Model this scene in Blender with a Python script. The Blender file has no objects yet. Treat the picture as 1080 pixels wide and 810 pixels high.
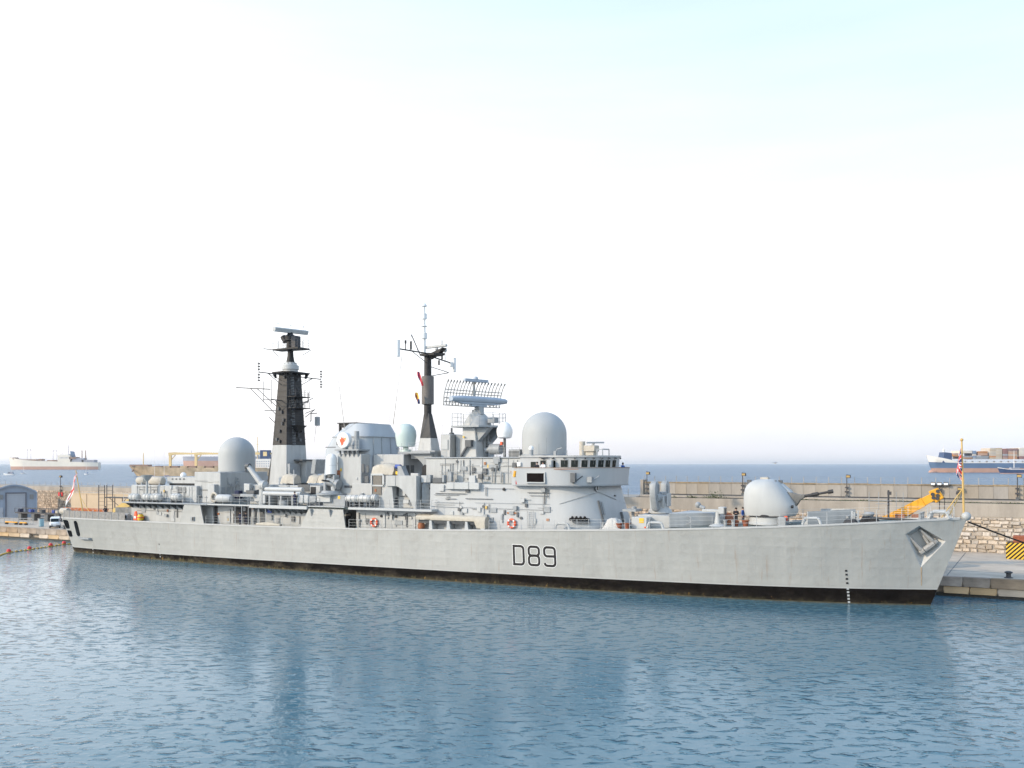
import bpy, bmesh, math, random
from mathutils import Vector, Matrix, noise
RND = random.Random(7)
sc = bpy.context.scene
COL = sc.collection
PI = math.pi

# ------------------------------------------------------------------ camera
EYE = 13.4                      # height of the eye above the water
cd = bpy.data.cameras.new('camera'); cam = bpy.data.objects.new('camera', cd); COL.objects.link(cam)
cam.location = (0, 0, EYE); cam.rotation_euler = (PI / 2, 0, 0)
cd.sensor_width = 36; cd.lens = 36 * 1000 / 1080; cd.shift_y = 84 / 1080
cd.clip_start = 0.5; cd.clip_end = 90000
sc.camera = cam

# ------------------------------------------------------------------ light
SUN_EL = math.radians(23)
sd = Vector((-0.93, -0.36, 0)).normalized() * math.cos(SUN_EL); sd.z = math.sin(SUN_EL)
sl = bpy.data.lights.new('sun', 'SUN'); sl.energy = 3.4; sl.angle = math.radians(0.9); sl.color = (1, 0.82, 0.60)
so = bpy.data.objects.new('sun', sl); COL.objects.link(so); so.rotation_euler = sd.to_track_quat('Z', 'Y').to_euler(); so.location = (0, 0, 200)
w = bpy.data.worlds.new('World'); sc.world = w; w.use_nodes = True
nt = w.node_tree; nt.nodes.clear()
def WN(t, **k):
    n = nt.nodes.new(t)
    for a, b in k.items(): setattr(n, a, b)
    return n
out = WN('ShaderNodeOutputWorld'); bg = WN('ShaderNodeBackground'); bg.inputs[1].default_value = 0.1
sky = WN('ShaderNodeTexSky', sky_type='NISHITA', sun_disc=False, sun_elevation=SUN_EL, sun_rotation=math.atan2(sd.x, sd.y), air_density=1.0, dust_density=2.0, ozone_density=1.5)
tc = WN('ShaderNodeTexCoord'); sx = WN('ShaderNodeSeparateXYZ'); nt.links.new(tc.outputs['Generated'], sx.inputs[0])
# thin bright haze: white near the horizon, thinning to blue overhead
ramp = WN('ShaderNodeValToRGB'); nt.links.new(sx.outputs['Z'], ramp.inputs[0])
cr = ramp.color_ramp
cr.elements[0].position = 0.0; cr.elements[0].color = (1.13, 1.085, 1.085, 1)
cr.elements[1].position = 1.0; cr.elements[1].color = (0.30, 0.52, 0.95, 1)
for p, c in ((0.035, (1.27, 1.235, 1.235)), (0.10, (1.50, 1.50, 1.50)), (0.19, (1.46, 1.50, 1.53)), (0.28, (1.25, 1.38, 1.43)), (0.42, (0.98, 1.18, 1.25)), (0.62, (0.56, 0.84, 1.22))):
    e = cr.elements.new(p); e.color = c + (1,)
mul = WN('ShaderNodeMix', data_type='RGBA', blend_type='MULTIPLY'); mul.inputs[0].default_value = 1
mul.inputs[7].default_value = (10.6, 10.6, 10.6, 1); nt.links.new(ramp.outputs[0], mul.inputs[6])
# the haze glows towards the low sun
vd = WN('ShaderNodeVectorMath', operation='DOT_PRODUCT'); vd.inputs[1].default_value = (-0.93, -0.30, 0.20); nt.links.new(tc.outputs['Generated'], vd.inputs[0])
g1 = WN('ShaderNodeMapRange'); g1.inputs[1].default_value = -1; g1.inputs[2].default_value = 1; nt.links.new(vd.outputs['Value'], g1.inputs[0])
g2 = WN('ShaderNodeMath', operation='POWER'); g2.inputs[1].default_value = 3.0; nt.links.new(g1.outputs[0], g2.inputs[0])
g3 = WN('ShaderNodeMath', operation='MULTIPLY_ADD'); g3.inputs[1].default_value = 1.5; g3.inputs[2].default_value = 0.90; nt.links.new(g2.outputs[0], g3.inputs[0])
g4 = WN('ShaderNodeVectorMath', operation='SCALE'); nt.links.new(mul.outputs[2], g4.inputs[0]); nt.links.new(g3.outputs[0], g4.inputs['Scale'])
mix = WN('ShaderNodeMix', data_type='RGBA'); mix.inputs[0].default_value = 0.82
nt.links.new(sky.outputs[0], mix.inputs[6]); k1 = WN('ShaderNodeMapRange'); k1.inputs[1].default_value = 1; k1.inputs[2].default_value = -1; nt.links.new(vd.outputs['Value'], k1.inputs[0])   # bluer away from the sun
k2 = WN('ShaderNodeMath', operation='POWER'); k2.inputs[1].default_value = 4.0; nt.links.new(k1.outputs[0], k2.inputs[0])
tm = WN('ShaderNodeMix', data_type='RGBA'); tm.inputs[6].default_value = (1, 1, 1, 1); tm.inputs[7].default_value = (0.90, 1.03, 1.22, 1); nt.links.new(k2.outputs[0], tm.inputs[0])
tmul = WN('ShaderNodeMix', data_type='RGBA', blend_type='MULTIPLY'); tmul.inputs[0].default_value = 1; nt.links.new(g4.outputs[0], tmul.inputs[6]); nt.links.new(tm.outputs[2], tmul.inputs[7])
cm_ = WN('ShaderNodeMapping'); cm_.inputs['Scale'].default_value = (2.2, 2.2, 16); nt.links.new(tc.outputs['Generated'], cm_.inputs[0])      # faint streaky unevenness of the haze
cn = WN('ShaderNodeTexNoise'); cn.inputs['Scale'].default_value = 1.6; cn.inputs['Detail'].default_value = 5; cn.inputs['Roughness'].default_value = 0.55; nt.links.new(cm_.outputs[0], cn.inputs[0])
cq = WN('ShaderNodeMapRange'); cq.inputs[1].default_value = 0.3; cq.inputs[2].default_value = 0.7; cq.inputs[3].default_value = 0.955; cq.inputs[4].default_value = 1.035; nt.links.new(cn.outputs[0], cq.inputs[0])
cs_ = WN('ShaderNodeVectorMath', operation='SCALE'); nt.links.new(tmul.outputs[2], cs_.inputs[0]); nt.links.new(cq.outputs[0], cs_.inputs['Scale'])
nt.links.new(cs_.outputs[0], mix.inputs[7])
nt.links.new(mix.outputs[2], bg.inputs[0]); nt.links.new(bg.outputs[0], out.inputs[0])
sc.view_settings.view_transform = 'Standard'; sc.view_settings.look = 'None'
sc.view_settings.exposure = 0.0; sc.view_settings.gamma = 1.0; sc.view_settings.use_curve_mapping = False

# ------------------------------------------------------------------ frames
FX, FY = 0.874157, -0.485643    # heading of the berth (stern to bow)
DIST, S0 = 97.5707, -128.2365   # ship's centre line: distance from the eye, station of the stern
HEAD = math.atan2(FY, FX)
def SH(s, t, z):                # berth frame (station, metres to starboard, height) -> world
    a = s + S0; p = DIST - t
    return Vector((a * FX - p * FY, a * FY + p * FX, z))
def at(x, y, t):                # sight line through photo point (x, y) meets the vertical plane at offset t
    u = x - 540; v = y - 489
    lam = (DIST - t) / (-FY * u / 1000 + FX)
    return lam * (u / 1000 * FX + FY) - S0, EYE - lam * v / 1000

# ------------------------------------------------------------------ materials
def mat(name, col, rough=0.6, var=0.12, scale=1.2, metal=0.0, bump=0.0, bscale=6, streak=False, rust=0.0, rnd=0.0, spec=0.4):
    m = bpy.data.materials.new(name); m.use_nodes = True; n = m.node_tree.nodes; L = m.node_tree.links
    b = n['Principled BSDF']; b.inputs['Roughness'].default_value = rough; b.inputs['Metallic'].default_value = metal
    b.inputs['Specular IOR Level'].default_value = spec
    t = n.new('ShaderNodeTexCoord'); mp = n.new('ShaderNodeMapping'); L.new(t.outputs['Object'], mp.inputs[0])
    if streak: mp.inputs['Scale'].default_value = (1, 1, 0.22)
    nz = n.new('ShaderNodeTexNoise'); nz.inputs['Scale'].default_value = scale; nz.inputs['Detail'].default_value = 6; nz.inputs['Roughness'].default_value = 0.65
    L.new(mp.outputs[0], nz.inputs[0])
    rm = n.new('ShaderNodeMapRange'); rm.inputs[1].default_value = 0.3; rm.inputs[2].default_value = 0.7
    rm.inputs[3].default_value = 1 - var; rm.inputs[4].default_value = 1 + var; L.new(nz.outputs[0], rm.inputs[0])
    hsv = n.new('ShaderNodeHueSaturation'); hsv.inputs['Color'].default_value = tuple(col) + (1,); L.new(rm.outputs[0], hsv.inputs['Value'])
    last = hsv.outputs[0]
    if rnd:
        oi = n.new('ShaderNodeObjectInfo'); r2 = n.new('ShaderNodeMapRange'); r2.inputs[3].default_value = 1 - rnd; r2.inputs[4].default_value = 1 + rnd
        L.new(oi.outputs['Random'], r2.inputs[0]); h2 = n.new('ShaderNodeHueSaturation'); L.new(last, h2.inputs['Color']); L.new(r2.outputs[0], h2.inputs['Value'])
        r3 = n.new('ShaderNodeMapRange'); r3.inputs[3].default_value = 0.7; r3.inputs[4].default_value = 1.3
        ml = n.new('ShaderNodeMath'); ml.operation = 'MULTIPLY_ADD'; ml.inputs[1].default_value = 7.31; ml.inputs[2].default_value = 0.2
        fr = n.new('ShaderNodeMath'); fr.operation = 'FRACT'; L.new(oi.outputs['Random'], ml.inputs[0]); L.new(ml.outputs[0], fr.inputs[0]); L.new(fr.outputs[0], r3.inputs[0]); L.new(r3.outputs[0], h2.inputs['Saturation'])
        last = h2.outputs[0]
    if rust:
        m2 = n.new('ShaderNodeMapping'); m2.inputs['Scale'].default_value = (1.6, 1.6, 0.16); L.new(t.outputs['Object'], m2.inputs[0])
        n2 = n.new('ShaderNodeTexNoise'); n2.inputs['Scale'].default_value = 1.0; n2.inputs['Detail'].default_value = 8; n2.inputs['Roughness'].default_value = 0.7; L.new(m2.outputs[0], n2.inputs[0])
        r4 = n.new('ShaderNodeMapRange'); r4.inputs[1].default_value = 0.62; r4.inputs[2].default_value = 0.78; r4.inputs[4].default_value = rust; L.new(n2.outputs[0], r4.inputs[0])
        mx = n.new('ShaderNodeMix'); mx.data_type = 'RGBA'; L.new(r4.outputs[0], mx.inputs[0]); L.new(last, mx.inputs[6]); mx.inputs[7].default_value = (0.22, 0.12, 0.05, 1)
        last = mx.outputs[2]
    L.new(last, b.inputs['Base Color'])
    if bump:
        nb = n.new('ShaderNodeTexNoise'); nb.inputs['Scale'].default_value = bscale; nb.inputs['Detail'].default_value = 4; L.new(t.outputs['Object'], nb.inputs[0])
        bp = n.new('ShaderNodeBump'); bp.inputs['Strength'].default_value = bump; bp.inputs['Distance'].default_value = 0.1; L.new(nb.outputs[0], bp.inputs['Height']); L.new(bp.outputs[0], b.inputs['Normal'])
    return m
M = {}
def hull_mat():
    m = mat('hull_grey', (0.36, 0.36, 0.343), 0.48, 0.06, 0.5, streak=True)
    n = m.node_tree.nodes; L = m.node_tree.links; b = n['Principled BSDF']; last = b.inputs['Base Color'].links[0].from_socket
    t = n.new('ShaderNodeTexCoord'); sp = n.new('ShaderNodeSeparateXYZ'); L.new(t.outputs['Object'], sp.inputs[0])
    cb = n.new('ShaderNodeCombineXYZ'); L.new(sp.outputs['X'], cb.inputs[0]); L.new(sp.outputs['Z'], cb.inputs[1])
    br = n.new('ShaderNodeTexBrick'); br.inputs['Scale'].default_value = 1.0; br.inputs['Brick Width'].default_value = 4.6; br.inputs['Row Height'].default_value = 1.35; br.inputs['Mortar Size'].default_value = 0.018
    br.inputs['Color1'].default_value = (0.955, 0.96, 0.965, 1); br.inputs['Color2'].default_value = (1.03, 1.03, 1.025, 1); br.inputs['Mortar'].default_value = (0.93, 0.93, 0.93, 1); L.new(cb.outputs[0], br.inputs[0])
    mu = n.new('ShaderNodeMix'); mu.data_type = 'RGBA'; mu.blend_type = 'MULTIPLY'; mu.inputs[0].default_value = 0.55; L.new(last, mu.inputs[6]); L.new(br.outputs[0], mu.inputs[7]); last = mu.outputs[2]
    def streaks(sx, sz, lo, hi, amount, col, seed):
        nonlocal last
        mp = n.new('ShaderNodeMapping'); mp.inputs['Scale'].default_value = (sx, 1, sz); mp.inputs['Location'].default_value = (seed, seed, 0); L.new(t.outputs['Object'], mp.inputs[0])
        q = n.new('ShaderNodeTexNoise'); q.inputs['Scale'].default_value = 1.0; q.inputs['Detail'].default_value = 7; q.inputs['Roughness'].default_value = 0.68; L.new(mp.outputs[0], q.inputs[0])
        r = n.new('ShaderNodeMapRange'); r.inputs[1].default_value = lo; r.inputs[2].default_value = hi; r.inputs[4].default_value = amount; L.new(q.outputs[0], r.inputs[0])
        x = n.new('ShaderNodeMix'); x.data_type = 'RGBA'; L.new(r.outputs[0], x.inputs[0]); L.new(last, x.inputs[6]); x.inputs[7].default_value = col; last = x.outputs[2]
    streaks(2.6, 0.16, 0.59, 0.76, 0.55, (0.27, 0.17, 0.09, 1), 3)      # rust runs
    streaks(0.5, 0.5, 0.54, 0.72, 0.42, (0.24, 0.23, 0.21, 1), 11)      # scuffs
    streaks(1.1, 0.22, 0.55, 0.8, 0.30, (0.52, 0.52, 0.50, 1), 23)      # salt
    L.new(last, b.inputs['Base Color'])
    # shell plating dished between frames and stringers
    def wv(sock, per):
        a = n.new('ShaderNodeMath'); a.operation = 'MULTIPLY'; a.inputs[1].default_value = PI / per; L.new(sock, a.inputs[0])
        s_ = n.new('ShaderNodeMath'); s_.operation = 'SINE'; L.new(a.outputs[0], s_.inputs[0]); c_ = n.new('ShaderNodeMath'); c_.operation = 'ABSOLUTE'; L.new(s_.outputs[0], c_.inputs[0]); return c_.outputs[0]
    pr = n.new('ShaderNodeMath'); pr.operation = 'MULTIPLY'; L.new(wv(sp.outputs['X'], 1.15), pr.inputs[0]); L.new(wv(sp.outputs['Z'], 0.9), pr.inputs[1])
    nz = n.new('ShaderNodeTexNoise'); nz.inputs['Scale'].default_value = 0.75; nz.inputs['Detail'].default_value = 6; L.new(t.outputs['Object'], nz.inputs[0])
    am = n.new('ShaderNodeMath'); am.operation = 'MULTIPLY'; L.new(pr.outputs[0], am.inputs[0]); L.new(nz.outputs[0], am.inputs[1])
    ad = n.new('ShaderNodeMath'); ad.operation = 'MULTIPLY_ADD'; ad.inputs[1].default_value = -0.32; L.new(am.outputs[0], ad.inputs[0]); L.new(nz.outputs[0], ad.inputs[2])
    bp = n.new('ShaderNodeBump'); bp.inputs['Strength'].default_value = 0.6; bp.inputs['Distance'].default_value = 0.12; L.new(ad.outputs[0], bp.inputs['Height']); L.new(bp.outputs[0], b.inputs['Normal'])
    return m
M['hull'] = hull_mat()
M['grey'] = mat('ship_grey', (0.395, 0.40, 0.395), 0.5, 0.11, 1.2, streak=True, rust=0.30, bump=0.1, bscale=2.2)
M['grey2'] = mat('fitting_grey', (0.28, 0.295, 0.305), 0.5, 0.14, 2.5)
M['pale'] = mat('pale_paint', (0.43, 0.44, 0.44), 0.5, 0.06, 1.0)
M['dome'] = mat('radome_grey', (0.375, 0.385, 0.383), 0.6, 0.05, 0.7, streak=True)
M['green'] = mat('pale_green_dome', (0.50, 0.58, 0.55), 0.5, 0.03, 1)
M['white'] = mat('white_paint', (0.76, 0.76, 0.75), 0.4, 0.04, 2)
def boot_mat():
    m = mat('boot_topping', (0.008, 0.0065, 0.006), 0.8, 0.5, 0.9, bump=0.2, spec=0.05); n = m.node_tree.nodes; L = m.node_tree.links; b = n['Principled BSDF']; last = b.inputs['Base Color'].links[0].from_socket
    t = n.new('ShaderNodeTexCoord'); sp = n.new('ShaderNodeSeparateXYZ'); L.new(t.outputs['Object'], sp.inputs[0])
    for sc_, lo, hi, zt, col, amt in (((.5, .5, 1.2), .42, .66, 1.0, (.075, .062, .045, 1), .85), ((1.3, 1, .6), .50, .66, .62, (.13, .115, .06, 1), .8), ((2.2, 1, 1.4), .66, .72, 1.1, (.42, .24, .06, 1), .75)):
        mp = n.new('ShaderNodeMapping'); mp.inputs['Scale'].default_value = sc_; L.new(t.outputs['Object'], mp.inputs[0])
        q = n.new('ShaderNodeTexNoise'); q.inputs['Scale'].default_value = 1.0; q.inputs['Detail'].default_value = 7; q.inputs['Roughness'].default_value = .7; L.new(mp.outputs[0], q.inputs[0])
        zz = n.new('ShaderNodeMapRange'); zz.inputs[1].default_value = zt; zz.inputs[2].default_value = 0.0; zz.inputs[3].default_value = -.12; zz.inputs[4].default_value = .12; L.new(sp.outputs['Z'], zz.inputs[0])
        a = n.new('ShaderNodeMath'); a.operation = 'ADD'; L.new(q.outputs[0], a.inputs[0]); L.new(zz.outputs[0], a.inputs[1])
        xx = n.new('ShaderNodeMapRange'); xx.inputs[1].default_value = 95; xx.inputs[2].default_value = 40; xx.inputs[3].default_value = .25; xx.inputs[4].default_value = 1; L.new(sp.outputs['X'], xx.inputs[0])
        r = n.new('ShaderNodeMapRange'); r.inputs[1].default_value = lo; r.inputs[2].default_value = hi; r.inputs[4].default_value = amt; L.new(a.outputs[0], r.inputs[0])
        f = n.new('ShaderNodeMath'); f.operation = 'MULTIPLY'; L.new(r.outputs[0], f.inputs[0]); L.new(xx.outputs[0], f.inputs[1])
        x = n.new('ShaderNodeMix'); x.data_type = 'RGBA'; L.new(f.outputs[0], x.inputs[0]); L.new(last, x.inputs[6]); x.inputs[7].default_value = col; last = x.outputs[2]
    L.new(last, b.inputs['Base Color']); return m
M['boot'] = boot_mat()
M['scum'] = mat('waterline_scum', (0.06, 0.055, 0.035), 0.7, 0.6, 2.0, rust=0.8)
M['mast'] = mat('sooty_black', (0.012, 0.012, 0.0135), 0.6, 0.35, 1.2)
M['soot'] = mat('sooty_brown', (0.052, 0.05, 0.05), 0.65, 0.25, 1.0)
M['sleeve'] = mat('sleeve_brown', (0.145, 0.13, 0.12), 0.6, 0.1, 1.0)
M['dark'] = mat('dark_opening', (0.02, 0.02, 0.022), 0.7, 0.3, 2)
M['shade'] = mat('dark_grey', (0.10, 0.105, 0.11), 0.6, 0.2, 2)
M['deck'] = mat('deck_green_grey', (0.11, 0.13, 0.12), 0.8, 0.15, 1.5)
M['glass'] = mat('window_glass', (0.010, 0.016, 0.014), 0.12, 0.2, 1, spec=0.25)
M['canvas'] = mat('beige_canvas', (0.46, 0.42, 0.35), 0.9, 0.12, 2.5, bump=0.5, bscale=3)
M['canvas2'] = mat('cream_canvas', (0.46, 0.42, 0.355), 0.9, 0.1, 2.5, bump=0.4, bscale=3)
M['orange'] = mat('orange_ring', (0.75, 0.10, 0.03), 0.5, 0.1, 3)
M['red'] = mat('red_paint', (0.60, 0.04, 0.04), 0.5, 0.1, 3)
M['yellow'] = mat('yellow_paint', (0.70, 0.33, 0.02), 0.5, 0.18, 1.2, rust=0.7)
M['ylw'] = mat('bright_yellow', (0.72, 0.45, 0.04), 0.5, 0.05, 3)
M['brown'] = mat('rust_brown', (0.30, 0.11, 0.05), 0.8, 0.3, 2)
M['terra'] = mat('terracotta', (0.26, 0.08, 0.04), 0.7, 0.2, 3)
M['gunmetal'] = mat('gun_metal', (0.035, 0.034, 0.035), 0.6, 0.15, 3)
M['blue'] = mat('blue_paint', (0.03, 0.07, 0.30), 0.5, 0.1, 3)
M['navy'] = mat('navy_paint', (0.03, 0.06, 0.14), 0.5, 0.15, 0.1)
M['black'] = mat('black_rope', (0.015, 0.013, 0.012), 0.8, 0.3, 4)
M['wood'] = mat('varnished_wood', (0.55, 0.36, 0.12), 0.45, 0.12, 3)
M['concrete'] = mat('pale_concrete', (0.33, 0.292, 0.25), 0.9, 0.2, 0.5, streak=True, bump=0.3, bscale=3)
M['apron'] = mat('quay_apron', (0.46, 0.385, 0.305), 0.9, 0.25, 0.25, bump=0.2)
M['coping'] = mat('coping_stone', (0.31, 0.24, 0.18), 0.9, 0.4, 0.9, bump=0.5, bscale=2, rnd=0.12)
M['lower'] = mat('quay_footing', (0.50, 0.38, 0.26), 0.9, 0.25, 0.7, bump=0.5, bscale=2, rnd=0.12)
M['weed'] = mat('wet_weed', (0.02, 0.018, 0.012), 0.5, 0.4, 1.0, bump=0.5)
M['mortar'] = mat('mortar', (0.40, 0.35, 0.29), 0.95, 0.15, 1.0, bump=0.4)
M['stone'] = mat('rubble_stone', (0.47, 0.395, 0.32), 0.9, 0.2, 1.2, bump=0.6, bscale=4, rnd=0.24)
M['buff'] = mat('buff_plaster', (0.48, 0.38, 0.27), 0.9, 0.08, 0.6)
M['shed'] = mat('shed_blue_grey', (0.25, 0.30, 0.38), 0.6, 0.08, 0.8, streak=True)
M['sheddoor'] = mat('shed_door', (0.34, 0.37, 0.42), 0.6, 0.06, 0.8, streak=True)
M['steel'] = mat('dark_steel', (0.05, 0.05, 0.055), 0.6, 0.3, 2)
M['post'] = mat('galvanised_post', (0.36, 0.33, 0.30), 0.6, 0.15, 3)
M['plant'] = mat('weed_green', (0.05, 0.075, 0.02), 0.8, 0.3, 3)
M['skin'] = mat('skin', (0.50, 0.30, 0.22), 0.6, 0.05, 5)
M['cl_black'] = mat('black_cloth', (0.015, 0.016, 0.022), 0.85, 0.2, 5)
M['cl_blue'] = mat('blue_cloth', (0.03, 0.10, 0.36), 0.85, 0.2, 5)
M['cl_navy'] = mat('navy_cloth', (0.02, 0.025, 0.06), 0.85, 0.2, 5)
M['cl_white'] = mat('white_cloth', (0.75, 0.75, 0.78), 0.85, 0.05, 5)
M['hair'] = mat('dark_hair', (0.02, 0.013, 0.01), 0.7, 0.2, 8)
M['tyre'] = mat('tyre_rubber', (0.02, 0.02, 0.02), 0.8, 0.2, 5)
def glow(name, col): return mat(name, col, 0.6, 0.12, 0.05)
M['f_cream'] = mat('far_cream_hull', (0.74, 0.68, 0.58), 0.6, 0.08, 0.05)
M['f_pink'] = mat('far_hazed_boot', (0.46, 0.27, 0.20), 0.7, 0.15, 0.05)  # boot red greyed and paled to put haze into the colour
M['f_rust'] = mat('far_rusty_hull', (0.46, 0.345, 0.22), 0.8, 0.45, 0.09, rust=0.9)
M['f_white'] = mat('far_white', (0.78, 0.74, 0.68), 0.6, 0.06, 0.05)
M['f_blue'] = mat('far_blue_hull', (0.10, 0.165, 0.27), 0.6, 0.12, 0.05)
M['f_grey'] = mat('far_grey', (0.30, 0.31, 0.36), 0.6, 0.1, 0.05)
M['f_crane'] = mat('far_crane_yellow', (0.74, 0.55, 0.27), 0.6, 0.1, 0.05)
M['f_deck'] = mat('far_deck_brown', (0.30, 0.20, 0.15), 0.8, 0.3, 0.1)
M['c_beige'] = mat('container_beige', (0.52, 0.43, 0.33), 0.7, 0.1, 0.1, rnd=0.10)  # container paints greyed and lightened to add to the haze
M['c_orange'] = mat('container_orange', (0.50, 0.28, 0.17), 0.7, 0.1, 0.1, rnd=0.15)
M['c_grey'] = mat('container_grey', (0.34, 0.35, 0.36), 0.7, 0.1, 0.1, rnd=0.15)
M['c_red'] = mat('container_maroon', (0.30, 0.15, 0.13), 0.7, 0.1, 0.1, rnd=0.15)
M['c_white'] = mat('container_white', (0.66, 0.58, 0.48), 0.7, 0.06, 0.1, rnd=0.08)
M['c_blue'] = mat('container_blue', (0.22, 0.27, 0.36), 0.7, 0.1, 0.1, rnd=0.15)

# ------------------------------------------------------------------ mesh helper
class B:
    def __init__(s, org=(0, 0, 0)): s.v = []; s.f = []; s.mi = []; s.o = org; s.k = 0
    def add(s, pts, faces):
        n = len(s.v); o = s.o
        s.v += [(p[0] - o[0], -(p[1] - o[1]), p[2] - o[2]) for p in pts]
        s.f += [tuple(i + n for i in q) for q in faces]; s.mi += [s.k] * len(faces)
    def hexa(s, p): s.add(p, [(0, 1, 2, 3), (4, 5, 6, 7), (0, 1, 5, 4), (1, 2, 6, 5), (2, 3, 7, 6), (3, 0, 4, 7)])
    def box(s, a, b, c, d, e, f): s.hexa([(a, c, e), (b, c, e), (b, d, e), (a, d, e), (a, c, f), (b, c, f), (b, d, f), (a, d, f)])
    def loft(s, rings, caps=True):
        n = len(rings[0]); pts = [p for r in rings for p in r]; fs = []
        for i in range(len(rings) - 1):
            for j in range(n):
                k = (j + 1) % n; fs.append((i * n + j, i * n + k, (i + 1) * n + k, (i + 1) * n + j))
        if caps: fs.append(tuple(range(n))); fs.append(tuple(range(len(pts) - n, len(pts))))
        s.add(pts, fs)
    def vprism(s, poly, z0, z1, poly2=None):
        s.loft([[(a, b, z0) for a, b in poly], [(a, b, z1) for a, b in (poly2 or poly)]])
    def sprism(s, poly, t0, t1): s.loft([[(a, t0, z) for a, z in poly], [(a, t1, z) for a, z in poly]])
    def tprism(s, poly, s0, s1): s.loft([[(s0, t, z) for t, z in poly], [(s1, t, z) for t, z in poly]])
    def cyl(s, p0, p1, r0, r1=None, n=10):
        r1 = r0 if r1 is None else r1
        p0 = Vector(p0); p1 = Vector(p1); d = (p1 - p0)
        if d.length < 1e-6: return
        d.normalize(); a = d.orthogonal().normalized(); b = d.cross(a)
        rg = lambda p, r: [tuple(p + a * (r * math.cos(2 * PI * i / n)) + b * (r * math.sin(2 * PI * i / n))) for i in range(n)]
        s.loft([rg(p0, r0), rg(p1, r1)])
    def tube(s, pts, r, n=5):
        for a, b in zip(pts, pts[1:]): s.cyl(a, b, r, r, n)
    def lathe(s, c, prof, n=28, axis='z'):
        rings = []
        for r, z in prof:
            ring = []
            for i in range(n):
                a = 2 * PI * i / n; x, y = r * math.cos(a), r * math.sin(a)
                ring.append((c[0] + x, c[1] + y, c[2] + z) if axis == 'z' else ((c[0] + z, c[1] + x, c[2] + y) if axis == 's' else (c[0] + x, c[1] + z, c[2] + y)))
            rings.append(ring)
        s.loft(rings)
    def ball(s, c, r, n=14, sq=1.0): s.lathe(c, [(max(0.01, r * math.sin(PI * i / 8)), -r * sq * math.cos(PI * i / 8)) for i in range(9)], n)
    def dome(s, c, r, h, n=30, base=None):           # cylinder with a half-ball top; h is the height of the cylinder
        pr = [(base or r, 0)] + ([(r, h * .25)] if base else []) + [(r, h)] + [(max(0.01, r * math.cos(PI / 2 * i / 9)), h + r * math.sin(PI / 2 * i / 9)) for i in range(1, 10)]
        s.lathe(c, pr, n)
    def torus(s, c, R, r, n=18, m=8, axis='t'):
        rings = []
        for i in range(n):
            a = 2 * PI * i / n
            ring = []
            for j in range(m):
                b = 2 * PI * j / m; q = R + r * math.cos(b)
                if axis == 't': ring.append((c[0] + q * math.cos(a), c[1] + r * math.sin(b), c[2] + q * math.sin(a)))
                else: ring.append((c[0] + q * math.cos(a), c[1] + q * math.sin(a), c[2] + r * math.sin(b)))
            rings.append(ring)
        rings.append(rings[0]); s.loft(rings, False)
    def grid(s, fn, nu, nv):
        pts = [fn(i / nu, j / nv) for i in range(nu + 1) for j in range(nv + 1)]
        s.add(pts, [(i * (nv + 1) + j, (i + 1) * (nv + 1) + j, (i + 1) * (nv + 1) + j + 1, i * (nv + 1) + j + 1) for i in range(nu) for j in range(nv)])
    def mesh(s, name, mats, bevel=0.0, sharp=38, seg=1):
        me = bpy.data.meshes.new(name); me.from_pydata(s.v, [], s.f)
        for m in (mats if isinstance(mats, (list, tuple)) else [mats]): me.materials.append(m)
        me.polygons.foreach_set('material_index', s.mi)
        bm = bmesh.new(); bm.from_mesh(me)
        bmesh.ops.remove_doubles(bm, verts=bm.verts, dist=1e-5)
        bmesh.ops.recalc_face_normals(bm, faces=bm.faces)
        if bevel:
            es = [e for e in bm.edges if len(e.link_faces) == 2 and e.calc_face_angle(0) > 0.6]
            bmesh.ops.bevel(bm, geom=es, offset=bevel, segments=seg, affect='EDGES', profile=0.5, clamp_overlap=True)
        lim = math.radians(sharp)
        for e in bm.edges:
            if len(e.link_faces) == 2 and e.calc_face_angle(0) > lim: e.smooth = False
        for f in bm.faces: f.smooth = True
        bm.to_mesh(me); bm.free()
        return me
    def obj(s, name, mats, parent=None, bevel=0.0, sharp=38, seg=1):
        o = bpy.data.objects.new(name, s.mesh(name, mats, bevel, sharp, seg)); COL.objects.link(o)
        if parent is not None: o.parent = parent
        return o
def tag(o, label, cat, group=None):
    o['label'] = label; o['category'] = cat
    if group: o['group'] = group
    return o
def thing(name, label, cat, loc, group=None, rz=0.0):          # Empty at a thing's base, in the berth frame
    o = bpy.data.objects.new(name, None); COL.objects.link(o); o.empty_display_size = 0.3
    o.location = SH(*loc); o.rotation_euler = (0, 0, HEAD + rz)
    return tag(o, label, cat, group)
def wthing(name, label, cat, loc, rz=0.0, group=None):         # the same in world coordinates
    o = bpy.data.objects.new(name, None); COL.objects.link(o); o.empty_display_size = 0.3
    o.location = loc; o.rotation_euler = (0, 0, rz)
    return tag(o, label, cat, group)
def single(b, name, mats, label, cat, group=None, **k):       # a one-mesh thing whose B has its own origin in the berth frame
    o = b.obj(name, mats, None, **k); o.location = SH(*b.o); o.rotation_euler = (0, 0, HEAD)
    return tag(o, label, cat, group)
def copy_tree(o, parent=None):
    c = o.copy(); COL.objects.link(c); c.parent = parent
    for ch in list(o.children): copy_tree(ch, c)
    return c
def lerp(tb, x):
    if x <= tb[0][0]: return tb[0][1]
    for (a, p), (b, q) in zip(tb, tb[1:]):
        if x <= b: return p + (q - p) * (x - a) / (b - a)
    return tb[-1][1]
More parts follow.
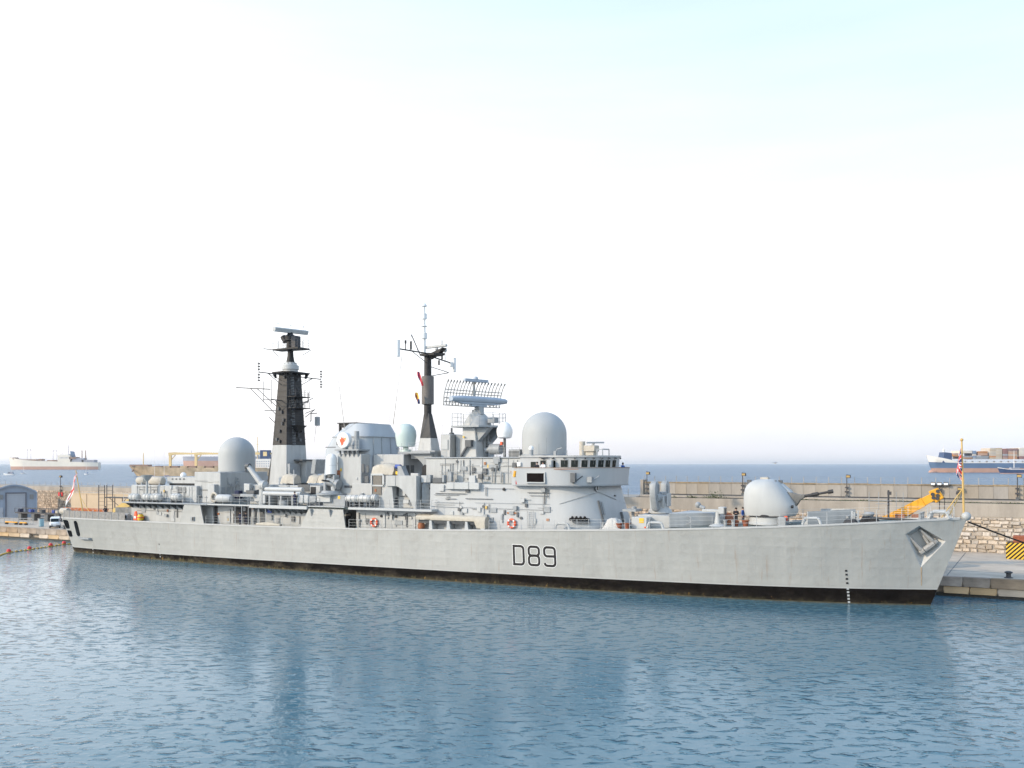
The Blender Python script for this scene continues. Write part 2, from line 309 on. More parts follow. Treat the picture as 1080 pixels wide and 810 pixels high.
# ------------------------------------------------------------------ water
def water_mat():
    m = bpy.data.materials.new('sea_water'); m.use_nodes = True; n = m.node_tree.nodes; L = m.node_tree.links; b = n['Principled BSDF']
    b.inputs['Base Color'].default_value = (0.050, 0.112, 0.150, 1); b.inputs['Roughness'].default_value = 0.07; b.inputs['IOR'].default_value = 1.333
    t = n.new('ShaderNodeTexCoord')
    def nz(scale, detail, sx=1.0, sy=1.0, rough=0.55, dist=0.0, rot=0.0):
        mp = n.new('ShaderNodeMapping'); mp.inputs['Scale'].default_value = (sx, sy, 1); mp.inputs['Rotation'].default_value = (0, 0, rot); L.new(t.outputs['Object'], mp.inputs[0])
        q = n.new('ShaderNodeTexNoise'); q.inputs['Scale'].default_value = scale; q.inputs['Detail'].default_value = detail; q.inputs['Roughness'].default_value = rough; q.inputs['Distortion'].default_value = dist
        L.new(mp.outputs[0], q.inputs[0]); return q.outputs[0]
    def math_(op, a, bb):
        q = n.new('ShaderNodeMath'); q.operation = op
        for i, v in enumerate((a, bb)):
            if isinstance(v, (int, float)): q.inputs[i].default_value = v
            else: L.new(v, q.inputs[i])
        return q.outputs[0]
    swell = nz(0.28, 2, 0.7, 1.0, rot=0.25)
    chop = nz(2.3, 3, 0.75, 1.0, 0.5, 0.4, rot=0.12)
    crest = nz(1.75, 3, 0.62, 1.0, 0.45, 0.6, rot=-0.1)
    rip = nz(6.0, 3, 0.8, 1.0, 0.55, 0.5, rot=-0.2)
    gust = nz(0.03, 3, 0.7, 1.0, rot=0.3)
    gr = n.new('ShaderNodeMapRange'); gr.inputs[1].default_value = 0.36; gr.inputs[2].default_value = 0.64; gr.inputs[3].default_value = 0.42; gr.inputs[4].default_value = 1.5; L.new(gust, gr.inputs[0])
    ck = n.new('ShaderNodeMapRange'); ck.inputs[1].default_value = 0.53; ck.inputs[2].default_value = 0.80; L.new(crest, ck.inputs[0])   # short steep wavelets here and there
    ckp = math_('POWER', ck.outputs[0], 1.3)
    h = math_('ADD', math_('ADD', math_('MULTIPLY', swell, 0.07), math_('MULTIPLY', ckp, 0.115)), math_('ADD', math_('MULTIPLY', chop, 0.025), math_('MULTIPLY', rip, 0.008)))
    h = math_('MULTIPLY', h, gr.outputs[0])
    sp = n.new('ShaderNodeSeparateXYZ'); L.new(t.outputs['Object'], sp.inputs[0])              # the open sea beyond the breakwater is rougher than the harbour
    op = n.new('ShaderNodeMapRange'); op.inputs[1].default_value = 190; op.inputs[2].default_value = 420; op.inputs[3].default_value = 1.0; op.inputs[4].default_value = 22.0; L.new(sp.outputs['Y'], op.inputs[0])
    h = math_('MULTIPLY', h, op.outputs[0])
    o2 = n.new('ShaderNodeMapRange'); o2.inputs[1].default_value = 190; o2.inputs[2].default_value = 420; L.new(sp.outputs['Y'], o2.inputs[0])
    cm = n.new('ShaderNodeMix'); cm.data_type = 'RGBA'; cm.inputs[6].default_value = (0.064, 0.152, 0.198, 1); cm.inputs[7].default_value = (0.055, 0.135, 0.23, 1); L.new(o2.outputs[0], cm.inputs[0]); L.new(cm.outputs[2], b.inputs['Base Color'])
    rm_ = n.new('ShaderNodeMapRange'); rm_.inputs[3].default_value = 0.05; rm_.inputs[4].default_value = 0.30; L.new(o2.outputs[0], rm_.inputs[0]); L.new(rm_.outputs[0], b.inputs['Roughness'])
    bp = n.new('ShaderNodeBump'); bp.inputs['Strength'].default_value = 1.0; bp.inputs['Distance'].default_value = 0.9
    L.new(h, bp.inputs['Height']); L.new(bp.outputs[0], b.inputs['Normal'])
    return m
def water():
    b = B()
    xs = [-30000, -6000, -1500, -400, 400, 1500, 6000, 30000]; ys = [-3000, -200, 30, 300, 900, 3000, 9000, 30000]
    pts = [(x, -y, 0) for x in xs for y in ys]; n = len(ys)
    b.add(pts, [(i * n + j, (i + 1) * n + j, (i + 1) * n + j + 1, i * n + j + 1) for i in range(len(xs) - 1) for j in range(n - 1)])
    o = b.obj('sea', water_mat()); o['kind'] = 'structure'
    b = B(); b.add([(-30000, 3000, -9), (30000, 3000, -9), (30000, -30000, -9), (-30000, -30000, -9)], [(0, 1, 2, 3)])
    o = b.obj('sea_bed', mat('sea_bed', (0.05, 0.08, 0.08), 1.0)); o['kind'] = 'structure'
water()

# ------------------------------------------------------------------ quay and breakwater
QE = -7.75                                                       # quay edge, metres to port of the ship's centre line
def berth_obj(b, name, mats, parent=None, **k):                  # geometry given in absolute berth coordinates
    o = b.obj(name, mats, parent, **k)
    if parent is None: o.location = SH(*b.o); o.rotation_euler = (0, 0, HEAD)
    return o
def share(name, me, parent, loc, scale=(1, 1, 1), rz=0.0):
    o = bpy.data.objects.new(name, me); COL.objects.link(o); o.parent = parent
    o.location = (loc[0], -loc[1], loc[2]); o.scale = scale; o.rotation_euler = (0, 0, rz); return o
def quay():
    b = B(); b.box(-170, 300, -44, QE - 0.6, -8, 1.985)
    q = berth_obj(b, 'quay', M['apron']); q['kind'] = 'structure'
    b = B(); b.box(-170, 300, QE - 0.62, QE - 0.12, -6, 0.34); berth_obj(b, 'wet_footing', M['weed'], q)
    meshes = []
    for i in range(4):
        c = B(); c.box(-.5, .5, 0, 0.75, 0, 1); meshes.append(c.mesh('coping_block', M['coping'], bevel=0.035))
    low = []
    for i in range(3):
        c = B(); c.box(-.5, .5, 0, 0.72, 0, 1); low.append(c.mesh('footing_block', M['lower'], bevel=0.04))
    s = -105.0
    while s < 160:
        L = RND.uniform(2.1, 3.3)
        if not (0 < s < 96):
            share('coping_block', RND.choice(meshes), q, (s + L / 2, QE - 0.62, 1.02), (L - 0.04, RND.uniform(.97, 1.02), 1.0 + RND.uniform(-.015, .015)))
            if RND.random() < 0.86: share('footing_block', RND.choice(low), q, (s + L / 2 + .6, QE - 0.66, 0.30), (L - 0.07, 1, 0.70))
        s += L
    # expansion joints cut across the apron
    b = B()
    for s in range(-100, 161, 10): b.box(s, s + .09, -37, QE - .75, 1.98, 1.993)
    b.box(-100, 160, -14.1, -14.0, 1.98, 1.9925)
    berth_obj(b, 'paving_joint', M['shade'], q)
    return q
QUAY = quay()
def bollard(s, t):
    b = B((s, t, 1.985)); b.lathe((s, t, 1.985), [(.42, 0), (.42, .06), (.24, .1), (.22, .42), (.36, .5), (.38, .6), (.2, .68)], 14)
    return b
for (s, t), lab in zip(((125.6, -9.3), (-20.5, -9.3), (138.5, -24)), ('black mooring bollard on the quay beyond the bow', 'black mooring bollard on the quay beside the white van', 'black mooring bollard far along the quay holding the bow rope')):
    single(bollard(s, t), 'mooring_bollard', M['steel'], lab, 'bollard', 'bollards on the quay')

def stone_unit():
    c = B(); k = 0.07; r = lambda: RND.uniform(-.08, .08)
    back = [(-.5, 0, 0), (.5, 0, 0), (.5, 0, 1), (-.5, 0, 1)]
    mid = [(p[0] * .985 + r(), .55, .5 + (p[2] - .5) * .97 + r()) for p in back]
    fr = [(p[0] * .80 + r(), 1.0 + r() * 3, .5 + (p[2] - .5) * .74 + r()) for p in back]
    c.loft([back, mid, fr]); return c.mesh('stone', M['stone'], sharp=70)
WT = -38.5                                                       # face of the lower wall
def walls():
    bw = thing('breakwater_wall', 'long tall breakwater wall of rubble stone topped with pale concrete behind the quay', 'wall', (0, WT, 1.98))
    o = (0, WT, 1.98)
    b = B(o); b.box(-170, 300, -50, WT - .02, -8, 6.55); b.obj('wall_core', M['mortar'], bw)
    b = B(o); b.box(-170, 74.0, -49.9, WT + .02, 6.55, 8.28); b.box(74.0, 300, -49.9, WT + .04, 6.55, 8.28); b.obj('concrete_band', M['concrete'], bw)
    b = B(o); b.box(74.2, 300, -41.8, WT - 1.6, 8.28, 8.62); b.obj('walkway_kerb', M['concrete'], bw)
    b = B(o)                                                     # dark tubes drawing the shaded recess line along the walkway
    b.tube([(74.2, WT - .5, 8.33), (300, WT - .5, 8.33)], .05, 6); b.tube([(74.2, -42.2, 8.70), (300, -42.2, 8.70)], .07, 6); b.obj('pipe', M['soot'], bw)
    units = [stone_unit() for _ in range(7)]
    cells = []
    def course(s0, s1, z0, z1, lo=(.38, .72), hi=(.6, 1.5)):
        z = z0
        while z < z1 - .15:
            q = (z - z0) / (z1 - z0); h = min(RND.uniform(*lo) * (1.15 - .45 * q), z1 - z)
            if z1 - z - h < .2: h = z1 - z
            s = s0 - RND.uniform(0, .6)
            while s < s1:
                L = RND.uniform(*hi) * (0.45 + h * .9); cells.append((s, L, z, h)); s += L
            z += h
    course(74, 135, 1.98, 6.56); right = cells[:]; cells.clear()
    course(-78, -24, 1.98, 7.4, (.3, .55), (.4, .9)); left = cells[:]
    vis = [c for c in right if at_x(c[0], WT, 4) > 985]; vis.sort(key=lambda c: -c[0]); pick = vis[:295]
    ids = set(id(c) for c in pick)
    for (s, L, z, h) in pick:
        so2 = share('stone', RND.choice(units), bw, (s + L / 2 + RND.uniform(-.06, .06), 0, z - 1.98 + RND.uniform(-.07, .07)), ((L - .05) * RND.uniform(.78, 1.06), RND.uniform(.08, .24), (h - .05) * RND.uniform(.75, 1.12))); so2.rotation_euler = (0, RND.uniform(-.09, .09), 0)
    b = B(o)
    for c in right + left:
        if id(c) in ids: continue
        s, L, z, h = c; r = lambda: RND.uniform(-.03, .03); d = RND.uniform(.06, .16); k = RND.uniform(.04, .08)
        q = [(s + .02, WT - .02, z + .02), (s + L - .02, WT - .02, z + .02), (s + L - .02, WT - .02, z + h - .02), (s + .02, WT - .02, z + h - .02)]
        fr = [(s + k + r(), WT + d, z + k + r()), (s + L - k + r(), WT + d, z + k + r()), (s + L - k + r(), WT + d, z + h - k + r()), (s + k + r(), WT + d, z + h - k + r())]
        b.add(q + fr, [(4, 5, 6, 7), (0, 1, 5, 4), (1, 2, 6, 5), (2, 3, 7, 6), (3, 0, 4, 7)])
    so_ = b.obj('rubble_facing', M['stone_far'], bw, sharp=70); so_['kind'] = 'stuff'
    # upper parapet: one panel between each pair of fence posts
    uw = thing('parapet_wall', 'pale concrete upper wall of panels standing on the breakwater walkway', 'wall', (74, -42.5, 8.28))
    o2 = (74, -42.5, 8.28)
    b = B(o2); b.box(74.1, 300, -43.6, -42.62, 8.28, 10.42); b.obj('wall_core', M['mortar'], uw)
    b = B(o2); b.box(-.84, .84, 0, .16, 0, 2.1); 
    c = B(); c.box(-.868, .868, 0, .2, 0, 2.1); pm = c.mesh('panel', M['panel'], bevel=.02)
    for i in range(48):
        share('panel', pm, uw, (.88 + 1.75 * i, -.14, 0), (1, 1 + RND.uniform(-.12, .12), 1 + RND.uniform(-.012, .012)))
    b = B(o2); b.box(158, 300, -42.64, -42.4, 8.28, 10.36); b.obj('plain_panel', M['concrete'], uw)
    c = B(); c.box(-.87, .87, 0, 1.3, 0, .2); cm = c.mesh('capping_slab', M['cap'], bevel=.03)
    for i in range(48): share('capping_slab', cm, uw, (.88 + 1.75 * i, -1.2, 2.12), (1, 1, 1 + RND.uniform(-.1, .2)))
    b = B(o2)
    b.box(73.6, 74.08, -43.8, -42.2, 8.28, 10.9); b.obj('end_pier', M['concrete'], uw)
    # fences
    fe = thing('wire_fence', 'thin post and wire fence along the top of the upper wall', 'fence', (74, -42.9, 10.5))
    c = B(); c.cyl((0, 0, -.05), (0, 0, 1.0), .045, n=6); pst = c.mesh('post', M['post'])
    for i in range(66): share('post', pst, fe, (1.75 * i, 0, 0))
    b = B((74, -42.9, 10.5))
    for z in (.35, .65, .95): b.tube([(74, -42.9, 10.5 + z), (188, -42.9, 10.5 + z)], .008, 3)
    b.obj('wire', M['post'], fe)
    fe2 = thing('wire_fence', 'thin post and wire fence on the low wall behind the grey shed', 'fence', (-90, -39.2, 8.28))
    for i in range(60): share('post', pst, fe2, (2.1 * i, 0, 0))
    b = B((-90, -39.2, 8.28))
    for z in (.35, .65, .95): b.tube([(-90, -39.2, 8.28 + z), (36, -39.2, 8.28 + z)], .008, 3)
    b.obj('wire', M['post'], fe2)
    fe3 = thing('wire_fence', 'short post and wire fence on the low wall between bridge and missile launcher', 'fence', (56, -39.2, 8.28))
    for i in range(9): share('post', pst, fe3, (2.1 * i, 0, 0), (1, 1, 1.3))
    b = B((56, -39.2, 8.28))
    for z in (.35, .65, .95): b.tube([(56, -39.2, 8.28 + z), (73, -39.2, 8.28 + z)], .008, 3)
    b.obj('wire', M['post'], fe3)
    # weeds in the gap at the foot of the parapet
    b = B((74, WT, 8.28)); rr = random.Random(3)
    for cx, sp, hh, nn in ((86.6, 1.9, .95, 420), (83.0, 1.2, .45, 160), (80.3, 1.0, .25, 80), (112, 14, .16, 900), (129, 9, .2, 600), (98, 8, .12, 300)):
        for _ in range(nn):
            x = rr.gauss(cx, sp * .45); z = abs(rr.gauss(0, hh * .5)) * max(0, 1 - abs(x - cx) / (sp * 1.4)); y = WT - .35 + rr.uniform(-.3, .3)
            a = rr.uniform(.05, .14); d = [Vector((rr.uniform(-1, 1), rr.uniform(-1, 1), rr.uniform(-1, 1))).normalized() * a for _ in range(3)]
            p = Vector((x, y, 8.30 + z)); b.add([tuple(p + q) for q in d], [(0, 1, 2)])
    o = berth_obj(b, 'wall_weeds', M['plant']); tag(o, 'green weeds growing along the ledge of the breakwater wall', 'weeds'); o['kind'] = 'stuff'
def at_x(s, t, z):
    p = SH(s, t, z); return 540 + 1000 * p.x / p.y
M['stone_far'] = mat('rubble_stone_mixed', (0.42, 0.33, 0.25), 0.9, 0.5, 1.1, bump=0.5, bscale=3)
M['panel'] = mat('concrete_panel', (0.32, 0.285, 0.245), 0.9, 0.2, 0.8, streak=True, bump=0.2, rnd=0.07)
M['cap'] = mat('capping', (0.26, 0.21, 0.15), 0.9, 0.35, 0.8, rnd=0.15)
walls()

M['buffy2'] = mat('amber_lens', (0.42, 0.28, 0.10), 0.4, 0.1, 4)
def lamp_post(label, s, t, z, h, heads=1, group='lamp posts on the breakwater'):
    th = thing('lamp_post', label, 'lamp post', (s, t, z), group)
    b = B(); b.cyl((0, 0, 0), (0, 0, h), .075, .06, 8); b.box(-.25, .25, -.14, .14, h * .33, h * .33 + .22); b.box(-.22, .22, -.14, .14, h * .52, h * .52 + .2); b.obj('pole', M['steel'], th)
    b = B(); b.box(-.18, .18, -.12, .12, .25, .75); b.obj('switch_box', M['shade'], th)
    for i in range(heads):
        x = (i - (heads - 1) / 2) * .8 + (.22 if heads == 1 else 0)
        b = B(); b.hexa([(x - .3, -.1, h - .05), (x + .3, -.1, h - .1), (x + .3, .35, h - .1), (x - .3, .35, h - .05), (x - .28, -.1, h + .4), (x + .28, -.1, h + .34), (x + .28, .2, h + .34), (x - .28, .2, h + .4)])
        hd = b.obj('lamp_head', M['steel'], th)
        b = B(); b.box(x - .24, x + .24, .3, .37, h - .02, h + .26); b.obj('lens', M['buffy2'] if heads == 1 else M['white'], hd)
    if heads > 1:
        b = B(); b.box(-1.2, 1.2, -.06, .06, h - .2, h - .1); b.obj('cross_arm', M['steel'], th)
lamp_post('black lamp post at the left end of the upper wall above the missile launcher', 74.75, -42.1, 8.28, 3.5)
lamp_post('black lamp post on the breakwater behind the gun turret', 89.8, -42.1, 8.28, 3.4)
lamp_post('black lamp post on the breakwater beyond the gun muzzle', 104.6, -42.1, 8.28, 3.2)
lamp_post('black lamp post on the breakwater above the striped barrier', 125.8, -42.1, 8.28, 3.4)
lamp_post('dark lamp post on the wall between the grey shed and the stern flag', -62.2, -38.2, 5.9, 4.5)
s_, z_ = at(991, 508, -42.1); lamp_post('row of three floodlights on a short post above the yellow crane boom', s_, -42.1, 9.0, 1.55, 3)
s_, z_ = at(1010.5, 512, -42.1); lamp_post('single small floodlight on a short post beside the jackstaff', s_, -42.1, 9.0, .9)

# ------------------------------------------------------------------ things on the quay
def shed():                                                     # gable end turned towards the harbour mouth
    th = wthing('quay_shed', 'blue grey shed with curved roof and big roller door at the left', 'shed', (-105.0, 200.0, 1.99), math.radians(27.7))
    hw = 4.35
    def prof(d):
        w = hw - d; pts = [(-w, 0), (w, 0), (w, 5.35)]
        for i in range(1, 12):
            a = i / 12; pts.append((w * (1 - 2 * a), 5.35 + 1.55 * (1 - abs(1 - 2 * a) ** 1.7)))
        return pts + [(-w, 5.35)]
    b = B(); b.sprism(prof(.12), -9.5, -.2); b.obj('wall', M['shed'], th)
    b = B(); pr = prof(0)[2:]; pi = [(x, z - .22) for x, z in pr]
    for (a, c), (d, e), (f, g), (h, i) in zip(pr, pr[1:], pi, pi[1:]):
        b.loft([[(a, -9.6, c), (d, -9.6, e), (h, -9.6, i), (f, -9.6, g)], [(a, .25, c), (d, .25, e), (h, .25, i), (f, .25, g)]])
    b.obj('roof', M['shed'], th)
    for x in (-hw, hw - .3):
        b = B(); b.box(x, x + .3, -.2, 0, 0, 5.35); b.obj('corner_post', M['shed'], th)
    a0, a1, zt = -1.45, 2.1, 5.1
    for q in ((a0 - .22, a0, 0, zt + .25), (a1, a1 + .22, 0, zt + .25), (a0, a1, zt, zt + .25)):
        b = B(); b.box(q[0], q[1], -.2, .05, q[2], q[3]); dfm = b.obj('door_frame', M['fr_dark'], th)
    for i in range(13):
        z = zt / 13 * i; b = B(); b.box(a0 + .02, a1 - .02, -.22, -.12, z + .015, z + zt / 13 - .015); b.obj('door_slat', M['sheddoor'], dfm)
    for c0, c1, z0, z1 in ((-2.9, -2.1, 3.9, 4.9), (2.9, 3.65, 3.9, 4.9)):
        b = B(); b.box(c0, c1, -.2, -.08, z0, z1); wv = b.obj('window', M['shade'], th)
        for k in range(5):
            z = z0 + (z1 - z0) * (k + .5) / 5; b = B(); b.box(c0, c1, -.1, -.03, z - .06, z + .06); b.obj('louvre', M['grey2'], wv)
    b = B(); b.box(-2.75, -2.05, -.2, -.06, .05, 2.2); d = b.obj('side_door', M['sheddoor'], th)
    b = B(); b.box(-2.2, -2.12, -.08, .02, .95, 1.1); b.obj('handle', M['steel'], d)
M['fr_dark'] = mat('door_frame_grey', (0.12, 0.13, 0.16), 0.6, 0.1, 1)
shed()

def van():
    th = thing('white_van', 'small white van parked facing the water at the quay edge by the stern', 'van', (-25.0, -10.6, 1.99), rz=math.radians(-38))
    b = B()                                                      # local: x forward, t right
    def ring(x, w, z0, z1): return [(x, -w, z0), (x, w, z0), (x, w, z1 * .62), (x, w * .86, z1), (x, -w * .86, z1), (x, -w, z1 * .62)]
    b.loft([ring(-2.0, .78, .35, 1.82), ring(-1.8, .82, .3, 1.88), ring(.55, .82, .3, 1.88), ring(.9, .82, .3, 1.8), ring(1.55, .80, .3, 1.12), ring(1.98, .78, .33, .98), ring(2.08, .70, .4, .85)])
    b.obj('body', M['white'], th, bevel=.03)
    b = B(); b.hexa([(1.56, -.66, 1.14), (1.56, .66, 1.14), (1.05, .66, 1.62), (1.05, -.66, 1.62), (1.60, -.66, 1.16), (1.60, .66, 1.16), (1.07, .60, 1.68), (1.07, -.60, 1.68)]); b.obj('windscreen', M['glass'], th)
    for sd_ in (-1, 1):
        b = B(); b.hexa([(.1, .8 * sd_, 1.17), (1.35, .8 * sd_, 1.17), (1.0, .74 * sd_, 1.68), (.1, .74 * sd_, 1.68), (.1, .84 * sd_, 1.17), (1.35, .84 * sd_, 1.17), (1.0, .77 * sd_, 1.68), (.1, .77 * sd_, 1.68)]); b.obj('side_window', M['glass'], th)
        b = B(); b.box(2.0, 2.1, .42 * sd_ - .16, .42 * sd_ + .16, .66, .84); b.obj('headlight', M['glassy'], th)
        b = B(); b.box(1.0, 1.16, .86 * sd_ - .1, .86 * sd_ + .1, 1.15, 1.35); b.obj('wing_mirror', M['steel'], th)
        for x in (-1.25, 1.3):
            b = B(); b.cyl((x, .66 * sd_, .3), (x, .85 * sd_, .3), .3, n=16); wh = b.obj('wheel', M['tyre'], th)
            b = B(); b.cyl((x, .84 * sd_, .3), (x, .87 * sd_, .3), .17, n=12); b.obj('rim', M['grey2'], wh)
    b = B(); b.box(1.9, 2.14, -.8, .8, .28, .55); b.obj('bumper', M['steel'], th, bevel=.03)
    b = B(); b.box(2.1, 2.15, -.26, .26, .40, .51); b.obj('number_plate', M['white'], th)
M['glassy'] = mat('lamp_glass', (0.6, 0.6, 0.6), 0.15, 0.05, 4)
van()

def gate_barrier(x, y, w):
    s, z = at(x, y, -12.5); th = thing('traffic_barrier', 'yellow barrier block lying on the quay left of the white van' if x > 20 else 'long yellow barrier arm standing before the grey shed door', 'barrier', (s, -12.5, 1.99))
    b = B(); b.box(-w / 2, w / 2, -.12, .12, .32, .54); b.obj('beam', M['yellow'], th, bevel=.04)
    for k in (-.4, .4):
        b = B(); b.box(w * k - .12, w * k + .12, -.3, .3, 0, .32); b.obj('foot', M['steel'], th)
gate_barrier(24.5, 553.5, 2.0); gate_barrier(12, 548, 3.6)

def rail_fence():
    th = thing('crowd_fence', 'low grey steel railing standing on the quay at the far left', 'railing', (-66, -13.5, 1.985))
    c = B(); c.cyl((0, 0, 0), (0, 0, 1.15), .05, n=6); pm = c.mesh('post', M['grey2'])
    for i in range(22): share('post', pm, th, (i * 1.45, 0, 0))
    b = B((-66, -13.5, 1.985))
    for z in (.3, .7, 1.12): b.tube([(-66, -13.5, 1.985 + z), (-35.5, -13.5, 1.985 + z)], .04, 5)
    b.obj('rail', M['grey2'], th)
rail_fence()
def litter_bin():
    s, z = at(43, 555, -11); th = thing('waste_bin', 'tall grey waste bin on the quay just left of the white van', 'bin', (s, -11, 1.99))
    b = B(); b.box(-.35, .2, -.4, .4, 0, 1.45); b.obj('body', M['grey2'], th, bevel=.05)
    b = B(); b.box(.2, .38, -.38, .38, .05, 1.4); b.obj('side_panel', M['blue_pale'], th)
    b = B(); b.box(-.4, .42, -.44, .44, 1.45, 1.55); b.obj('lid', M['shade'], th)
M['blue_pale'] = mat('pale_blue_panel', (0.25, 0.42, 0.50), 0.5, 0.1, 3)
litter_bin()
def brow():                                                      # dark trussed gangway lying on trestles
    s0, s1, t = -53.5, -39.5, -22.5; o = (s0, t, 1.99)
    th = thing('stored_gangway', 'dark steel gangway resting on trestles between the shed and the van', 'gangway', o)
    b = B(o); b.box(s0, s1, t - .8, t + .8, 3.35, 3.6); b.obj('deck', M['steel'], th)
    for tt in (t - .8, t + .8):
        b = B(o); b.tube([(s0, tt, 4.4), (s1, tt, 4.4)], .05)
        for i in range(11):
            s = s0 + (s1 - s0) * i / 10; b.tube([(s, tt, 3.6), (s, tt, 4.4)], .05)
        b.obj('handrail', M['steel'], th)
    for k in (.1, .4, .7, .95):
        s = s0 + (s1 - s0) * k; b = B(o); b.box(s - .5, s + .5, t - .7, t + .7, 1.99, 3.35); b.obj('trestle', M['shade'], th, bevel=.04)
    for k, mt in ((.05, 'cl_navy'), (.3, 'blue'), (.55, 'shade'), (.82, 'blue'), (.9, 'canvas')):
        s = s0 + (s1 - s0) * k; b = B((s, t, 3.6)); b.box(s - .4, s + .4, t - .4, t + .4, 3.6, 4.2)
        single(b, 'gear_crate', M[mt], {'cl_navy': 'dark navy crate on the left end of the stored gangway', 'blue': 'blue crate left of the middle of the stored gangway' if k < .5 else 'blue crate near the right end of the stored gangway', 'shade': 'dark grey crate midway along the stored gangway', 'canvas': 'beige covered crate on the right end of the stored gangway'}[mt], 'crate', 'crates on the stored gangway', bevel=.05)
brow()
def buff_store():
    s0, _ = at(75, 521, -33); s1 = -26.5; o = (s0, -33, 1.99)
    th = thing('buff_store_block', 'low buff plastered store block behind the stern flight deck', 'building', o)
    b = B(o); b.box(s0, s1, -37.5, -33, 1.99, 7.05); b.obj('wall', M['buff'], th)
    b = B(o); b.box(s0 - .1, s1 + .1, -37.6, -32.9, 7.05, 7.25); b.obj('roof', M['buff'], th)
    for k in (.2, .55, .85):
        s = s0 + (s1 - s0) * k; b = B(o); b.box(s - .1, s + .1, -33, -32.9, 2, 7.0); b.obj('pilaster', M['buff'], th)
    b = B((s0 + 4, -29, 1.99))
    th2 = thing('brick_kiosk_wall', 'low red brown wall on the quay behind the flight deck', 'wall', (s0 + 3, -29, 1.99))
    c = B(); c.box(0, .58, -.2, .2, 0, .27); bm_ = c.mesh('brick', M['redbrick'], bevel=.02)
    for r in range(8):
        for i in range(22):
            share('brick', bm_, th2, (i * .62 + (.31 if r % 2 else 0), 0, r * .3))
M['redbrick'] = mat('red_brown_block', (0.40, 0.16, 0.09), 0.85, 0.15, 2, rnd=0.2)
buff_store()
def brow_tower():                                                # boarding stair and brow at the stern, on the quay
    s0, _ = at(111.5, 530, -10.5); o = (s0, -10.5, 1.99)
    th = thing('boarding_tower', 'dark steel boarding tower with a landing brow behind the flight deck', 'gangway', o)
    for ds in (-.75, .75):
        for dt in (-.8, .8):
            b = B(o); b.tube([(s0 + ds, -10.5 + dt, 1.99), (s0 + ds, -10.5 + dt, 9.75)], .075); b.obj('leg', M['steel'], th)
    b = B(o)
    for i in range(12):
        z = 2.6 + i * .62
        for dt in (-.8, .8): b.tube([(s0 - .75, -10.5 + dt, z), (s0 + .75, -10.5 + dt, z)], .04, 4)
    b.obj('rung', M['steel'], th)
    s1, _ = at(138, 520, -10.5)
    b = B(o); b.box(s0 + .75, s1, -11.2, -9.8, 7.55, 7.75); b.obj('landing', M['steel'], th)
    b = B(o)
    for k in (.28, .62, 1.0):
        s = s0 + .75 + (s1 - s0 - .75) * k; b.tube([(s, -10.5, 7.55), (s, -10.5, 1.99)], .08)
    b.tube([(s0 + 1, -10.5, 7.5), (s0 + 4.5, -10.5, 5.6)], .06); b.tube([(s0 + 5, -10.5, 7.4), (s0 + 2.6, -10.5, 5.3)], .06)
    b.obj('strut', M['steel'], th)
    a0, z0 = at(122, 537.5, -9.6); a1, z1 = at(138.5, 527.5, -9.6)
    th2 = thing('conveyor_ramp', 'sandy yellow sloping ramp rising towards the hangar at the stern', 'ramp', (a0, -9.6, 1.99))
    b = B((a0, -9.6, 1.99)); b.loft([[(a0, -10.2, z0 - .5), (a0, -9.0, z0 - .5), (a0, -9.0, z0 + .1), (a0, -10.2, z0 + .1)], [(a1 + .6, -10.2, z1 - .9), (a1 + .6, -9.0, z1 - .9), (a1 + .6, -9.0, z1 + .5), (a1 + .6, -10.2, z1 + .5)]])
    b.obj('bed', M['buffy'], th2)
    for s in (a0 + .3, a1):
        b = B((a0, -9.6, 1.99)); b.tube([(s, -9.6, 1.99), (s, -9.6, z0 - .3)], .12); b.obj('leg', M['steel'], th2)
M['buffy'] = mat('sandy_yellow', (0.52, 0.36, 0.12), 0.7, 0.15, 1)
brow_tower()
s_, _ = at(63.5, 522.7, -38.2)
b = B((s_, -38.2, 6.2)); b.box(s_ - .75, s_ - .15, -38.35, -38.2, 6.2, 7.0); b.box(s_ + .15, s_ + .75, -38.35, -38.2, 6.2, 7.0); b.box(s_ - .2, s_ + .2, -38.38, -38.3, 6.5, 6.7)
single(b, 'wall_notice', M['red'], 'pair of small red notices on the stone wall right of the shed', 'sign')

def chevron_barrier():
    t = -30.5; s0, _ = at(1061, 591, t); o = (s0, t, 1.99)
    th = thing('chevron_barrier', 'yellow and black chevron striped barrier block at the right edge on the quay', 'barrier', o)
    W, Hh = 5.0, 1.95
    b = B(o); b.box(s0, s0 + W, t - 1.6, t, 1.99, 1.99 + Hh); b.obj('block', M['black'], th, bevel=.04)
    n = 0                                                        # painted stripes rise towards the middle
    for half in (0, 1):
        for k in range(-7, 9):
            x0 = k * .5; pts = []
            lo = [(x0, 0), (x0 + .25, 0), (x0 + .25 + Hh, Hh), (x0 + Hh, Hh)]
            poly = clip(lo, 0, W / 2)
            if len(poly) < 3: continue
            if half: poly = [(W - x, z) for x, z in poly]
            b = B(o); b.sprism([(s0 + x, 1.99 + z) for x, z in poly], t - .01, t + .02); b.obj('stripe', M['ylw'], th)
    b = B((s0 + .7, t - .8, 1.99 + Hh)); b.box(s0 + .75, s0 + 4.5, t - 1.5, t - .3, 1.99 + Hh, 1.99 + Hh + .85); b.box(s0 + .72, s0 + 4.53, t - 1.53, t - .27, 1.99 + Hh + .60, 1.99 + Hh + .72)
    single(b, 'steel_skip', M['terra'], 'red brown steel box standing on the chevron striped barrier', 'box', bevel=.03)
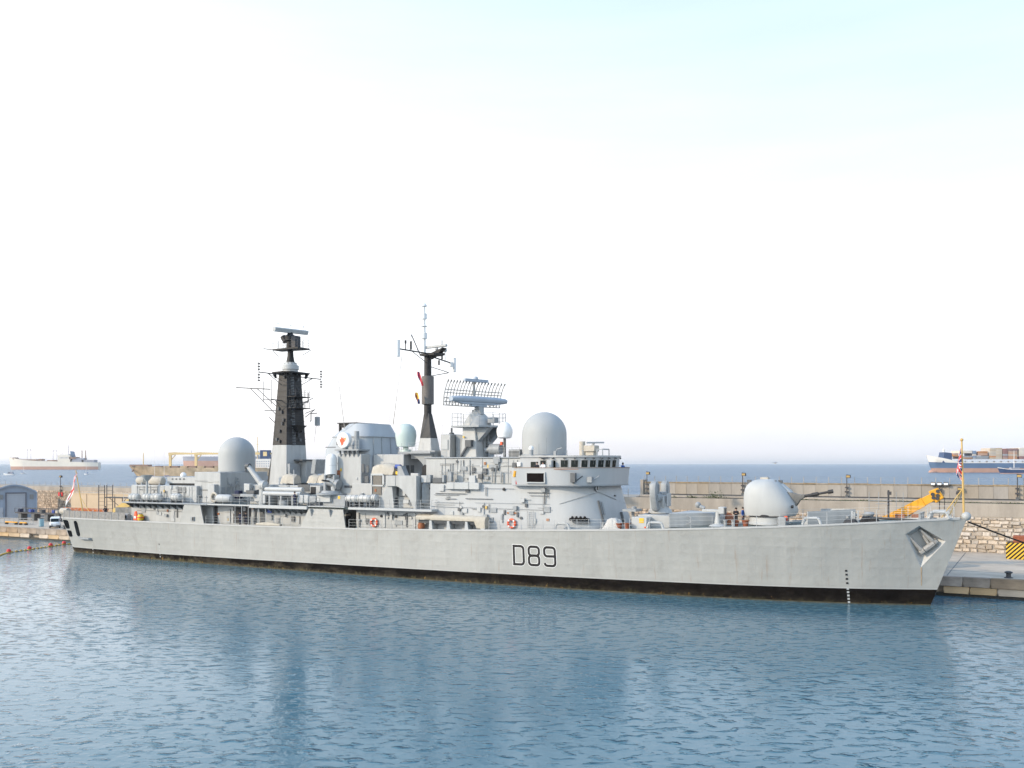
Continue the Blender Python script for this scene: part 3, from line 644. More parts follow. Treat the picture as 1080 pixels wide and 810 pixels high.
def clip(poly, a, c):
    for sgn, lim in ((1, a), (-1, c)):
        out_ = []
        for (x0, z0), (x1, z1) in zip(poly, poly[1:] + poly[:1]):
            i0 = sgn * (x0 - lim) >= 0; i1 = sgn * (x1 - lim) >= 0
            if i0: out_.append((x0, z0))
            if i0 != i1:
                k = (lim - x0) / (x1 - x0); out_.append((lim, z0 + (z1 - z0) * k))
        poly = out_
        if len(poly) < 3: return []
    return poly
chevron_barrier()

def crane():
    t = -15.0; sa, za = at(936, 549, t); sb, zb = at(991, 520.5, t); o = (sa - 2, t, 1.99)
    th = thing('mobile_crane', 'yellow telescopic mobile crane with its boom raised behind the bow', 'crane', o)
    b = B(o); b.box(sa - 5, sa + 4.5, t - 1.25, t + 1.25, 3.0, 3.7); b.obj('chassis', M['steel'], th, bevel=.05)
    b = B(o); b.box(sa + 2.6, sa + 4.6, t - 1.2, t + 1.2, 3.6, 5.0); cb = b.obj('cab', M['yellow'], th, bevel=.12)
    b = B(o); b.box(sa + 3.9, sa + 4.63, t - 1.0, t + 1.0, 4.2, 4.85); b.obj('windscreen', M['glass'], cb)
    for s in (sa - 4, sa - 2.4, sa + 1.8, sa + 3.6):
        for tt in (t - 1.2, t + .85):
            b = B(o); b.cyl((s, tt, 2.55), (s, tt + .35, 2.55), .56, n=16); b.obj('wheel', M['tyre'], th)
    b = B(o); b.box(sa - 2.6, sa + .6, t - 1, t + 1, 3.7, za - .7); b.obj('turntable', M['yellow'], th, bevel=.08)
    d = Vector((sb - sa, 0, zb - za)); L = d.length; d.normalize(); u = Vector((-d.z, 0, d.x))
    def sect(k0, k1, h0, h1, w):
        p0 = Vector((sa, t, za)) + d * L * k0; p1 = Vector((sa, t, za)) + d * L * k1
        rg = lambda p, h: [tuple(p + u * h + Vector((0, w, 0))), tuple(p + u * h + Vector((0, -w, 0))), tuple(p - u * h + Vector((0, -w, 0))), tuple(p - u * h + Vector((0, w, 0)))]
        b.loft([rg(p0, h0), rg(p1, h1)])
    b = B(o); sect(-.1, .70, .62, .50, .42); b.obj('boom', M['yellow'], th, bevel=.03)
    b = B(o); sect(.70, .90, .44, .40, .34); b.obj('boom_extension', M['yellow'], th, bevel=.03)
    b = B(o); sect(.86, 1.03, .74, .62, .30); hd = b.obj('boom_head', M['yellow'], th, bevel=.08)
    for k, q in ((.9, .25), (.96, -.1), (1.0, .3), (.93, -.35), (.88, -.1)):
        p = Vector((sa, t, za)) + d * L * k + u * q; b = B(o); b.cyl((p.x, t - .42, p.z), (p.x, t + .42, p.z), .2, n=10); b.obj('sheave', M['steel'], hd)
    p = Vector((sb, t, zb)) - u * .5
    b = B(o); b.tube([(p.x - .25, t - .1, p.z), (p.x - .3, t - .1, p.z - 2.2)], .045); b.tube([(p.x + .25, t + .1, p.z), (p.x + .2, t + .1, p.z - 2.2)], .045); b.obj('hoist_rope', M['steel'], th)
    b = B(o); b.lathe((p.x, t, p.z - 3.2), [(.05, 0), (.35, .2), (.35, .8), (.1, 1.05)], 12); b.obj('hook_block', M['gunmetal'], th)
    b = B(o); b.cyl((sa - .2, t, za - 1.2), (sa + d.x * 3, t, za + d.z * 3 - .55), .16); b.obj('lift_ram', M['grey2'], th)
    for ds, q in ((.9, .3), (2.6, .3)):
        b = B(o); b.box(sa + ds, sa + ds + 1.0, t + .55, t + 1.1, 7.2, 7.9); b.obj('toolbox', M['brown'], th)
crane()
def aerial():
    t = -13; s, z = at(937, 517, t); o = (s, t, 1.99)
    th = thing('antenna_mast', 'thin dark mast with crossed antennas left of the yellow crane boom', 'mast', o)
    b = B(o); b.cyl((s, t, 1.99), (s, t, z), .14, .1, 8); b.obj('pole', M['steel'], th)
    for zz, w_ in ((z - 1.15, 2.1), (z - 1.5, 1.3)):
        b = B(o); b.tube([(s - w_, t, zz), (s + .4, t, zz)], .04); b.tube([(s, t - .8, zz), (s, t + .8, zz)], .04); b.obj('cross_arm', M['grey2'], th)
    for ds in (-2.0, -1.0, .8, 1.5):
        b = B(o); b.tube([(s + ds, t, z - 2.2), (s + ds, t, z - .2)], .035); b.tube([(s + ds, t, z - 1.15), (s, t, z - 1.15)], .025); b.obj('antenna_rod', M['grey2'], th)
    b = B(o); b.box(s - .1, s + .3, t - .15, t + .15, z - .5, z - .15); b.obj('junction_box', M['steel'], th)
aerial()
# ------------------------------------------------------------------ the destroyer
S = thing('destroyer', 'long pale grey naval destroyer moored along the quay with D89 on its hull', 'warship', (0, 0, 0))
HD = [(0, 4.6), (.012, 5.45), (.05, 6.0), (.1, 6.45), (.2, 6.95), (.35, 7.15), (.6, 7.15), (.7, 7.02), (.78, 6.6), (.85, 5.85), (.9, 4.85), (.95, 3.05), (.98, 1.35), (1, .12)]
HW = [(0, 3.7), (.012, 4.4), (.05, 5.0), (.1, 5.6), (.2, 6.5), (.35, 7.0), (.6, 7.0), (.7, 6.4), (.78, 5.75), (.85, 4.95), (.9, 3.9), (.948, 2.45), (.98, .95), (1, .08)]
ZD = [(-2, 5.2), (35, 5.3), (50, 5.42), (60, 5.58), (70, 5.83), (80, 6.13), (93, 6.62), (102, 7.05), (110, 7.5), (116, 7.9), (122.4, 8.29), (130, 8.7)]
def smooth_tb(tb, x, d):
    return (lerp(tb, x - d) + 2 * lerp(tb, x) + lerp(tb, x + d)) / 4
def zdeck(s): return smooth_tb(ZD, s, 3)
def ends(z): return -0.2 - 0.35 * z * (1 if z > 0 else .5), 119.3 + 0.376 * z
def hb(a, k):                                                     # half breadth, k = height as a fraction of the deck height
    dd = .012 if .02 < a < .985 else 0
    wl = smooth_tb(HW, a, dd); dk = smooth_tb(HD, a, dd)
    return wl * (1 + min(k, 0) * .25) if k <= 0 else wl + (dk - wl) * k ** 1.25
def hull_t(s, z):
    a0, a1 = ends(z); a = min(1, max(0, (s - a0) / (a1 - a0))); return hb(a, z / zdeck(s))
def boot_z(s): return .78 + .75 * max(0, s) / 120
def build_hull():
    al = [0, .004, .008, .012, .02, .03, .04] + [.05 + i * .01 for i in range(90)] + [.945, .95, .955, .96, .965, .97, .975, .98, .985, .99, .995, 1.0]
    al = sorted(set(round(a, 4) for a in al))
    rings = []
    for a in al:
        ring = []
        for lv in range(12):
            s_n = a * 121
            zz = [-1.5, -.4, .12, boot_z(s_n), boot_z(s_n) + .10, None, None, None, None, None, None, None][lv]
            if zz is None:
                top = zdeck(ends(zdeck(s_n))[0] + a * (ends(zdeck(s_n))[1] - ends(zdeck(s_n))[0])); z4 = boot_z(s_n) + .10
                zz = z4 + (top - z4) * (lv - 4) / 7
            a0, a1 = ends(zz); s = a0 + a * (a1 - a0)
            ring.append((s, hb(a, zz / zdeck(s)), zz))
        rings.append(ring + [(s, -t, z) for s, t, z in reversed(ring)])
    b = B(); n = 24
    pts = [p for r in rings for p in r]; fs = []; mi = []
    for i in range(len(rings) - 1):
        for j in range(n):
            k = (j + 1) % n; fs.append((i * n + j, i * n + k, (i + 1) * n + k, (i + 1) * n + j))
            lv = j if j < 11 else (22 - j if 12 <= j < 23 else None)
            mi.append(3 if j == 11 else (1 if j == 23 else (1 if lv < 3 and lv != 1 else (2 if lv == 1 else (5 if lv == 3 else 0)))))
    fs.append(tuple(range(n))); fs.append(tuple(range(len(pts) - n, len(pts)))); mi += [0, 0]
    b.add(pts, fs); b.mi = mi
    mats = [M['hull'], M['boot'], M['scum'], M['deck'], M['shade'], M['paleline']]
    o = b.obj('hull', mats, S, sharp=50)
    cut = []
    def cutter(rings_):
        c = B(); c.k = 4; c.loft(rings_); q = c.obj('cutter', mats, None); cut.append(q)
    def rr(cs, cz, w, h, t, rad=.45):
        p = []
        for qx, qz, a0 in ((1, 1, 0), (-1, 1, 90), (-1, -1, 180), (1, -1, 270)):
            for a in (0, 30, 60, 90):
                an = math.radians(a0 + a); p.append((cs + qx * (w - rad) + rad * math.cos(an), t, cz + qz * (h - rad) + rad * math.sin(an)))
        return p
    s_, z_ = at(80.8, 557.5, 5.5); cutter([rr(s_, z_, .52, 1.2, 3.2), rr(s_, z_, .52, 1.2, 7.5)])
    # the opening round the starboard quarter, through the side and the transom
    cutter([[(p[0] - 1.0, 3.9, p[2]) for p in rr(.85, 4.25, 1.05, .68, 0, .4)], [(p[0] - 1.0, 7.5, p[2]) for p in rr(.85, 4.25, 1.05, .68, 0, .4)]])
    cutter([[(p[0] - .55, 3.7, p[2]) for p in rr(.72, 2.85, .95, .5, 0, .3)], [(p[0] - .55, 7.5, p[2]) for p in rr(.72, 2.85, .95, .5, 0, .3)]])
    # anchor recess
    for sg in (1, -1):
        outer = [(955, 563.5), (969.5, 554.5), (997.5, 571), (971, 598.5)]; inner = [(959.5, 565), (970, 558.5), (985, 568.5), (971.5, 582)]
        ro = []; ri = []
        for x, y in outer:
            t = 1.5
            for _ in range(6): s, z = at(x, y, t); t = hull_t(s, z)
            ro.append((s, z, t))
        for x, y in inner:
            t = 1.5
            for _ in range(6): s, z = at(x, y, t); t = hull_t(s, z)
            ri.append((s, z, t))
        if sg == 1: build_hull.anchor = (ro, ri)
        c0 = [(s, sg * (t - 1.05), z) for s, z, t in ri]; c1 = [(s, sg * t, z) for s, z, t in ro]
        c2 = [(s + (s - cc[0]) * .28, sg * (t + .16), z + (z - cc[1]) * .28) for (s, z, t), cc in zip(ro, ri)]
        cc = B(); cc.k = 5; cc.loft([c0, c1, c2]); q = cc.obj('cutter', mats, None); cut.append(q)
    for q in cut:
        q.parent = S
        m = o.modifiers.new('cut', 'BOOLEAN'); m.operation = 'DIFFERENCE'; m.object = q; m.solver = 'EXACT'
    bpy.context.view_layer.update()
    dg = bpy.context.evaluated_depsgraph_get(); me = bpy.data.meshes.new_from_object(o.evaluated_get(dg))
    bm = bmesh.new(); bm.from_mesh(me)
    for e in bm.edges:
        if len(e.link_faces) == 2: e.smooth = e.calc_face_angle(0) < math.radians(14)
    bm.to_mesh(me); bm.free()
    o.modifiers.clear(); o.data = me
    for q in cut: bpy.data.objects.remove(q)
    return o
M['paleline'] = mat('hull_edge_paint', (0.43, 0.43, 0.42), 0.5, 0.06, 1.0)
HULL = build_hull()
# gunwale angle along the deck edge
b = B()
for sg in (1, -1):
    rings = []
    for i in range(0, 111):
        s = -1.9 + i * 1.125; z = zdeck(s); t = hull_t(s, z)
        rings.append([(s, sg * (t - .22), z - .05), (s, sg * (t + .05), z - .05), (s, sg * (t + .05), z + .13), (s, sg * (t - .22), z + .13)])
    b.loft(rings)
b.obj('gunwale', M['paleline'], HULL)
# vertical plate butts and the long strake weld, raised a little from the shell
b = B()
def seam(pts, w):
    r = []
    for s, z in pts:
        t = hull_t(s, z); r.append([(s - w, t - .02, z), (s + w, t - .02, z), (s + w, t + .004, z), (s - w, t + .004, z)])
    b.loft(r)
for i, s in enumerate(range(8, 116, 6)):
    seam([(s + (z - 3) * .02, z) for z in [boot_z(s) + .2 + (zdeck(s) - boot_z(s) - .4) * k / 8 for k in range(9)]], .02)
b.obj('plate_seam', M['hull'], HULL)

def ribbon(b, pts, w, off, closed=False):                         # a flat painted stroke that lies on the shell plating
    P2 = [Vector(p) for p in pts]; n = len(P2); L = []; Rr = []
    for i in range(n):
        if closed: d = (P2[(i + 1) % n] - P2[i]).normalized() + (P2[i] - P2[i - 1]).normalized()
        else: d = (P2[min(i + 1, n - 1)] - P2[max(i - 1, 0)])
        d.normalize(); nn = Vector((-d.y, d.x)); k = 1.0
        if closed or 0 < i < n - 1:
            e = (P2[(i + 1) % n] - P2[i]).normalized(); k = 1 / max(.6, abs(e.dot(d)))
        L.append(P2[i] + nn * w * k); Rr.append(P2[i] - nn * w * k)
    lay = lambda p: (p.x, hull_t(p.x, p.y) + off, p.y)
    pts3 = [lay(p) for p in L] + [lay(p) for p in Rr]
    fs = [(i, (i + 1) % n, n + (i + 1) % n, n + i) for i in range(n if closed else n - 1)]
    b.add(pts3, fs)
def arc(cx, cz, rx, rz, a0, a1, n=6): return [(cx + rx * math.cos(math.radians(a0 + (a1 - a0) * i / n)), cz + rz * math.sin(math.radians(a0 + (a1 - a0) * i / n))) for i in range(n + 1)]
def glyphs():
    z0, z1 = 2.42, 4.42; zm = (z0 + z1) / 2 + .03; r = .34; out_ = []
    s = 78.1; w_ = 1.18                                           # D
    out_.append(([(s, z0), (s + w_ - r, z0)] + arc(s + w_ - r, z0 + r, r, r, -90, 0) + arc(s + w_ - r, z1 - r, r, r, 0, 90) + [(s, z1)], True))
    s = 79.92; w_ = 1.22                                          # 8
    out_.append((arc(s + w_ - r, z0 + r, r, r, -90, 0) + arc(s + w_ - r, zm - r, r, r, 0, 90) + arc(s + r, zm - r, r, r, 90, 180) + arc(s + r, z0 + r, r, r, 180, 270), True))
    out_.append((arc(s + w_ - r, zm + r, r, r, -90, 0) + arc(s + w_ - r, z1 - r, r, r, 0, 90) + arc(s + r, z1 - r, r, r, 90, 180) + arc(s + r, zm + r, r, r, 180, 270), True))
    s = 81.78; w_ = 1.25                                          # 9
    out_.append((arc(s + w_, zm + .02, .001, .001, 0, 1, 1)[:1] + [(s + r, zm)] + arc(s + r, zm + r, r, r, 270, 180) + arc(s + r, z1 - r, r, r, 180, 90) + arc(s + w_ - r, z1 - r, r, r, 90, 0) + [(s + w_, zm)] + arc(s + w_ - r, z0 + r, r, r, 0, -90) + arc(s + r, z0 + r, r, r, 270, 190), False))
    for i, (pts, cl) in enumerate(out_):
        q = []
        for p in pts:
            if not q or (Vector(p) - Vector(q[-1])).length > .02: q.append(p)
        if cl and (Vector(q[0]) - Vector(q[-1])).length < .02: q.pop()
        fine = []
        m_ = len(q)
        for a, c in zip(q, q[1:] + (q[:1] if cl else [])):
            k = max(1, int((Vector(c) - Vector(a)).length / .4))
            fine += [(a[0] + (c[0] - a[0]) * j / k, a[1] + (c[1] - a[1]) * j / k) for j in range(k)]
        if not cl: fine.append(q[-1])
        b = B(); ribbon(b, fine, .14, .016, cl); b.obj('pennant_character', M['ink'], HULL)
        b = B(); ribbon(b, fine, .20, .010, cl); b.obj('character_outline', M['white'], HULL)
M['ink'] = mat('pennant_black', (0.012, 0.01, 0.012), 0.5, 0.2, 3)
glyphs()
# draught marks
def marks(x, ys, white_below, w_=.10):
    b = B(); b2 = B()
    for y in ys:
        t = 3.0
        for _ in range(6): s, z = at(x + (y - ys[0]) * .09, y, t); t = hull_t(s, z)
        (b2 if y >= white_below else b).add([(q_, hull_t(q_, r_) + .03, r_) for q_, r_ in ((s - w_, z - .09), (s + w_, z - .09), (s + w_, z + .09), (s - w_, z + .09))], [(0, 1, 2, 3)])
    if b.v: b.obj('draught_mark', M['ink'], HULL)
    b2.obj('draught_mark', M['pale'], HULL)
marks(892.5, [602, 606, 610.5, 615, 621, 624.5, 628, 631.5, 635], 619)
marks(97.3, [570, 573, 576, 579.5, 582.5], 573, .08); marks(168, [574, 577, 580.5, 584, 587], 575, .08)
# anchor
M['anchor'] = mat('anchor_grey', (0.30, 0.29, 0.275), 0.6, 0.25, 3, rust=0.6)
def anchor():
    ro, ri = build_hull.anchor
    def pt(x, y, off):
        t = 1.5
        for _ in range(6): s, z = at(x, y, t); t = hull_t(s, z) + off
        return Vector((s, t, z))
    b = B(); b.cyl(pt(970, 558, -.75), pt(979, 573, -.35), .13, .16, 8); an = b.obj('anchor', M['anchor'], S)
    b = B()
    p = [pt(970.8, 583.0, -.25), pt(975, 580, -.12), pt(985, 573, -.12), pt(987.5, 571.5, -.25)]
    for a, c in zip(p, p[1:]): b.cyl(a, c, .27, .27, 8)
    b.obj('crown', M['anchor'], an)
    for (xa, ya), (xb, yb) in (((972, 580.5), (957.5, 564.5)), ((985, 572), (970.5, 558.5))):
        b = B(); a = pt(xa, ya, -.2); c = pt(xb, yb, -.35); b.cyl(a, c, .24, .09, 6); b.obj('fluke', M['anchor'], an)
    b = B(); t = hull_t(118.6, 4)
    r = []
    for k in range(9):
        z = 1.9 + k * .22; s = 118.55; tt = hull_t(s, z); wv = .045 + .03 * k / 8; r.append([(s - wv, tt - .01, z), (s + wv, tt - .01, z), (s + wv, tt + .006, z), (s - wv, tt + .006, z)])
    b.loft(r); b.obj('rust_streak', M['rustline'], HULL)
M['rustline'] = mat('rust_stain', (0.30, 0.22, 0.14), 0.8, 0.4, 3)
anchor()
b = B(); tz = 8.55; b.ball((122.35, .0, tz - .05), .42); b.obj('bullring', M['grey'], S)

# ---- helpers for the superstructure
def fit(name, x0, y0, x1, y1, t, d, m='grey', par=None, bevel=0.03, **k):   # a box whose starboard face shows in that rectangle of the photo, t metres off the centre line
    s0, _ = at(x0, y0, t); s1, _ = at(x1, y0, t); _, z1 = at((x0 + x1) / 2, y0, t); _, z0 = at((x0 + x1) / 2, y1, t)
    b = B(); b.box(s0, s1, t - d, t, z0, z1); return b.obj(name, M[m], par or S, bevel=bevel)
def blk(name, s0, s1, t0, t1, z0, z1, m='grey', par=None, bevel=0.05):
    b = B(); b.box(s0, s1, t0, t1, z0, z1); return b.obj(name, M[m], par or S, bevel=bevel)
def rail(pts, h=1.05, gap=1.5, bars=3, name='guardrail', par=None, r=.024, m='pale'):
    b = B()
    for a, c in zip(pts, pts[1:]):
        a = Vector(a); c = Vector(c); n = max(1, round((c - a).length / gap))
        for i in range(n + 1):
            p = a + (c - a) * i / n; b.cyl(p, p + Vector((0, 0, h)), r * 1.15, n=5)
        for k in range(bars):
            z = Vector((0, 0, h * (k + 1) / bars)); b.cyl(a + z, c + z, r * .6, n=4)
    return b.obj(name, M[m], par or S)
def sgp(x, p): return math.copysign(abs(x) ** p, x)
def plan(sa, sc_, A, Bh, n=26, p=1.0):
    return [(sa, Bh)] + [(sc_ + A * sgp(math.sin(PI * i / n), p), Bh * sgp(math.cos(PI * i / n), p)) for i in range(n + 1)] + [(sa, -Bh)]

# ---- deck edge rails
def deck_rail(s0, s1, sg=1, **k):
    pts = []; n = max(1, int((s1 - s0) / 4))
    for i in range(n + 1):
        s = s0 + (s1 - s0) * i / n; pts.append((s, sg * (hull_t(s, zdeck(s)) - .12), zdeck(s) + .1))
    rail(pts, **k)
for sg in (1, -1):
    deck_rail(31.2, 47.5, sg); deck_rail(55.4, 64.8, sg); deck_rail(75, 91, sg); deck_rail(91.5, 121.3, sg, gap=2.2, h=1.15)
# flight deck nets, lowered panels of mesh standing as low screens
def nets():
    for sg in (1, -1):
        s = -1.6; i = 0
        while s < 14.2:
            t = hull_t(s, 5.2); t2 = hull_t(min(s + 1.5, 14.4), 5.2)
            b = B(); h = 1.05; z = zdeck(s) + .13
            b.loft([[(s, sg * t, z), (s, sg * (t - .05), z), (s, sg * (t - .05), z + h), (s, sg * t, z + h)], [(s + 1.42, sg * t2, z), (s + 1.42, sg * (t2 - .05), z), (s + 1.42, sg * (t2 - .05), z + h), (s + 1.42, sg * t2, z + h)]])
            b.obj('net_screen', M['net'], S)
            b = B(); b.cyl((s - .04, sg * t, z - .2), (s - .04, sg * t, z + h + .05), .05, n=6); b.obj('stanchion', M['grey2'], S)
            s += 1.5
M['net'] = mat('screen_grey', (0.25, 0.24, 0.225), 0.9, 0.25, 3)
nets()
s_, z_ = at(66, 538, 5.2)
b = B(); b.cyl((s_ - .5, 5.0, 6.2), (s_ + 1.1, 5.0, 6.2), .5, n=14); b.obj('fairlead_drum', M['canvas2'], S, bevel=.05)
b = B(); s_, z_ = at(89, 567.5, 5.9); z_ = 2.35; b.vprism([(2.9, 5.0), (6.4, 5.3), (6.0, 5.9), (3.6, 5.75)], z_ - .12, z_ + .1); b.obj('fender_shelf', M['grey2'], HULL)

# ---- hangar and after superstructure
Z1, Z2, Z3 = 8.08, 11.1, 14.2                                      # 01, 02 and 03 decks
blk('hangar_lower', 14.8, 31, -5.5, 5.5, 5.2, 7.8)
b = B(); b.box(14.3, 27.5, -5.1, 5.1, 8.06, 10.35); HG = b.obj('hangar', M['grey'], S, bevel=.06)
b = B(); b.box(14.28, 14.32, -4.6, 4.6, 5.4, 9.9); b.obj('hangar_door', M['grey2'], HG)
blk('platform', 14.6, 31.4, -6.95, 6.95, 7.83, 8.05, 'grey2')
for k in range(10):                                                # brackets under the platform
    s = 15.2 + k * 1.25
    for sg in (1, -1):
        b = B(); b.tprism([(sg * 5.5, 7.83), (sg * 6.8, 7.83), (sg * 5.5, 7.1)], s - .06, s + .06); b.obj('bracket', M['shade'], S)
rail([(14.8, 6.8, 8.05), (31.2, 6.8, 8.05)]); rail([(14.8, -6.8, 8.05), (31.2, -6.8, 8.05)])
blk('hangar_roof_house', 20.4, 26, -4, 4, 10.62, 11.55)
blk('roof_gap_shade', 20.6, 25.9, -3.8, 3.8, 10.35, 10.62, 'dark')  # near-black block painting the shaded gap under the roof house
for x in (194, 200):                                               # flush lights of the hangar side
    pass
for x0, y0, x1, y1, m in ((187.5, 514, 191.5, 520, 'shade'), (192.6, 514, 196, 520, 'shade'), (197, 513.5, 199.5, 523, 'pale'), (160, 516.3, 166, 517.2, 'shade'), (147, 516, 152, 517, 'shade')):
    fit('vent_grille' if m == 'shade' else 'cable_trunk', x0, y0, x1, y1, 5.16, .12, m, HG, bevel=.01)
for x in (181, 185, 189, 193): fit('roof_window', x, 504.5, x + 1.5, 506, 4.05, .1, 'shade', bevel=0)
# stowed satellite drums on the hangar roof
for (x0, x1, yc, rr_, lb) in ((145.2, 153.6, 507.3, .56, 0), (158, 172.6, 507.6, .62, 1)):
    s0, zc = at(x0, yc, 3.4); s1, _ = at(x1, yc, 3.4)
    b = B(); b.lathe((s0, 3.4, 10.95), [(.05, 0), (rr_ * .75, .08), (rr_, .3), (rr_, s1 - s0 - .3), (rr_ * .75, s1 - s0 - .08), (.05, s1 - s0)], 20, axis='s'); pd = b.obj('drum', M['canvas2'], S)
    for s in (s0 + .35, s1 - .35): b = B(); b.box(s - .1, s + .1, 2.9, 3.9, 10.35, 10.75); b.obj('cradle', M['grey2'], pd)
s_, z_ = at(193.5, 501, 2.5); b = B(); b.ball((s_, 2.5, 11.75), .42); b.obj('small_dome', M['white'], S)
s_, z0 = at(155, 521, 6.3); _, z1 = at(155, 501, 6.3)
b = B(); b.cyl((s_, 6.3, 8.05), (s_, 6.3, z1 - .9), .16, n=10); b.cyl((s_, 6.3, z1 - .9), (s_, 6.3, z1), .16, .85, n=12); b.obj('horn_vent', M['grey'], S)
# lower storey details
for x0, y0, x1, y1, m, nm in ((149, 536, 153, 540.5, 'grey2', 'hatch'), (166, 540, 170, 543.5, 'pale', 'locker'), (146, 534, 147.3, 535.5, 'dark', 'scuttle'), (180.5, 535, 184, 550, 'pale', 'door'), (186, 536.5, 187.3, 546, 'shade', 'cable_trunk')):
    fit(nm, x0, y0, x1, y1, 5.58, .12, m, bevel=.01)
b = B(); z_ = 6.75; b.box(16, 26, 5.5, 5.55, z_, z_ + .06); b.obj('rubbing_strip', M['shade'], S)
# flush bulwark plates between the main deck and the 01 deck
def bulwark(a, c, d, e):
    for sg in (1, -1):
        b = B(); b.loft([[(a[0], sg * hull_t(a[0], 5.4), 5.3), (d[0], sg * hull_t(d[0], 5.4), 5.3), (e[0], sg * 6.98, 7.82), (c[0], sg * 6.98, 7.82)],
                         [(a[0], sg * (hull_t(a[0], 5.4) - .12), 5.3), (d[0], sg * (hull_t(d[0], 5.4) - .12), 5.3), (e[0], sg * 6.86, 7.82), (c[0], sg * 6.86, 7.82)]])
        o = b.obj('bulwark_plate', M['hull'], S)
    return o
bw = bulwark(at(189, 552, 7), at(194, 531, 7), at(215.5, 552.5, 7), at(211, 531, 7))
bulwark(at(316, 556, 7.1), at(325, 534, 7.1), at(365, 557.5, 7.1), at(361, 534, 7.1))
fit('scuttle_frame', 200.8, 545, 204.5, 549.5, 7.15, .08, 'grey2', bevel=.01); fit('scuttle', 202.5, 545.5, 204, 549, 7.17, .06, 'dark', bevel=0)
# 909 block and after radome
b = B(); b.vprism([(26.4, -4.5), (31.35, -4.5), (31.35, 4.5), (26.4, 4.5)], 8.06, 12.25); RB = b.obj('radar_house', M['grey'], S, bevel=.05)
b = B(); b.dome((28.95, -.9, 12.25), 2.53, 2.38, base=2.48); RD = b.obj('radome', M['dome'], S)
b = B(); b.lathe((28.95, -.9, 12.25), [(2.56, 0), (2.56, .12), (2.5, .14)], 30); b.obj('base_ring', M['grey2'], RD)
fit('locker', 219, 511, 221.6, 529, 4.62, .3, 'pale', RB); 
s_, _ = at(221.5, 520, 5.0); blk('side_house', s_, s_ + 1.0, 1.5, 5.2, 8.06, 10.6, 'grey')
for t in (2.0, 3.0, 4.0):
    b = B(); b.box(31.35, 31.43, t - .3, t + .3, 8.5, 10.2); b.obj('door', M['grey2'], RB)
b = B(); b.tube([(31.6, 2.2, 8.06), (31.6, 2.2, 10.3), (31.6, 1.6, 10.8), (31.6, 1.0, 10.3), (31.6, 1.0, 8.06)], .06); b.obj('swan_neck_vent', M['grey'], S)
# 01 deck walkway amidships, both sides
b = B(); b.box(31.2, 55.4, -6.6, 6.6, 7.84, 8.06); b.obj('deck_house_roof', M['deck'], S)
b = B(); b.box(31.0, 53.8, -5.3, 5.3, 5.3, 7.84); DH = b.obj('deck_house', M['grey'], S, bevel=.04)
blk('deck_house', 55.6, 66.6, -5.9, 5.9, 5.3, 7.87, bevel=.04)
for sg in (1, -1):
    b = B(); t0, t1 = (6.55, 7.08) if sg == 1 else (-7.08, -6.55)
    b.box(30.2, 39.2, min(t0, t1 - .25), t1 - (.2 if sg == 1 else 0), 7.88, 8.07); b.box(39.1, 48.8, t0, t1, 7.70, 8.10); b.obj('deck_edge_beam', M['pale'], S, bevel=.02)
    b = B(); b.box(55.4, 67.5, 5.0 if sg == 1 else -7.2, 7.2 if sg == 1 else -5.0, 7.86, 8.14); b.obj('platform', M['pale'], S, bevel=.02)
    for k in range(10):
        s = 39.8 + k * .95; b = B(); b.tprism([(sg * 5.3, 7.7), (sg * 6.7, 7.7), (sg * 5.3, 6.95)], s - .05, s + .05); b.obj('bracket', M['grey2'], S)
    for s, s2 in ((49.5, 49.6), (52.5, 52.6)):
        b = B(); b.tprism([(sg * 7.0, 7.8), (sg * 7.35, 7.8), (sg * 7.05, 6.9)], s, s2 + .05); b.obj('bracket', M['grey2'], S)
M['mastplate'] = mat('mast_plating', (0.021, 0.0195, 0.0205), 0.55, 0.5, 1.6, rust=0.10)
rail([(31.2, 6.85, 8.08), (38.8, 6.9, 8.08)], bars=3); rail([(39.2, 6.95, 8.1), (48.8, 6.95, 8.1)]); rail([(55.6, 7.1, 8.14), (67.4, 7.1, 8.14), (67.4, 6.0, 8.14)])
rail([(31.2, -6.85, 8.08), (48.8, -6.95, 8.1)]); rail([(55.6, -7.1, 8.14), (67.4, -7.1, 8.14)])
# openings, doors, frames on the main deck house
for x0, y0, x1, y1, m, nm in ((217, 535, 222, 551, 'dark', 'doorway'), (226, 534, 229, 552, 'dark', 'doorway'), (238, 541, 242.5, 551.5, 'pale', 'locker'), (246, 535, 264, 552, 'dark', 'passage'), (268, 535, 270, 553, 'shade', 'door_frame'), (274, 535, 279, 553, 'shade', 'passage'), (229.3, 541, 231, 543, 'brown', 'hose_box'), (365, 541, 370, 555, 'dark', 'doorway'), (386, 547, 389, 553, 'shade', 'hose_rack'), (416, 549, 424, 553.5, 'grey2', 'hose_rack'), (404, 540, 406, 556, 'pale', 'frame_rib'), (428, 541, 429.5, 556, 'shade', 'frame_rib'), (378, 541, 379.2, 556, 'shade', 'frame_rib'), (436, 541, 438, 558, 'pale', 'frame_rib')):  # last doorway is a dark box painting shade on the wall
    fit(nm, x0, y0, x1, y1, 5.4 if x0 < 370 else 6.0, .2, m, bevel=.01)
s_, z_ = at(284, 538, 5.6); fit('blue_cloth', 281.8, 536.6, 286.2, 540.8, 5.8, .1, 'blue', bevel=.02)
b = B()
for x in (247, 254, 261, 266, 272, 279):
    s_, _ = at(x, 545, 6.9); b.cyl((s_, 6.75, 5.4), (s_, 6.75, 7.85), .05, n=6)
b.obj('deck_pillar', M['pale'], S)
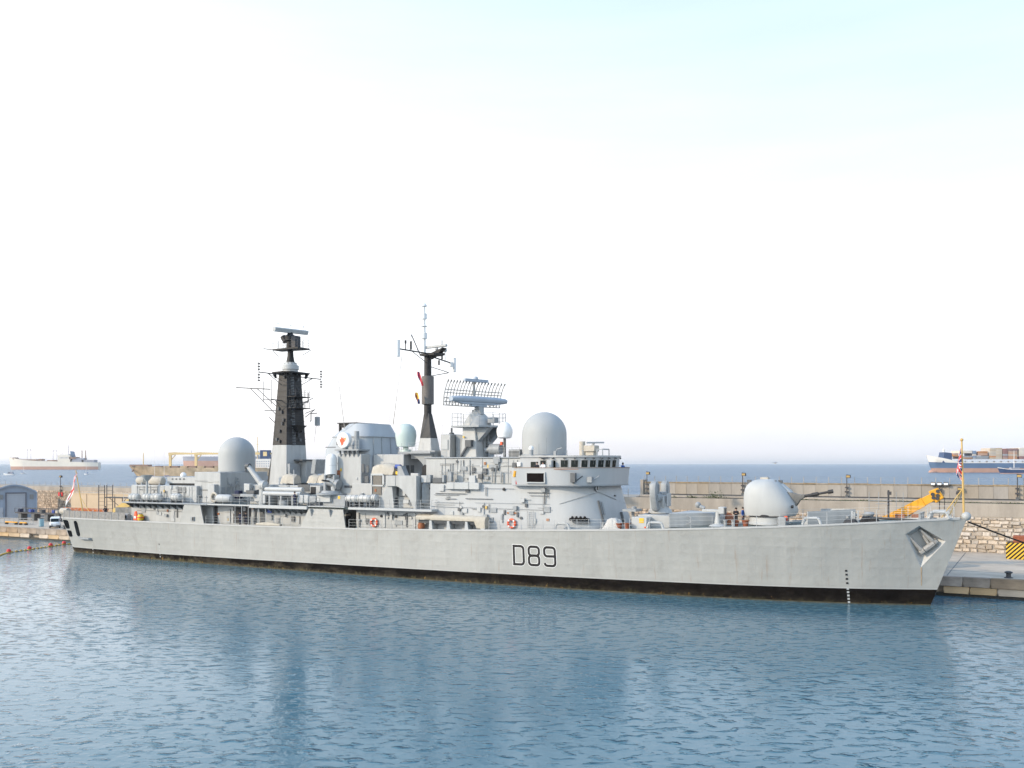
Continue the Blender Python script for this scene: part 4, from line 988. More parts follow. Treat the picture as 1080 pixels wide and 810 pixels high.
# mid house under the main mast
blk('mast_house', 36.4, 48.5, -4.2, 4.2, 8.06, 10.6)
for x0, y0, x1, y1, m, nm in ((287.5, 511.5, 293, 519, 'grey2', 'vent_panel'), (314, 511, 326, 518, 'shade', 'vent_grille'), (327.5, 513.5, 332.5, 521, 'dark', 'doorway'), (302, 512, 305, 515, 'grey2', 'junction_box')):
    fit(nm, x0, y0, x1, y1, 4.28, .16, m, bevel=.01)
# torpedo tubes, triple mount along the rail
s0, _ = at(279, 521, 5.9); s1, _ = at(318, 521, 5.9)
tb = B(); tb.cyl((s0, 6.0, 9.55), (s1, 6.0, 9.55), .30, n=14); tt_ = tb.obj('torpedo_tube', M['pale'], S)
for (t, z) in ((5.3, 9.55), (5.65, 10.1)):
    b = B(); b.cyl((s0, t, z), (s1, t, z), .30, n=14); b.obj('torpedo_tube', M['pale'], S)
b = B()
for s in (s0 + 1.2, (s0 + s1) / 2, s1 - 1.2): b.box(s - .12, s + .12, 5.0, 6.3, 8.1, 9.3)
b.cyl(((s0 + s1) / 2, 5.6, 8.06), ((s0 + s1) / 2, 5.6, 8.7), .7, n=16); b.obj('tube_mount', M['grey2'], S)
# lying drums and gear abreast of the after radome
s0, _ = at(229, 527, 5.8); s1, _ = at(244, 527, 5.8)
b = B(); b.lathe((s0, 5.8, 8.75), [(.05, 0), (.42, .05), (.56, .35), (.56, s1 - s0 - .3), (.4, s1 - s0)], 18, axis='s'); b.obj('air_bottle', M['pale'], S)
s_, _ = at(226, 527, 5.6); b = B(); b.torus((s_, 5.6, 8.9), .55, .16); b.obj('hose_reel', M['canvas'], S)
for x0, y0, x1, y1, t, d, m, nm in ((247, 517.5, 251.5, 526, 5.2, .8, 'cl_navy', 'gear_stack'), (244, 521, 256, 524, 5.4, .5, 'shade', 'winch'), (257, 510, 263, 519, 4.8, .6, 'pale', 'valve_chest'), (259, 517, 268, 521, 5.0, .8, 'shade', 'winch'), (268, 522, 279, 529, 5.5, 1.2, 'grey', 'crane_base'), (253, 521, 267, 524, 5.9, .4, 'grey2', 'rail_box'), (283, 523, 289, 530, 5.2, .6, 'dark', 'gear_stack'), (293, 522, 299, 530, 5.2, .6, 'shade', 'gear_stack'), (300, 523, 309, 530, 5.2, .5, 'grey2', 'gear_stack'), (314, 522, 319.5, 530.5, 6.3, .8, 'pale', 'locker'), (320.3, 522, 325, 530.5, 6.3, .8, 'pale', 'locker'), (326, 523, 333, 530, 6.2, .8, 'grey2', 'locker'), (222, 521, 229, 529, 5.5, .5, 'shade', 'hose_rack')):
    fit(nm, x0, y0, x1, y1, t, d, m, bevel=.05)
# boat crane
sa, za = at(277, 512, 5.5); sb, zb = at(261.5, 491.5, 5.5)
b = B(); b.cyl((sa, 5.5, 8.06), (sa, 5.5, za - .3), .5, .42, 14); CR = b.obj('crane_pedestal', M['grey'], S)
b = B(); b.cyl((sa - .2, 5.5, za), (sa + .5, 5.5, za), .62, n=16); b.ball((sa + .1, 5.5, za), .66); b.obj('slewing_head', M['grey'], CR)
b = B(); b.cyl((sa, 5.5, za), (sb, 5.5, zb), .42, .30, 12); b.obj('crane_arm', M['grey'], CR)
b = B(); b.cyl((sb - .3, 5.5, zb), (sb + .3, 5.5, zb), .36, n=10); b.tube([(sb - .1, 5.5, zb), (sb - .4, 5.5, zb - .7), (sb - .55, 5.5, zb - .2)], .07); b.obj('crane_hook', M['shade'], CR)
fit('lifebuoy_box', 277, 521, 279.5, 531, 6.2, .3, 'pale')

# ---- main mast, plated and tapering, black above
def taper(b, z0, z1, r0, r1):                                      # rectangle (sa, sb, ta, tb) to rectangle
    b.hexa([(r0[0], r0[2], z0), (r0[1], r0[2], z0), (r0[1], r0[3], z0), (r0[0], r0[3], z0), (r1[0], r1[2], z1), (r1[1], r1[2], z1), (r1[1], r1[3], z1), (r1[0], r1[3], z1)])
def mixr(a, c, k): return [p + (q - p) * k for p, q in zip(a, c)]
m0 = (37.9, 41.0, -2.15, 2.15); m1 = (38.95, 40.4, -1.38, 1.38); zA, zB = 10.6, 25.6
km = (15.9 - zA) / (zB - zA); mm = mixr(m0, m1, km)
b = B(); taper(b, zA, 15.9, m0, mm); MM = b.obj('main_mast', M['grey'], S, bevel=.04)
b = B(); taper(b, 15.9, zB, mm, m1); UM = b.obj('mast_upper', M['mastplate'], MM, bevel=.03)
b = B(); taper(b, 10.6, 15.95, (37.25, 37.95, -1.9, 1.9), (38.05, 38.35, -1.5, 1.5)); b.obj('exhaust_plate', M['mast'], MM)
b = B()                                                            # plate frames and ladder on the forward face
for i in range(1, 12):
    k = km + (1 - km) * i / 12; r = mixr(m0, m1, k); z = zA + (zB - zA) * k
    b.box(r[0] - .03, r[1] + .03, r[2] - .03, r[3] + .03, z - .03, z + .03)
b.obj('plate_band', M['soot'], MM)
b = B()
for i in range(44):
    k = km + (1 - km) * i / 46; r = mixr(m0, m1, k); z = zA + (zB - zA) * k; b.box(r[1], r[1] + .14, .25, .75, z - .02, z + .03)
b.obj('ladder', M['grey2'], MM)
rr = random.Random(12)
for i in range(26):                                                # small fittings on the mast face
    k = km + (1 - km) * rr.random(); r = mixr(m0, m1, k); z = zA + (zB - zA) * k
    if rr.random() < .7: t = rr.uniform(-1.2, 1.3); b = B(); b.box(r[1] - .02, r[1] + rr.uniform(.15, .4), t - .14, t + .14, z, z + rr.uniform(.2, .6))
    else: s = rr.uniform(39, 40.4); b = B(); b.box(s - .12, s + .12, r[3] - .05, r[3] + .22, z, z + .4)
    b.obj('mast_fitting', M['steel' if rr.random() < .65 else 'shade'], MM)
s_, z_ = at(309.5, 452, 0); b = B(); b.hexa([(41.0, -.1, z_ - .5), (41.3, -.1, z_ - .5), (41.3, .3, z_ - .5), (41.0, .3, z_ - .5), (40.3, -.9, z_ + .4), (41.9, -.9, z_ + .4), (41.9, .9, z_ + .4), (40.3, .9, z_ + .4)]); b.obj('lamp_bracket', M['mast'], MM)
for zz, w_ in ((20.9, .9), (22.4, .7)):
    rail([(40.9, 1.4, zz), (41.9, 1.4, zz), (41.9, -1.4, zz), (40.9, -1.4, zz)], h=.9, gap=.8, name='mast_rail', par=MM, m='steel')
    b = B(); b.box(40.5, 41.95, -1.5, 1.5, zz - .1, zz); b.obj('mast_platform', M['mast'], MM)
# platform, drum and pedestal at the mast head
b = B(); b.vprism([(38.2, -1.9), (40.4, -2.3), (41.5, -1.9), (41.5, 1.9), (40.4, 2.3), (38.2, 1.9)], 25.55, 25.72); b.obj('head_platform', M['mast'], MM)
b = B()
for s, t in ((38.4, 1.7), (41.2, 1.7), (41.2, -1.7), (38.4, -1.7)): b.hexa([(s - .1, t * .8 - .1, 24.9), (s + .1, t * .8 - .1, 24.9), (s + .1, t * .8 + .1, 24.9), (s - .1, t * .8 + .1, 24.9), (s - .2, t - .2, 25.6), (s + .2, t - .2, 25.6), (s + .2, t + .2, 25.6), (s - .2, t + .2, 25.6)])
b.obj('head_bracket', M['mast'], MM)
b = B(); b.lathe((39.75, 0, 25.72), [(1.0, 0), (1.0, .35), (1.12, .4), (1.12, .95), (.9, 1.0), (.75, 1.35)], 24); b.obj('esm_drum', M['pale'], MM)
for a in range(10):
    an = 2 * PI * a / 10; b = B(); b.box(39.75 + .72 * math.cos(an) - .1, 39.75 + .72 * math.cos(an) + .1, .72 * math.sin(an) - .1, .72 * math.sin(an) + .1, 26.72, 27.0); b.obj('esm_horn', M['shade'], MM)
b = B(); b.lathe((39.75, 0, 26.9), [(.62, 0), (.42, 1.0), (.36, 2.3)], 14); b.obj('topmast', M['mast'], MM)
b = B(); b.vprism([(37.4, -.9), (42.1, -1.2), (42.1, 1.2), (37.4, .9)], 28.75, 28.95); b.obj('radar_platform', M['mast'], MM)
rail([(37.5, 1.0, 28.95), (42.0, 1.1, 28.95), (42.0, -1.1, 28.95), (37.5, -1.0, 28.95), (37.5, 1.0, 28.95)], h=1.1, gap=1.2, name='mast_rail', par=MM, m='steel')
b = B(); b.lathe((39.7, 0, 28.95), [(.55, 0), (.5, .9), (.7, 1.1), (.75, 1.7), (.4, 1.95), (.25, 2.5)], 14); b.cyl((39.2, .3, 29.9), (38.7, .3, 30.6), .4, n=12); b.obj('radar_pedestal', M['mast'], MM)
b = B(); b.box(40.3, 41.0, -.6, .5, 29.0, 30.6); b.obj('radar_motor', M['steel'], MM)
zc = 31.35
b = B(); b.loft([[(38.85, 2.6, zc - .30), (39.4, 2.6, zc - .34), (39.55, 2.6, zc + .18), (39.0, 2.6, zc + .34)], [(40.05, -2.6, zc - .26), (40.6, -2.6, zc - .30), (40.75, -2.6, zc + .22), (40.2, -2.6, zc + .38)]]); NR = b.obj('navigation_radar', M['pale'], S, bevel=.05)
b = B()
for t in (-2.0, 0, 2.0): b.cyl((39.8 - t * .23, t, zc + .25), (39.8 - t * .23, t, zc + .75), .03, n=5); b.ball((39.8 - t * .23, t, zc + .8), .12, 8)
b.obj('radar_light', M['white'], NR)
b = B(); b.tube([(36.0, 1.2, 29.05), (37.4, .9, 28.85)], .06); b.tube([(38.0, .3, 27.8), (37.4, .9, 28.75)], .04); b.tube([(41.5, -.4, 28.0), (42.6, -1.0, 28.75)], .04); b.obj('platform_strut', M['steel'], MM)
# yards
def yard(z, tl, tr, s=39.7, droop=.0, ends_=True, m='soot'):
    b = B(); b.tube([(s, tr, z + droop), (s, -1.2, z), (s, 1.2, z), (s, tl, z + droop)], .07)
    b.tube([(s, 1.6, z - 1.4), (s, tl * .65 + .5, z)], .045); b.tube([(s, 1.6, z - .8), (s, tl * .65 + .5, z)], .03)
    b.tube([(s, -1.6, z - 1.4), (s, tr * .65 - .5, z)], .045); b.tube([(s, -1.6, z - .8), (s, tr * .65 - .5, z)], .03)
    y = b.obj('yard', M[m], MM)
    if ends_:
        for t in (tl, tr):
            b = B(); b.cyl((s, t, z - 1.25), (s, t, z + 1.35), .045, n=6)
            for k in range(-3, 4):
                if k: b.cyl((s, t, z + k * .36 - .07), (s, t, z + k * .36 + .07), .17, n=8)
            b.obj('dipole_array', M['soot'], y)
yard(25.3, 5.9, -6.3)
yard(21.8, 3.6, -3.6, ends_=False, droop=.1)
b = B(); b.cyl((39.7, 3.6, 21.2), (39.7, 3.6, 24.5), .035, n=5); b.cyl((39.7, -3.6, 21.9), (39.7, -3.6, 23.2), .08, n=6); b.obj('whip_rod', M['soot'], MM)
b = B(); s0, z0 = at(249, 408.7, 2.2); s1, z1 = at(285, 410.5, 2.2)          # long after boom with its stays
b.tube([(s0, 2.2, z0), (s1, 2.2, z1)], .07); s2, z2 = at(264, 409.5, 2.2); s3, z3 = at(292, 438, 1.4); b.tube([(s2, 2.2, z2), (s3, 1.4, z3)], .05); s2, z2 = at(271, 409.8, 2.2); s4, z4 = at(292, 429, 1.4); b.tube([(s2, 2.2, z2), (s4, 1.4, z4)], .05)
s2, z2 = at(277, 421, 2.2); s4, z4 = at(292, 422, 1.4); b.tube([(s2, 2.2, z2), (s4, 1.4, z4)], .04); s2, z2 = at(279, 433, 2); s4, z4 = at(293, 433, 1.4); b.tube([(s2, 2, z2), (s4, 1.4, z4)], .05); s2, z2 = at(278, 402, 2.2); s5, z5 = at(278, 424, 2.2); b.tube([(s2, 2.2, z2), (s5, 2.2, z5)], .035)
s2, z2 = at(284, 440, 1.8); s4, z4 = at(293, 449, 1.4); b.tube([(s2, 1.8, z2), (s4, 1.4, z4)], .05); b.obj('after_boom', M['soot'], MM)
b = B()
for (x0, y0, x1, y1) in ((322, 436, 332, 432), (332, 432, 322, 440), (322, 424, 330, 420), (327, 445, 327.5, 444)):
    s0, z0 = at(x0, y0, -1.5); s1, z1 = at(x1, y1, -2.5); b.tube([(s0, -1.5, z0), (s1, -2.5, z1)], .05)
s0, z0 = at(328, 444, -2.5); s1, z1 = at(328, 436, -2.5); b.tube([(s0, -2.5, z0), (s1, -2.5, z1)], .06); s2, z2 = at(334, 444, -2.5); b.tube([(s1, -2.5, z1), (s2, -2.5, z1 + .0)], .06); b.obj('side_bracket', M['soot'], MM)
s0, z0 = at(335, 449, -2.5); b = B(); b.box(s0 - .25, s0 + .25, -2.7, -2.2, z0, z0 + 1.2); b.obj('aerial_panel', M['grey2'], MM)
# lower forward support of the mast, covers and the slab abaft the funnel
fit('mast_support', 311.5, 486, 323, 509.5, -.4, 2.4, 'grey', MM); fit('support_shelf', 305, 484.5, 319, 486, .6, 2.5, 'shade', MM)
b = B(); s0, z0 = at(303.5, 490, 1.6); b.box(40.7, 41.35, -.2, 1.9, 10.7, 13.4); b.obj('trunk_side', M['grey2'], MM)
def cover(x0, y0, x1, y1, t, d, m='canvas2', name='canvas_cover'):
    s0, z1 = at(x0, y0, t); s1, z0 = at(x1, y1, t); b = B(); rr = random.Random(int(x0)); n = 7; rings = []
    for i in range(n + 1):
        s = s0 + (s1 - s0) * i / n; j = lambda a: rr.uniform(-a, a); h = (z1 - z0) * (1 - .16 * abs(2 * i / n - 1) ** 2); e = .18 * abs(2 * i / n - 1) ** 3
        rings.append([(s, t + j(.05), z0 + j(.05)), (s, t - .05 - e + j(.10), z0 + h * .5), (s, t - .16 - e + j(.09), z0 + h - .22 + j(.06)), (s, t - d * .5, z0 + h + j(.10)), (s, t - d + .18, z0 + h - .22 + j(.06)), (s, t - d, z0)])
    b.loft(rings); return b.obj(name, M[m], S, sharp=60)
cover(295.5, 499.5, 309, 510, 3.6, 1.6); cover(323.5, 500, 333.5, 509.5, 2.8, 1.5); cover(334.5, 499.5, 342, 509.5, 2.8, 1.5)
s0, z0 = at(322.5, 499.5, -1); s1, z1 = at(341.5, 484.5, -1)
b = B(); b.hexa([(44.2, -4.0, z0), (44.9, -4.0, z0), (44.9, 1.1, z0), (44.2, 1.1, z0), (44.6, -4.9, z1), (45.3, -4.9, z1), (45.3, 1.2, z1), (44.6, 1.2, z1)]); b.obj('funnel_screen', M['grey2'], S, bevel=.04)
b = B(); b.tube([(43.5, 3.5, 10.6), (43.5, 3.5, 12.6)], .05); b.obj('light_post', M['pale'], S)
M['funnelgrey'] = mat('funnel_grey', (0.38, 0.41, 0.44), 0.5, 0.05, 0.8, streak=True, bump=0.08, bscale=1.5)
M['intake'] = mat('intake_mesh', (0.17, 0.155, 0.135), 0.7, 0.15, 4)
# ---- close-in gun on the starboard side, with its white dome (and its twin to port)
def ciws(sg):
    c = (51.45, 5.5 * sg)
    b = B(); b.vprism([(48.9, sg * 4.2), (54.6, sg * 4.2), (54.6, sg * 6.95), (48.9, sg * 6.95)], 8.06, 8.16); b.obj('gun_platform', M['pale'], S)
    b = B(); b.box(50.8, 54.3, min(sg * 4.6, sg * 6.4), max(sg * 4.6, sg * 6.4), 8.16, 9.55); b.obj('gun_house', M['grey2'], S, bevel=.05)
    b = B(); b.lathe((c[0], c[1], 9.55), [(1.9, 0), (1.9, .18), (1.35, .24), (1.2, .5)], 20); CW = b.obj('close_in_gun', M['grey2'], S)
    for ds in (-.72, .72):
        b = B(); b.sprism([(c[0] + ds - .22, 9.95), (c[0] + ds + .26, 9.95), (c[0] + ds + .16, 12.0), (c[0] + ds - .12, 12.0)], c[1] - .5, c[1] + .55); b.obj('mount_arm', M['grey2'], CW, bevel=.06)
    b = B(); b.cyl((c[0] - .4, c[1] + .1, 11.2), (c[0] + .75, c[1] + .1, 11.0), .55, n=16); b.cyl((c[0] + .9, c[1] + .2, 10.9), (c[0] + 1.35, c[1] + .2, 10.8), .62, n=14); b.obj('ammunition_drum', M['grey2'], CW)
    b = B(); b.cyl((c[0] + .1, c[1] + .3 * sg, 11.2), (c[0] + .2, c[1] + 2.0 * sg, 11.35), .11, n=8); b.obj('barrel', M['gunmetal'], CW)
    b = B(); b.cyl((c[0], c[1], 11.7), (c[0], c[1], 12.15), .5, n=16); b.obj('dome_neck', M['shade'], CW)
    b = B(); b.dome((c[0], c[1], 12.1), .68, 1.85, 24); b.obj('tracking_dome', M['white'], CW)
    b = B(); b.torus((c[0], c[1], 13.2), .685, .02, axis='z'); b.obj('dome_joint', M['pale'], CW)
    rail([(49, 6.8 * sg, 8.16), (50.6, 6.85 * sg, 8.16)]); 
ciws(1); ciws(-1)
fit('warning_plate', 356.3, 523.3, 358.6, 526.2, 6.43, .04, 'ylw', bevel=0)
fit('locker', 334, 521, 348, 529.5, 6.75, .7, 'pale'); fit('ready_locker', 336, 518.5, 347, 520.5, 6.6, .9, 'shade')

# ---- funnel block
def oct_(sa, sb, w, c):
    c = c * 2.0; pts = []
    for cx, cy, a0 in ((sb - c, w - c, 0), (sa + c, w - c, 90), (sa + c, -w + c, 180), (sb - c, -w + c, 270)):
        pts += [(cx + c * math.cos(math.radians(a0 + a)), cy + c * math.sin(math.radians(a0 + a))) for a in (0, 18, 36, 54, 72, 90)]
    return pts
b = B()
rg = lambda p, z: [(s, t, z) for s, t in p]
b.loft([rg(oct_(48.0, 56.1, 3.85, .5), 8.06), rg(oct_(48.4, 55.7, 3.7, .6), 15.2), rg(oct_(49.3, 55.6, 3.65, .8), 16.75)])
FN = b.obj('funnel', M['funnelgrey'], S, sharp=30)
b = B(); b.loft([rg(oct_(49.2, 55.65, 3.7, .8), 16.75), rg(oct_(51.2, 55.1, 3.1, 1.0), 18.45)]); b.obj('funnel_cap', M['funnelgrey'], FN, sharp=25)
b = B(); b.loft([rg(oct_(49.2, 55.7, 3.72, .8), 16.70), rg(oct_(49.2, 55.7, 3.72, .8), 16.82)]); b.obj('cap_band', M['grey2'], FN)
b = B(); b.box(50.3, 52.2, -1.6, 2.4, 18.0, 18.55); b.box(50.0, 50.25, 2.0, 2.4, 17.3, 18.6); b.obj('exhaust_outlet', M['dark'], FN, bevel=.04)
b = B(); b.vprism([(49.9, -2.2), (52.8, -2.2), (52.8, 2.6), (49.9, 2.6)], 18.5, 18.62); b.obj('outlet_lid', M['soot'], FN)
for t in (-1.0, .9, 2.6):
    b = B(); b.cyl((55.85, t, 10.5), (55.7, t, 16.7), .04, n=5); b.obj('pipe', M['grey2'], FN)
b = B()
for i in range(9):
    z = 13.2 + i * .42; b.box(55.6, 55.8, -2.9, -2.2, z, z + .05)
b.obj('ladder', M['grey2'], FN)
# side trunk with its platform and the white drum with a red emblem
b = B(); s0, z0 = at(356, 530, 4.9); s1, _ = at(381, 530, 4.9); b.box(s0, s1, 3.0, 4.9, 8.06, 14.6); ST = b.obj('side_trunk', M['grey'], S, bevel=.06)
b = B(); s0, z0 = at(354, 473.5, 5.2); s1, _ = at(379, 473.5, 5.2); b.box(s0, s1, 3.0, 5.4, 15.0, 15.18); PF = b.obj('trunk_platform', M['grey2'], S)
for k in range(5):
    s = s0 + .6 + (s1 - s0 - 1) * k / 4; b = B(); b.tprism([(4.9, 15.0), (5.35, 15.0), (4.9, 14.2)], s - .06, s + .06); b.obj('bracket', M['grey2'], PF)
rail([(s0 + 1.6, 5.3, 15.18), (s1, 5.3, 15.18)], h=1.1, gap=.9, par=PF)
sE, zE = at(361.3, 464.3, 5.5)
b = B(); b.lathe((sE, 4.9, zE), [(.98, 0), (1.0, .35), (.96, .55), (.86, .6)], 32, axis='t'); ED = b.obj('emblem_drum', M['white'], S)
b = B(); em = [(-.45, -.1), (-.52, .25), (-.3, .1), (-.18, .55), (-.02, .2), (.1, .62), (.16, .2), (.42, .3), (.3, .02), (.5, -.05), (.2, -.25), (.05, -.6), (-.2, -.7), (-.28, -.35)]
b.sprism([(sE + x * .95, zE + z * .95) for x, z in em], 5.49, 5.515); b.obj('red_emblem', M['orange'], ED)
b = B(); b.sprism([(sE + .3, zE + .1), (sE + .55, zE + .42), (sE + .5, zE - .02)], 5.49, 5.512); b.obj('yellow_mark', M['ylw'], ED)
b = B(); b.box(sE - .25, sE + .25, 4.7, 5.2, 15.18, zE - .6); b.obj('drum_stand', M['grey2'], ED)
b = B(); b.cyl((sE + 1.5, 4.6, 15.18), (sE + 1.5, 4.6, 17.4), .3, n=12); b.obj('search_light_post', M['grey2'], S)
b = B(); s0, z0 = at(343.5, 471.7, 4.8); s1, _ = at(354, 471.7, 4.8); b.tube([(s0, 4.8, z0), (s1, 4.8, z0)], .06); b.obj('boom_rest', M['shade'], S)
for x0, y0, x1, y1, m, nm in ((381.3, 489.5, 383.8, 498.5, 'shade', 'louvre'), (386.2, 491, 388.8, 498.5, 'shade', 'louvre'), (384.5, 502, 388.5, 509, 'shade', 'vent_grille'), (378, 512.5, 388, 521.5, 'dark', 'bay_opening'), (355, 496, 358.5, 503, 'brown', 'hose_box'), (375, 503.5, 377, 506, 'pale', 'floodlight'), (363, 512, 371, 514.5, 'shade', 'cable_tray'), (358.7, 494, 360, 497, 'ylw', 'warning_plate')):
    fit(nm, x0, y0, x1, y1, 4.98, .14, m, bevel=.02)
# wide house abreast of the funnel
blk('funnel_house', 54.4, 66.8, -5.2, 5.2, 8.14, 11.0)
b = B(); s0, z1 = at(392, 488.5, 4.6); s1, z0 = at(414, 500, 4.6)
cover(391.5, 488.5, 414, 500.5, 5.3, 2.4, 'canvas2')
for x0, y0, x1, y1, m, nm in ((391, 499.5, 404, 501.5, 'pale', 'rack_shelf'), (393.5, 501.5, 402.5, 511.5, 'intake', 'intake_grille'), (393, 513, 402, 522, 'intake', 'intake_grille'), (391, 511.4, 404, 513, 'pale', 'rack_shelf'), (403, 501.5, 405, 511, 'pale', 'rack_post'), (390.8, 501, 392.2, 528, 'pale', 'rack_post'), (391, 522.5, 404, 524, 'pale', 'rack_shelf')):
    fit(nm, x0, y0, x1, y1, 5.4 if 'grille' not in nm else 5.3, .4, m, bevel=.01)
s_, z_ = at(419, 493, 5.4); b = B(); b.cyl((s_ - .35, 5.2, z_ + .1), (s_ + .35, 5.2, z_ + .1), .26, n=12); b.obj('drum_cover', M['blue'], S)
b = B(); b.box(s_ - .3, s_ + .15, 4.8, 5.45, z_ - .9, z_ - .45); b.obj('yellow_gear', M['ylw'], S, bevel=.1)
b = B(); b.hexa([(s_ + .1, 4.6, z_ - 1.4), (s_ + 1.4, 4.6, z_ - 1.4), (s_ + 1.4, 5.5, z_ - 1.4), (s_ + .1, 5.5, z_ - 1.4), (s_ + .1, 4.6, z_ + .2), (s_ + .6, 4.6, z_ + .2), (s_ + .6, 5.5, z_ + .2), (s_ + .1, 5.5, z_ + .2)]); b.obj('gear_hood', M['grey2'], S)
# sponson box with a curved underside, and the boarding bay below it
s0, z1 = at(406.5, 501.5, 6.6); s1, z0 = at(417.5, 513, 6.6); s2, _ = at(432, 513, 5.6)
b = B(); b.box(s0, s1 - .05, 5.2, 6.6, z0, z1); SP = b.obj('sponson', M['grey'], S, bevel=.05)
b = B()
ring = []
for t in (5.2, 6.6):
    r = [(s1, t, z1), (s1 + 2.9, t, z1), (s1 + 2.9, t, 8.14)]
    for i in range(7):
        a = PI / 2 * i / 6; r.append((s1 + 2.9 - .35 - 2.4 * math.sin(a), t, 8.5 + (z0 - 8.5) * (1 - (1 - math.sin(a)) ** 1.5) if i else 8.14))
    r.append((s1, t, z0)); ring.append(r)
b.loft(ring); b.obj('curved_bracket', M['grey'], SP, sharp=50)
b = B(); b.hexa([(s0 - 2.2, 5.2, 8.14), (s0 + .8, 5.2, 8.14), (s0 + .8, 6.0, 8.14), (s0 - 2.2, 6.0, 8.14), (s0 + .2, 5.2, z0), (s0 + .8, 5.2, z0), (s0 + .8, 6.4, z0), (s0 + .2, 6.4, z0)]); b.obj('knee_plate', M['pale'], SP)
for x0, y0, x1, y1, m, nm in ((411, 514, 419, 523, 'shade', 'bay_opening'), (424.5, 516, 427.5, 523, 'pale', 'frame_rib'), (433, 499, 441, 524, 'grey', 'house_end'), (441, 500.5, 443, 508.5, 'shade', 'louvre')):
    fit(nm, x0, y0, x1, y1, 5.5 if nm == 'bay_opening' else 5.8, .5, m, bevel=.03)
s0, _ = at(441, 500, 5.6); b = B(); b.vprism([(s0 + .4, 5.2), (s0 + 1.5, 5.2), (s0 + .9, 6.1)], 8.8, 11.0); b.obj('curved_shield', M['grey2'], S)
for x0, y0, x1, y1, m, nm in ((404, 524, 411.5, 533, 'grey2', 'locker'), (413, 525, 416.5, 533, 'shade', 'hose_rack'), (425, 527, 431, 531, 'pale', 'locker'), (444, 501.5, 450, 509, 'pale', 'locker'), (450, 501, 454, 509, 'grey2', 'locker'), (456, 504, 466, 509.5, 'shade', 'winch'), (466, 501, 468.5, 509, 'grey2', 'locker')):
    fit(nm, x0, y0, x1, y1, 5.9, .6, m, bevel=.04)
blk('after_house', 56.0, 60.6, -3.2, 3.0, 11.0, 14.55)
for t_ in (1.2, 2.2): b = B(); b.box(60.5, 60.68, t_ - .3, t_ + .3, 11.4, 13.2); b.obj('vent_trunk', M['shade'], S)
# platform of the pale green dome on its curved web
s0, z0 = at(414.5, 477, 2.5); s1, z1 = at(456, 477, 2.5)
b = B(); b.vprism([(s0, -1.5), (s1, -2.2), (s1, 3.0), (s0 + 1.5, 3.0), (s0, 1.5)], 14.62, 14.86); DP = b.obj('dome_platform', M['grey2'], S)
b = B()
for t in (2.2, 2.75):
    pass
r0 = []; r1 = []
for i in range(9):
    a = PI / 2 * i / 8; s = s0 + 1.6 + 3.6 * math.sin(a); z = 14.62 - 3.6 * (1 - math.cos(a)); r0.append((s, z)); 
poly = [(s1 - .2, 14.62), (s0 + 1.6, 14.62)] + r0[1:] + [(s1 - .2, 11.0)]
b.sprism(poly, -1.6, 2.4); WB = b.obj('curved_web', M['grey2'], DP, sharp=30)
b = B(); b.sprism([(s1 - 1.5, 11.2), (s1 - .7, 11.2), (s1 - .7, 13.0), (s1 - 1.1, 13.3), (s1 - 1.5, 13.0)], 2.3, 2.5); b.obj('doorway', M['dark'], WB)
rail([(s0 + 1.6, 2.95, 14.86), (s1, 2.95, 14.86)], h=1.05, gap=1.0, par=DP)
rail([(s0 + .1, 1.4, 14.86), (s0 + .1, -1.4, 14.86)], h=1.05, gap=1.0, par=DP)
b = B(); b.lathe((59.5, 1, 14.86), [(.75, 0), (.7, .25), (.35, .3), (.35, .6), (1.1, .66), (1.18, 1.1), (1.32, 2.0), (1.27, 2.6), (1.0, 3.15), (.5, 3.45), (.02, 3.52)], 28); b.obj('satellite_dome', M['green'], S)

# ---- foremast
b = B(); taper(b, 14.0, 15.0, (60.9, 64.4, -1.9, 1.9), (60.9, 64.4, -1.9, 1.9)); b.obj('foremast_house', M['grey'], S)
b = B(); taper(b, 14.9, 16.55, (61.25, 63.3, -1.0, 1.0), (61.45, 63.05, -.78, .78)); FM = b.obj('foremast', M['grey'], S, bevel=.03)
b = B(); taper(b, 16.55, 19.6, (61.45, 63.05, -.78, .78), (61.75, 62.5, -.36, .36)); b.obj('mast_pyramid', M['soot'], FM, bevel=.03)
b = B(); b.lathe((62.1, 0, 19.5), [(.47, -.6), (.47, 2.0), (.45, 7.6)], 18); b.obj('mast_column', M['mastplate'], FM)
b = B(); b.lathe((62.1, 0, 20.75), [(.5, -.05), (.76, 0), (.76, 3.45), (.5, 3.5)], 24); b.obj('mast_sleeve', M['sleeve'], FM)
b = B(); b.vprism([(61.5, -.9), (63.6, -.9), (64.6, 0), (63.6, .9), (61.5, .9)], 26.7, 26.95); b.hexa([(62.6, -.3, 26.3), (64.0, -.4, 27.0), (64.0, .4, 27.0), (62.6, .3, 26.3), (62.6, -.3, 27.0), (64.6, -.5, 27.6), (64.6, .5, 27.6), (62.6, .3, 27.0)]); b.obj('yard_platform', M['mast'], FM)
zc = 27.0
b = B(); b.tube([(62.3, .5, zc), (62.3, 6.4, zc - .05)], .09); b.tube([(62.3, -.5, zc - .3), (62.3, -5.6, zc - .75)], .09); b.tube([(62.3, .5, zc - 1.2), (62.3, 3.6, zc - .1)], .045); b.tube([(62.3, -.5, zc - 1.6), (62.3, -4.4, zc - 1.95)], .05); b.tube([(62.3, -.5, zc - 2.7), (62.3, -4.4, zc - 2.0)], .05); YD = b.obj('yard', M['soot'], FM)
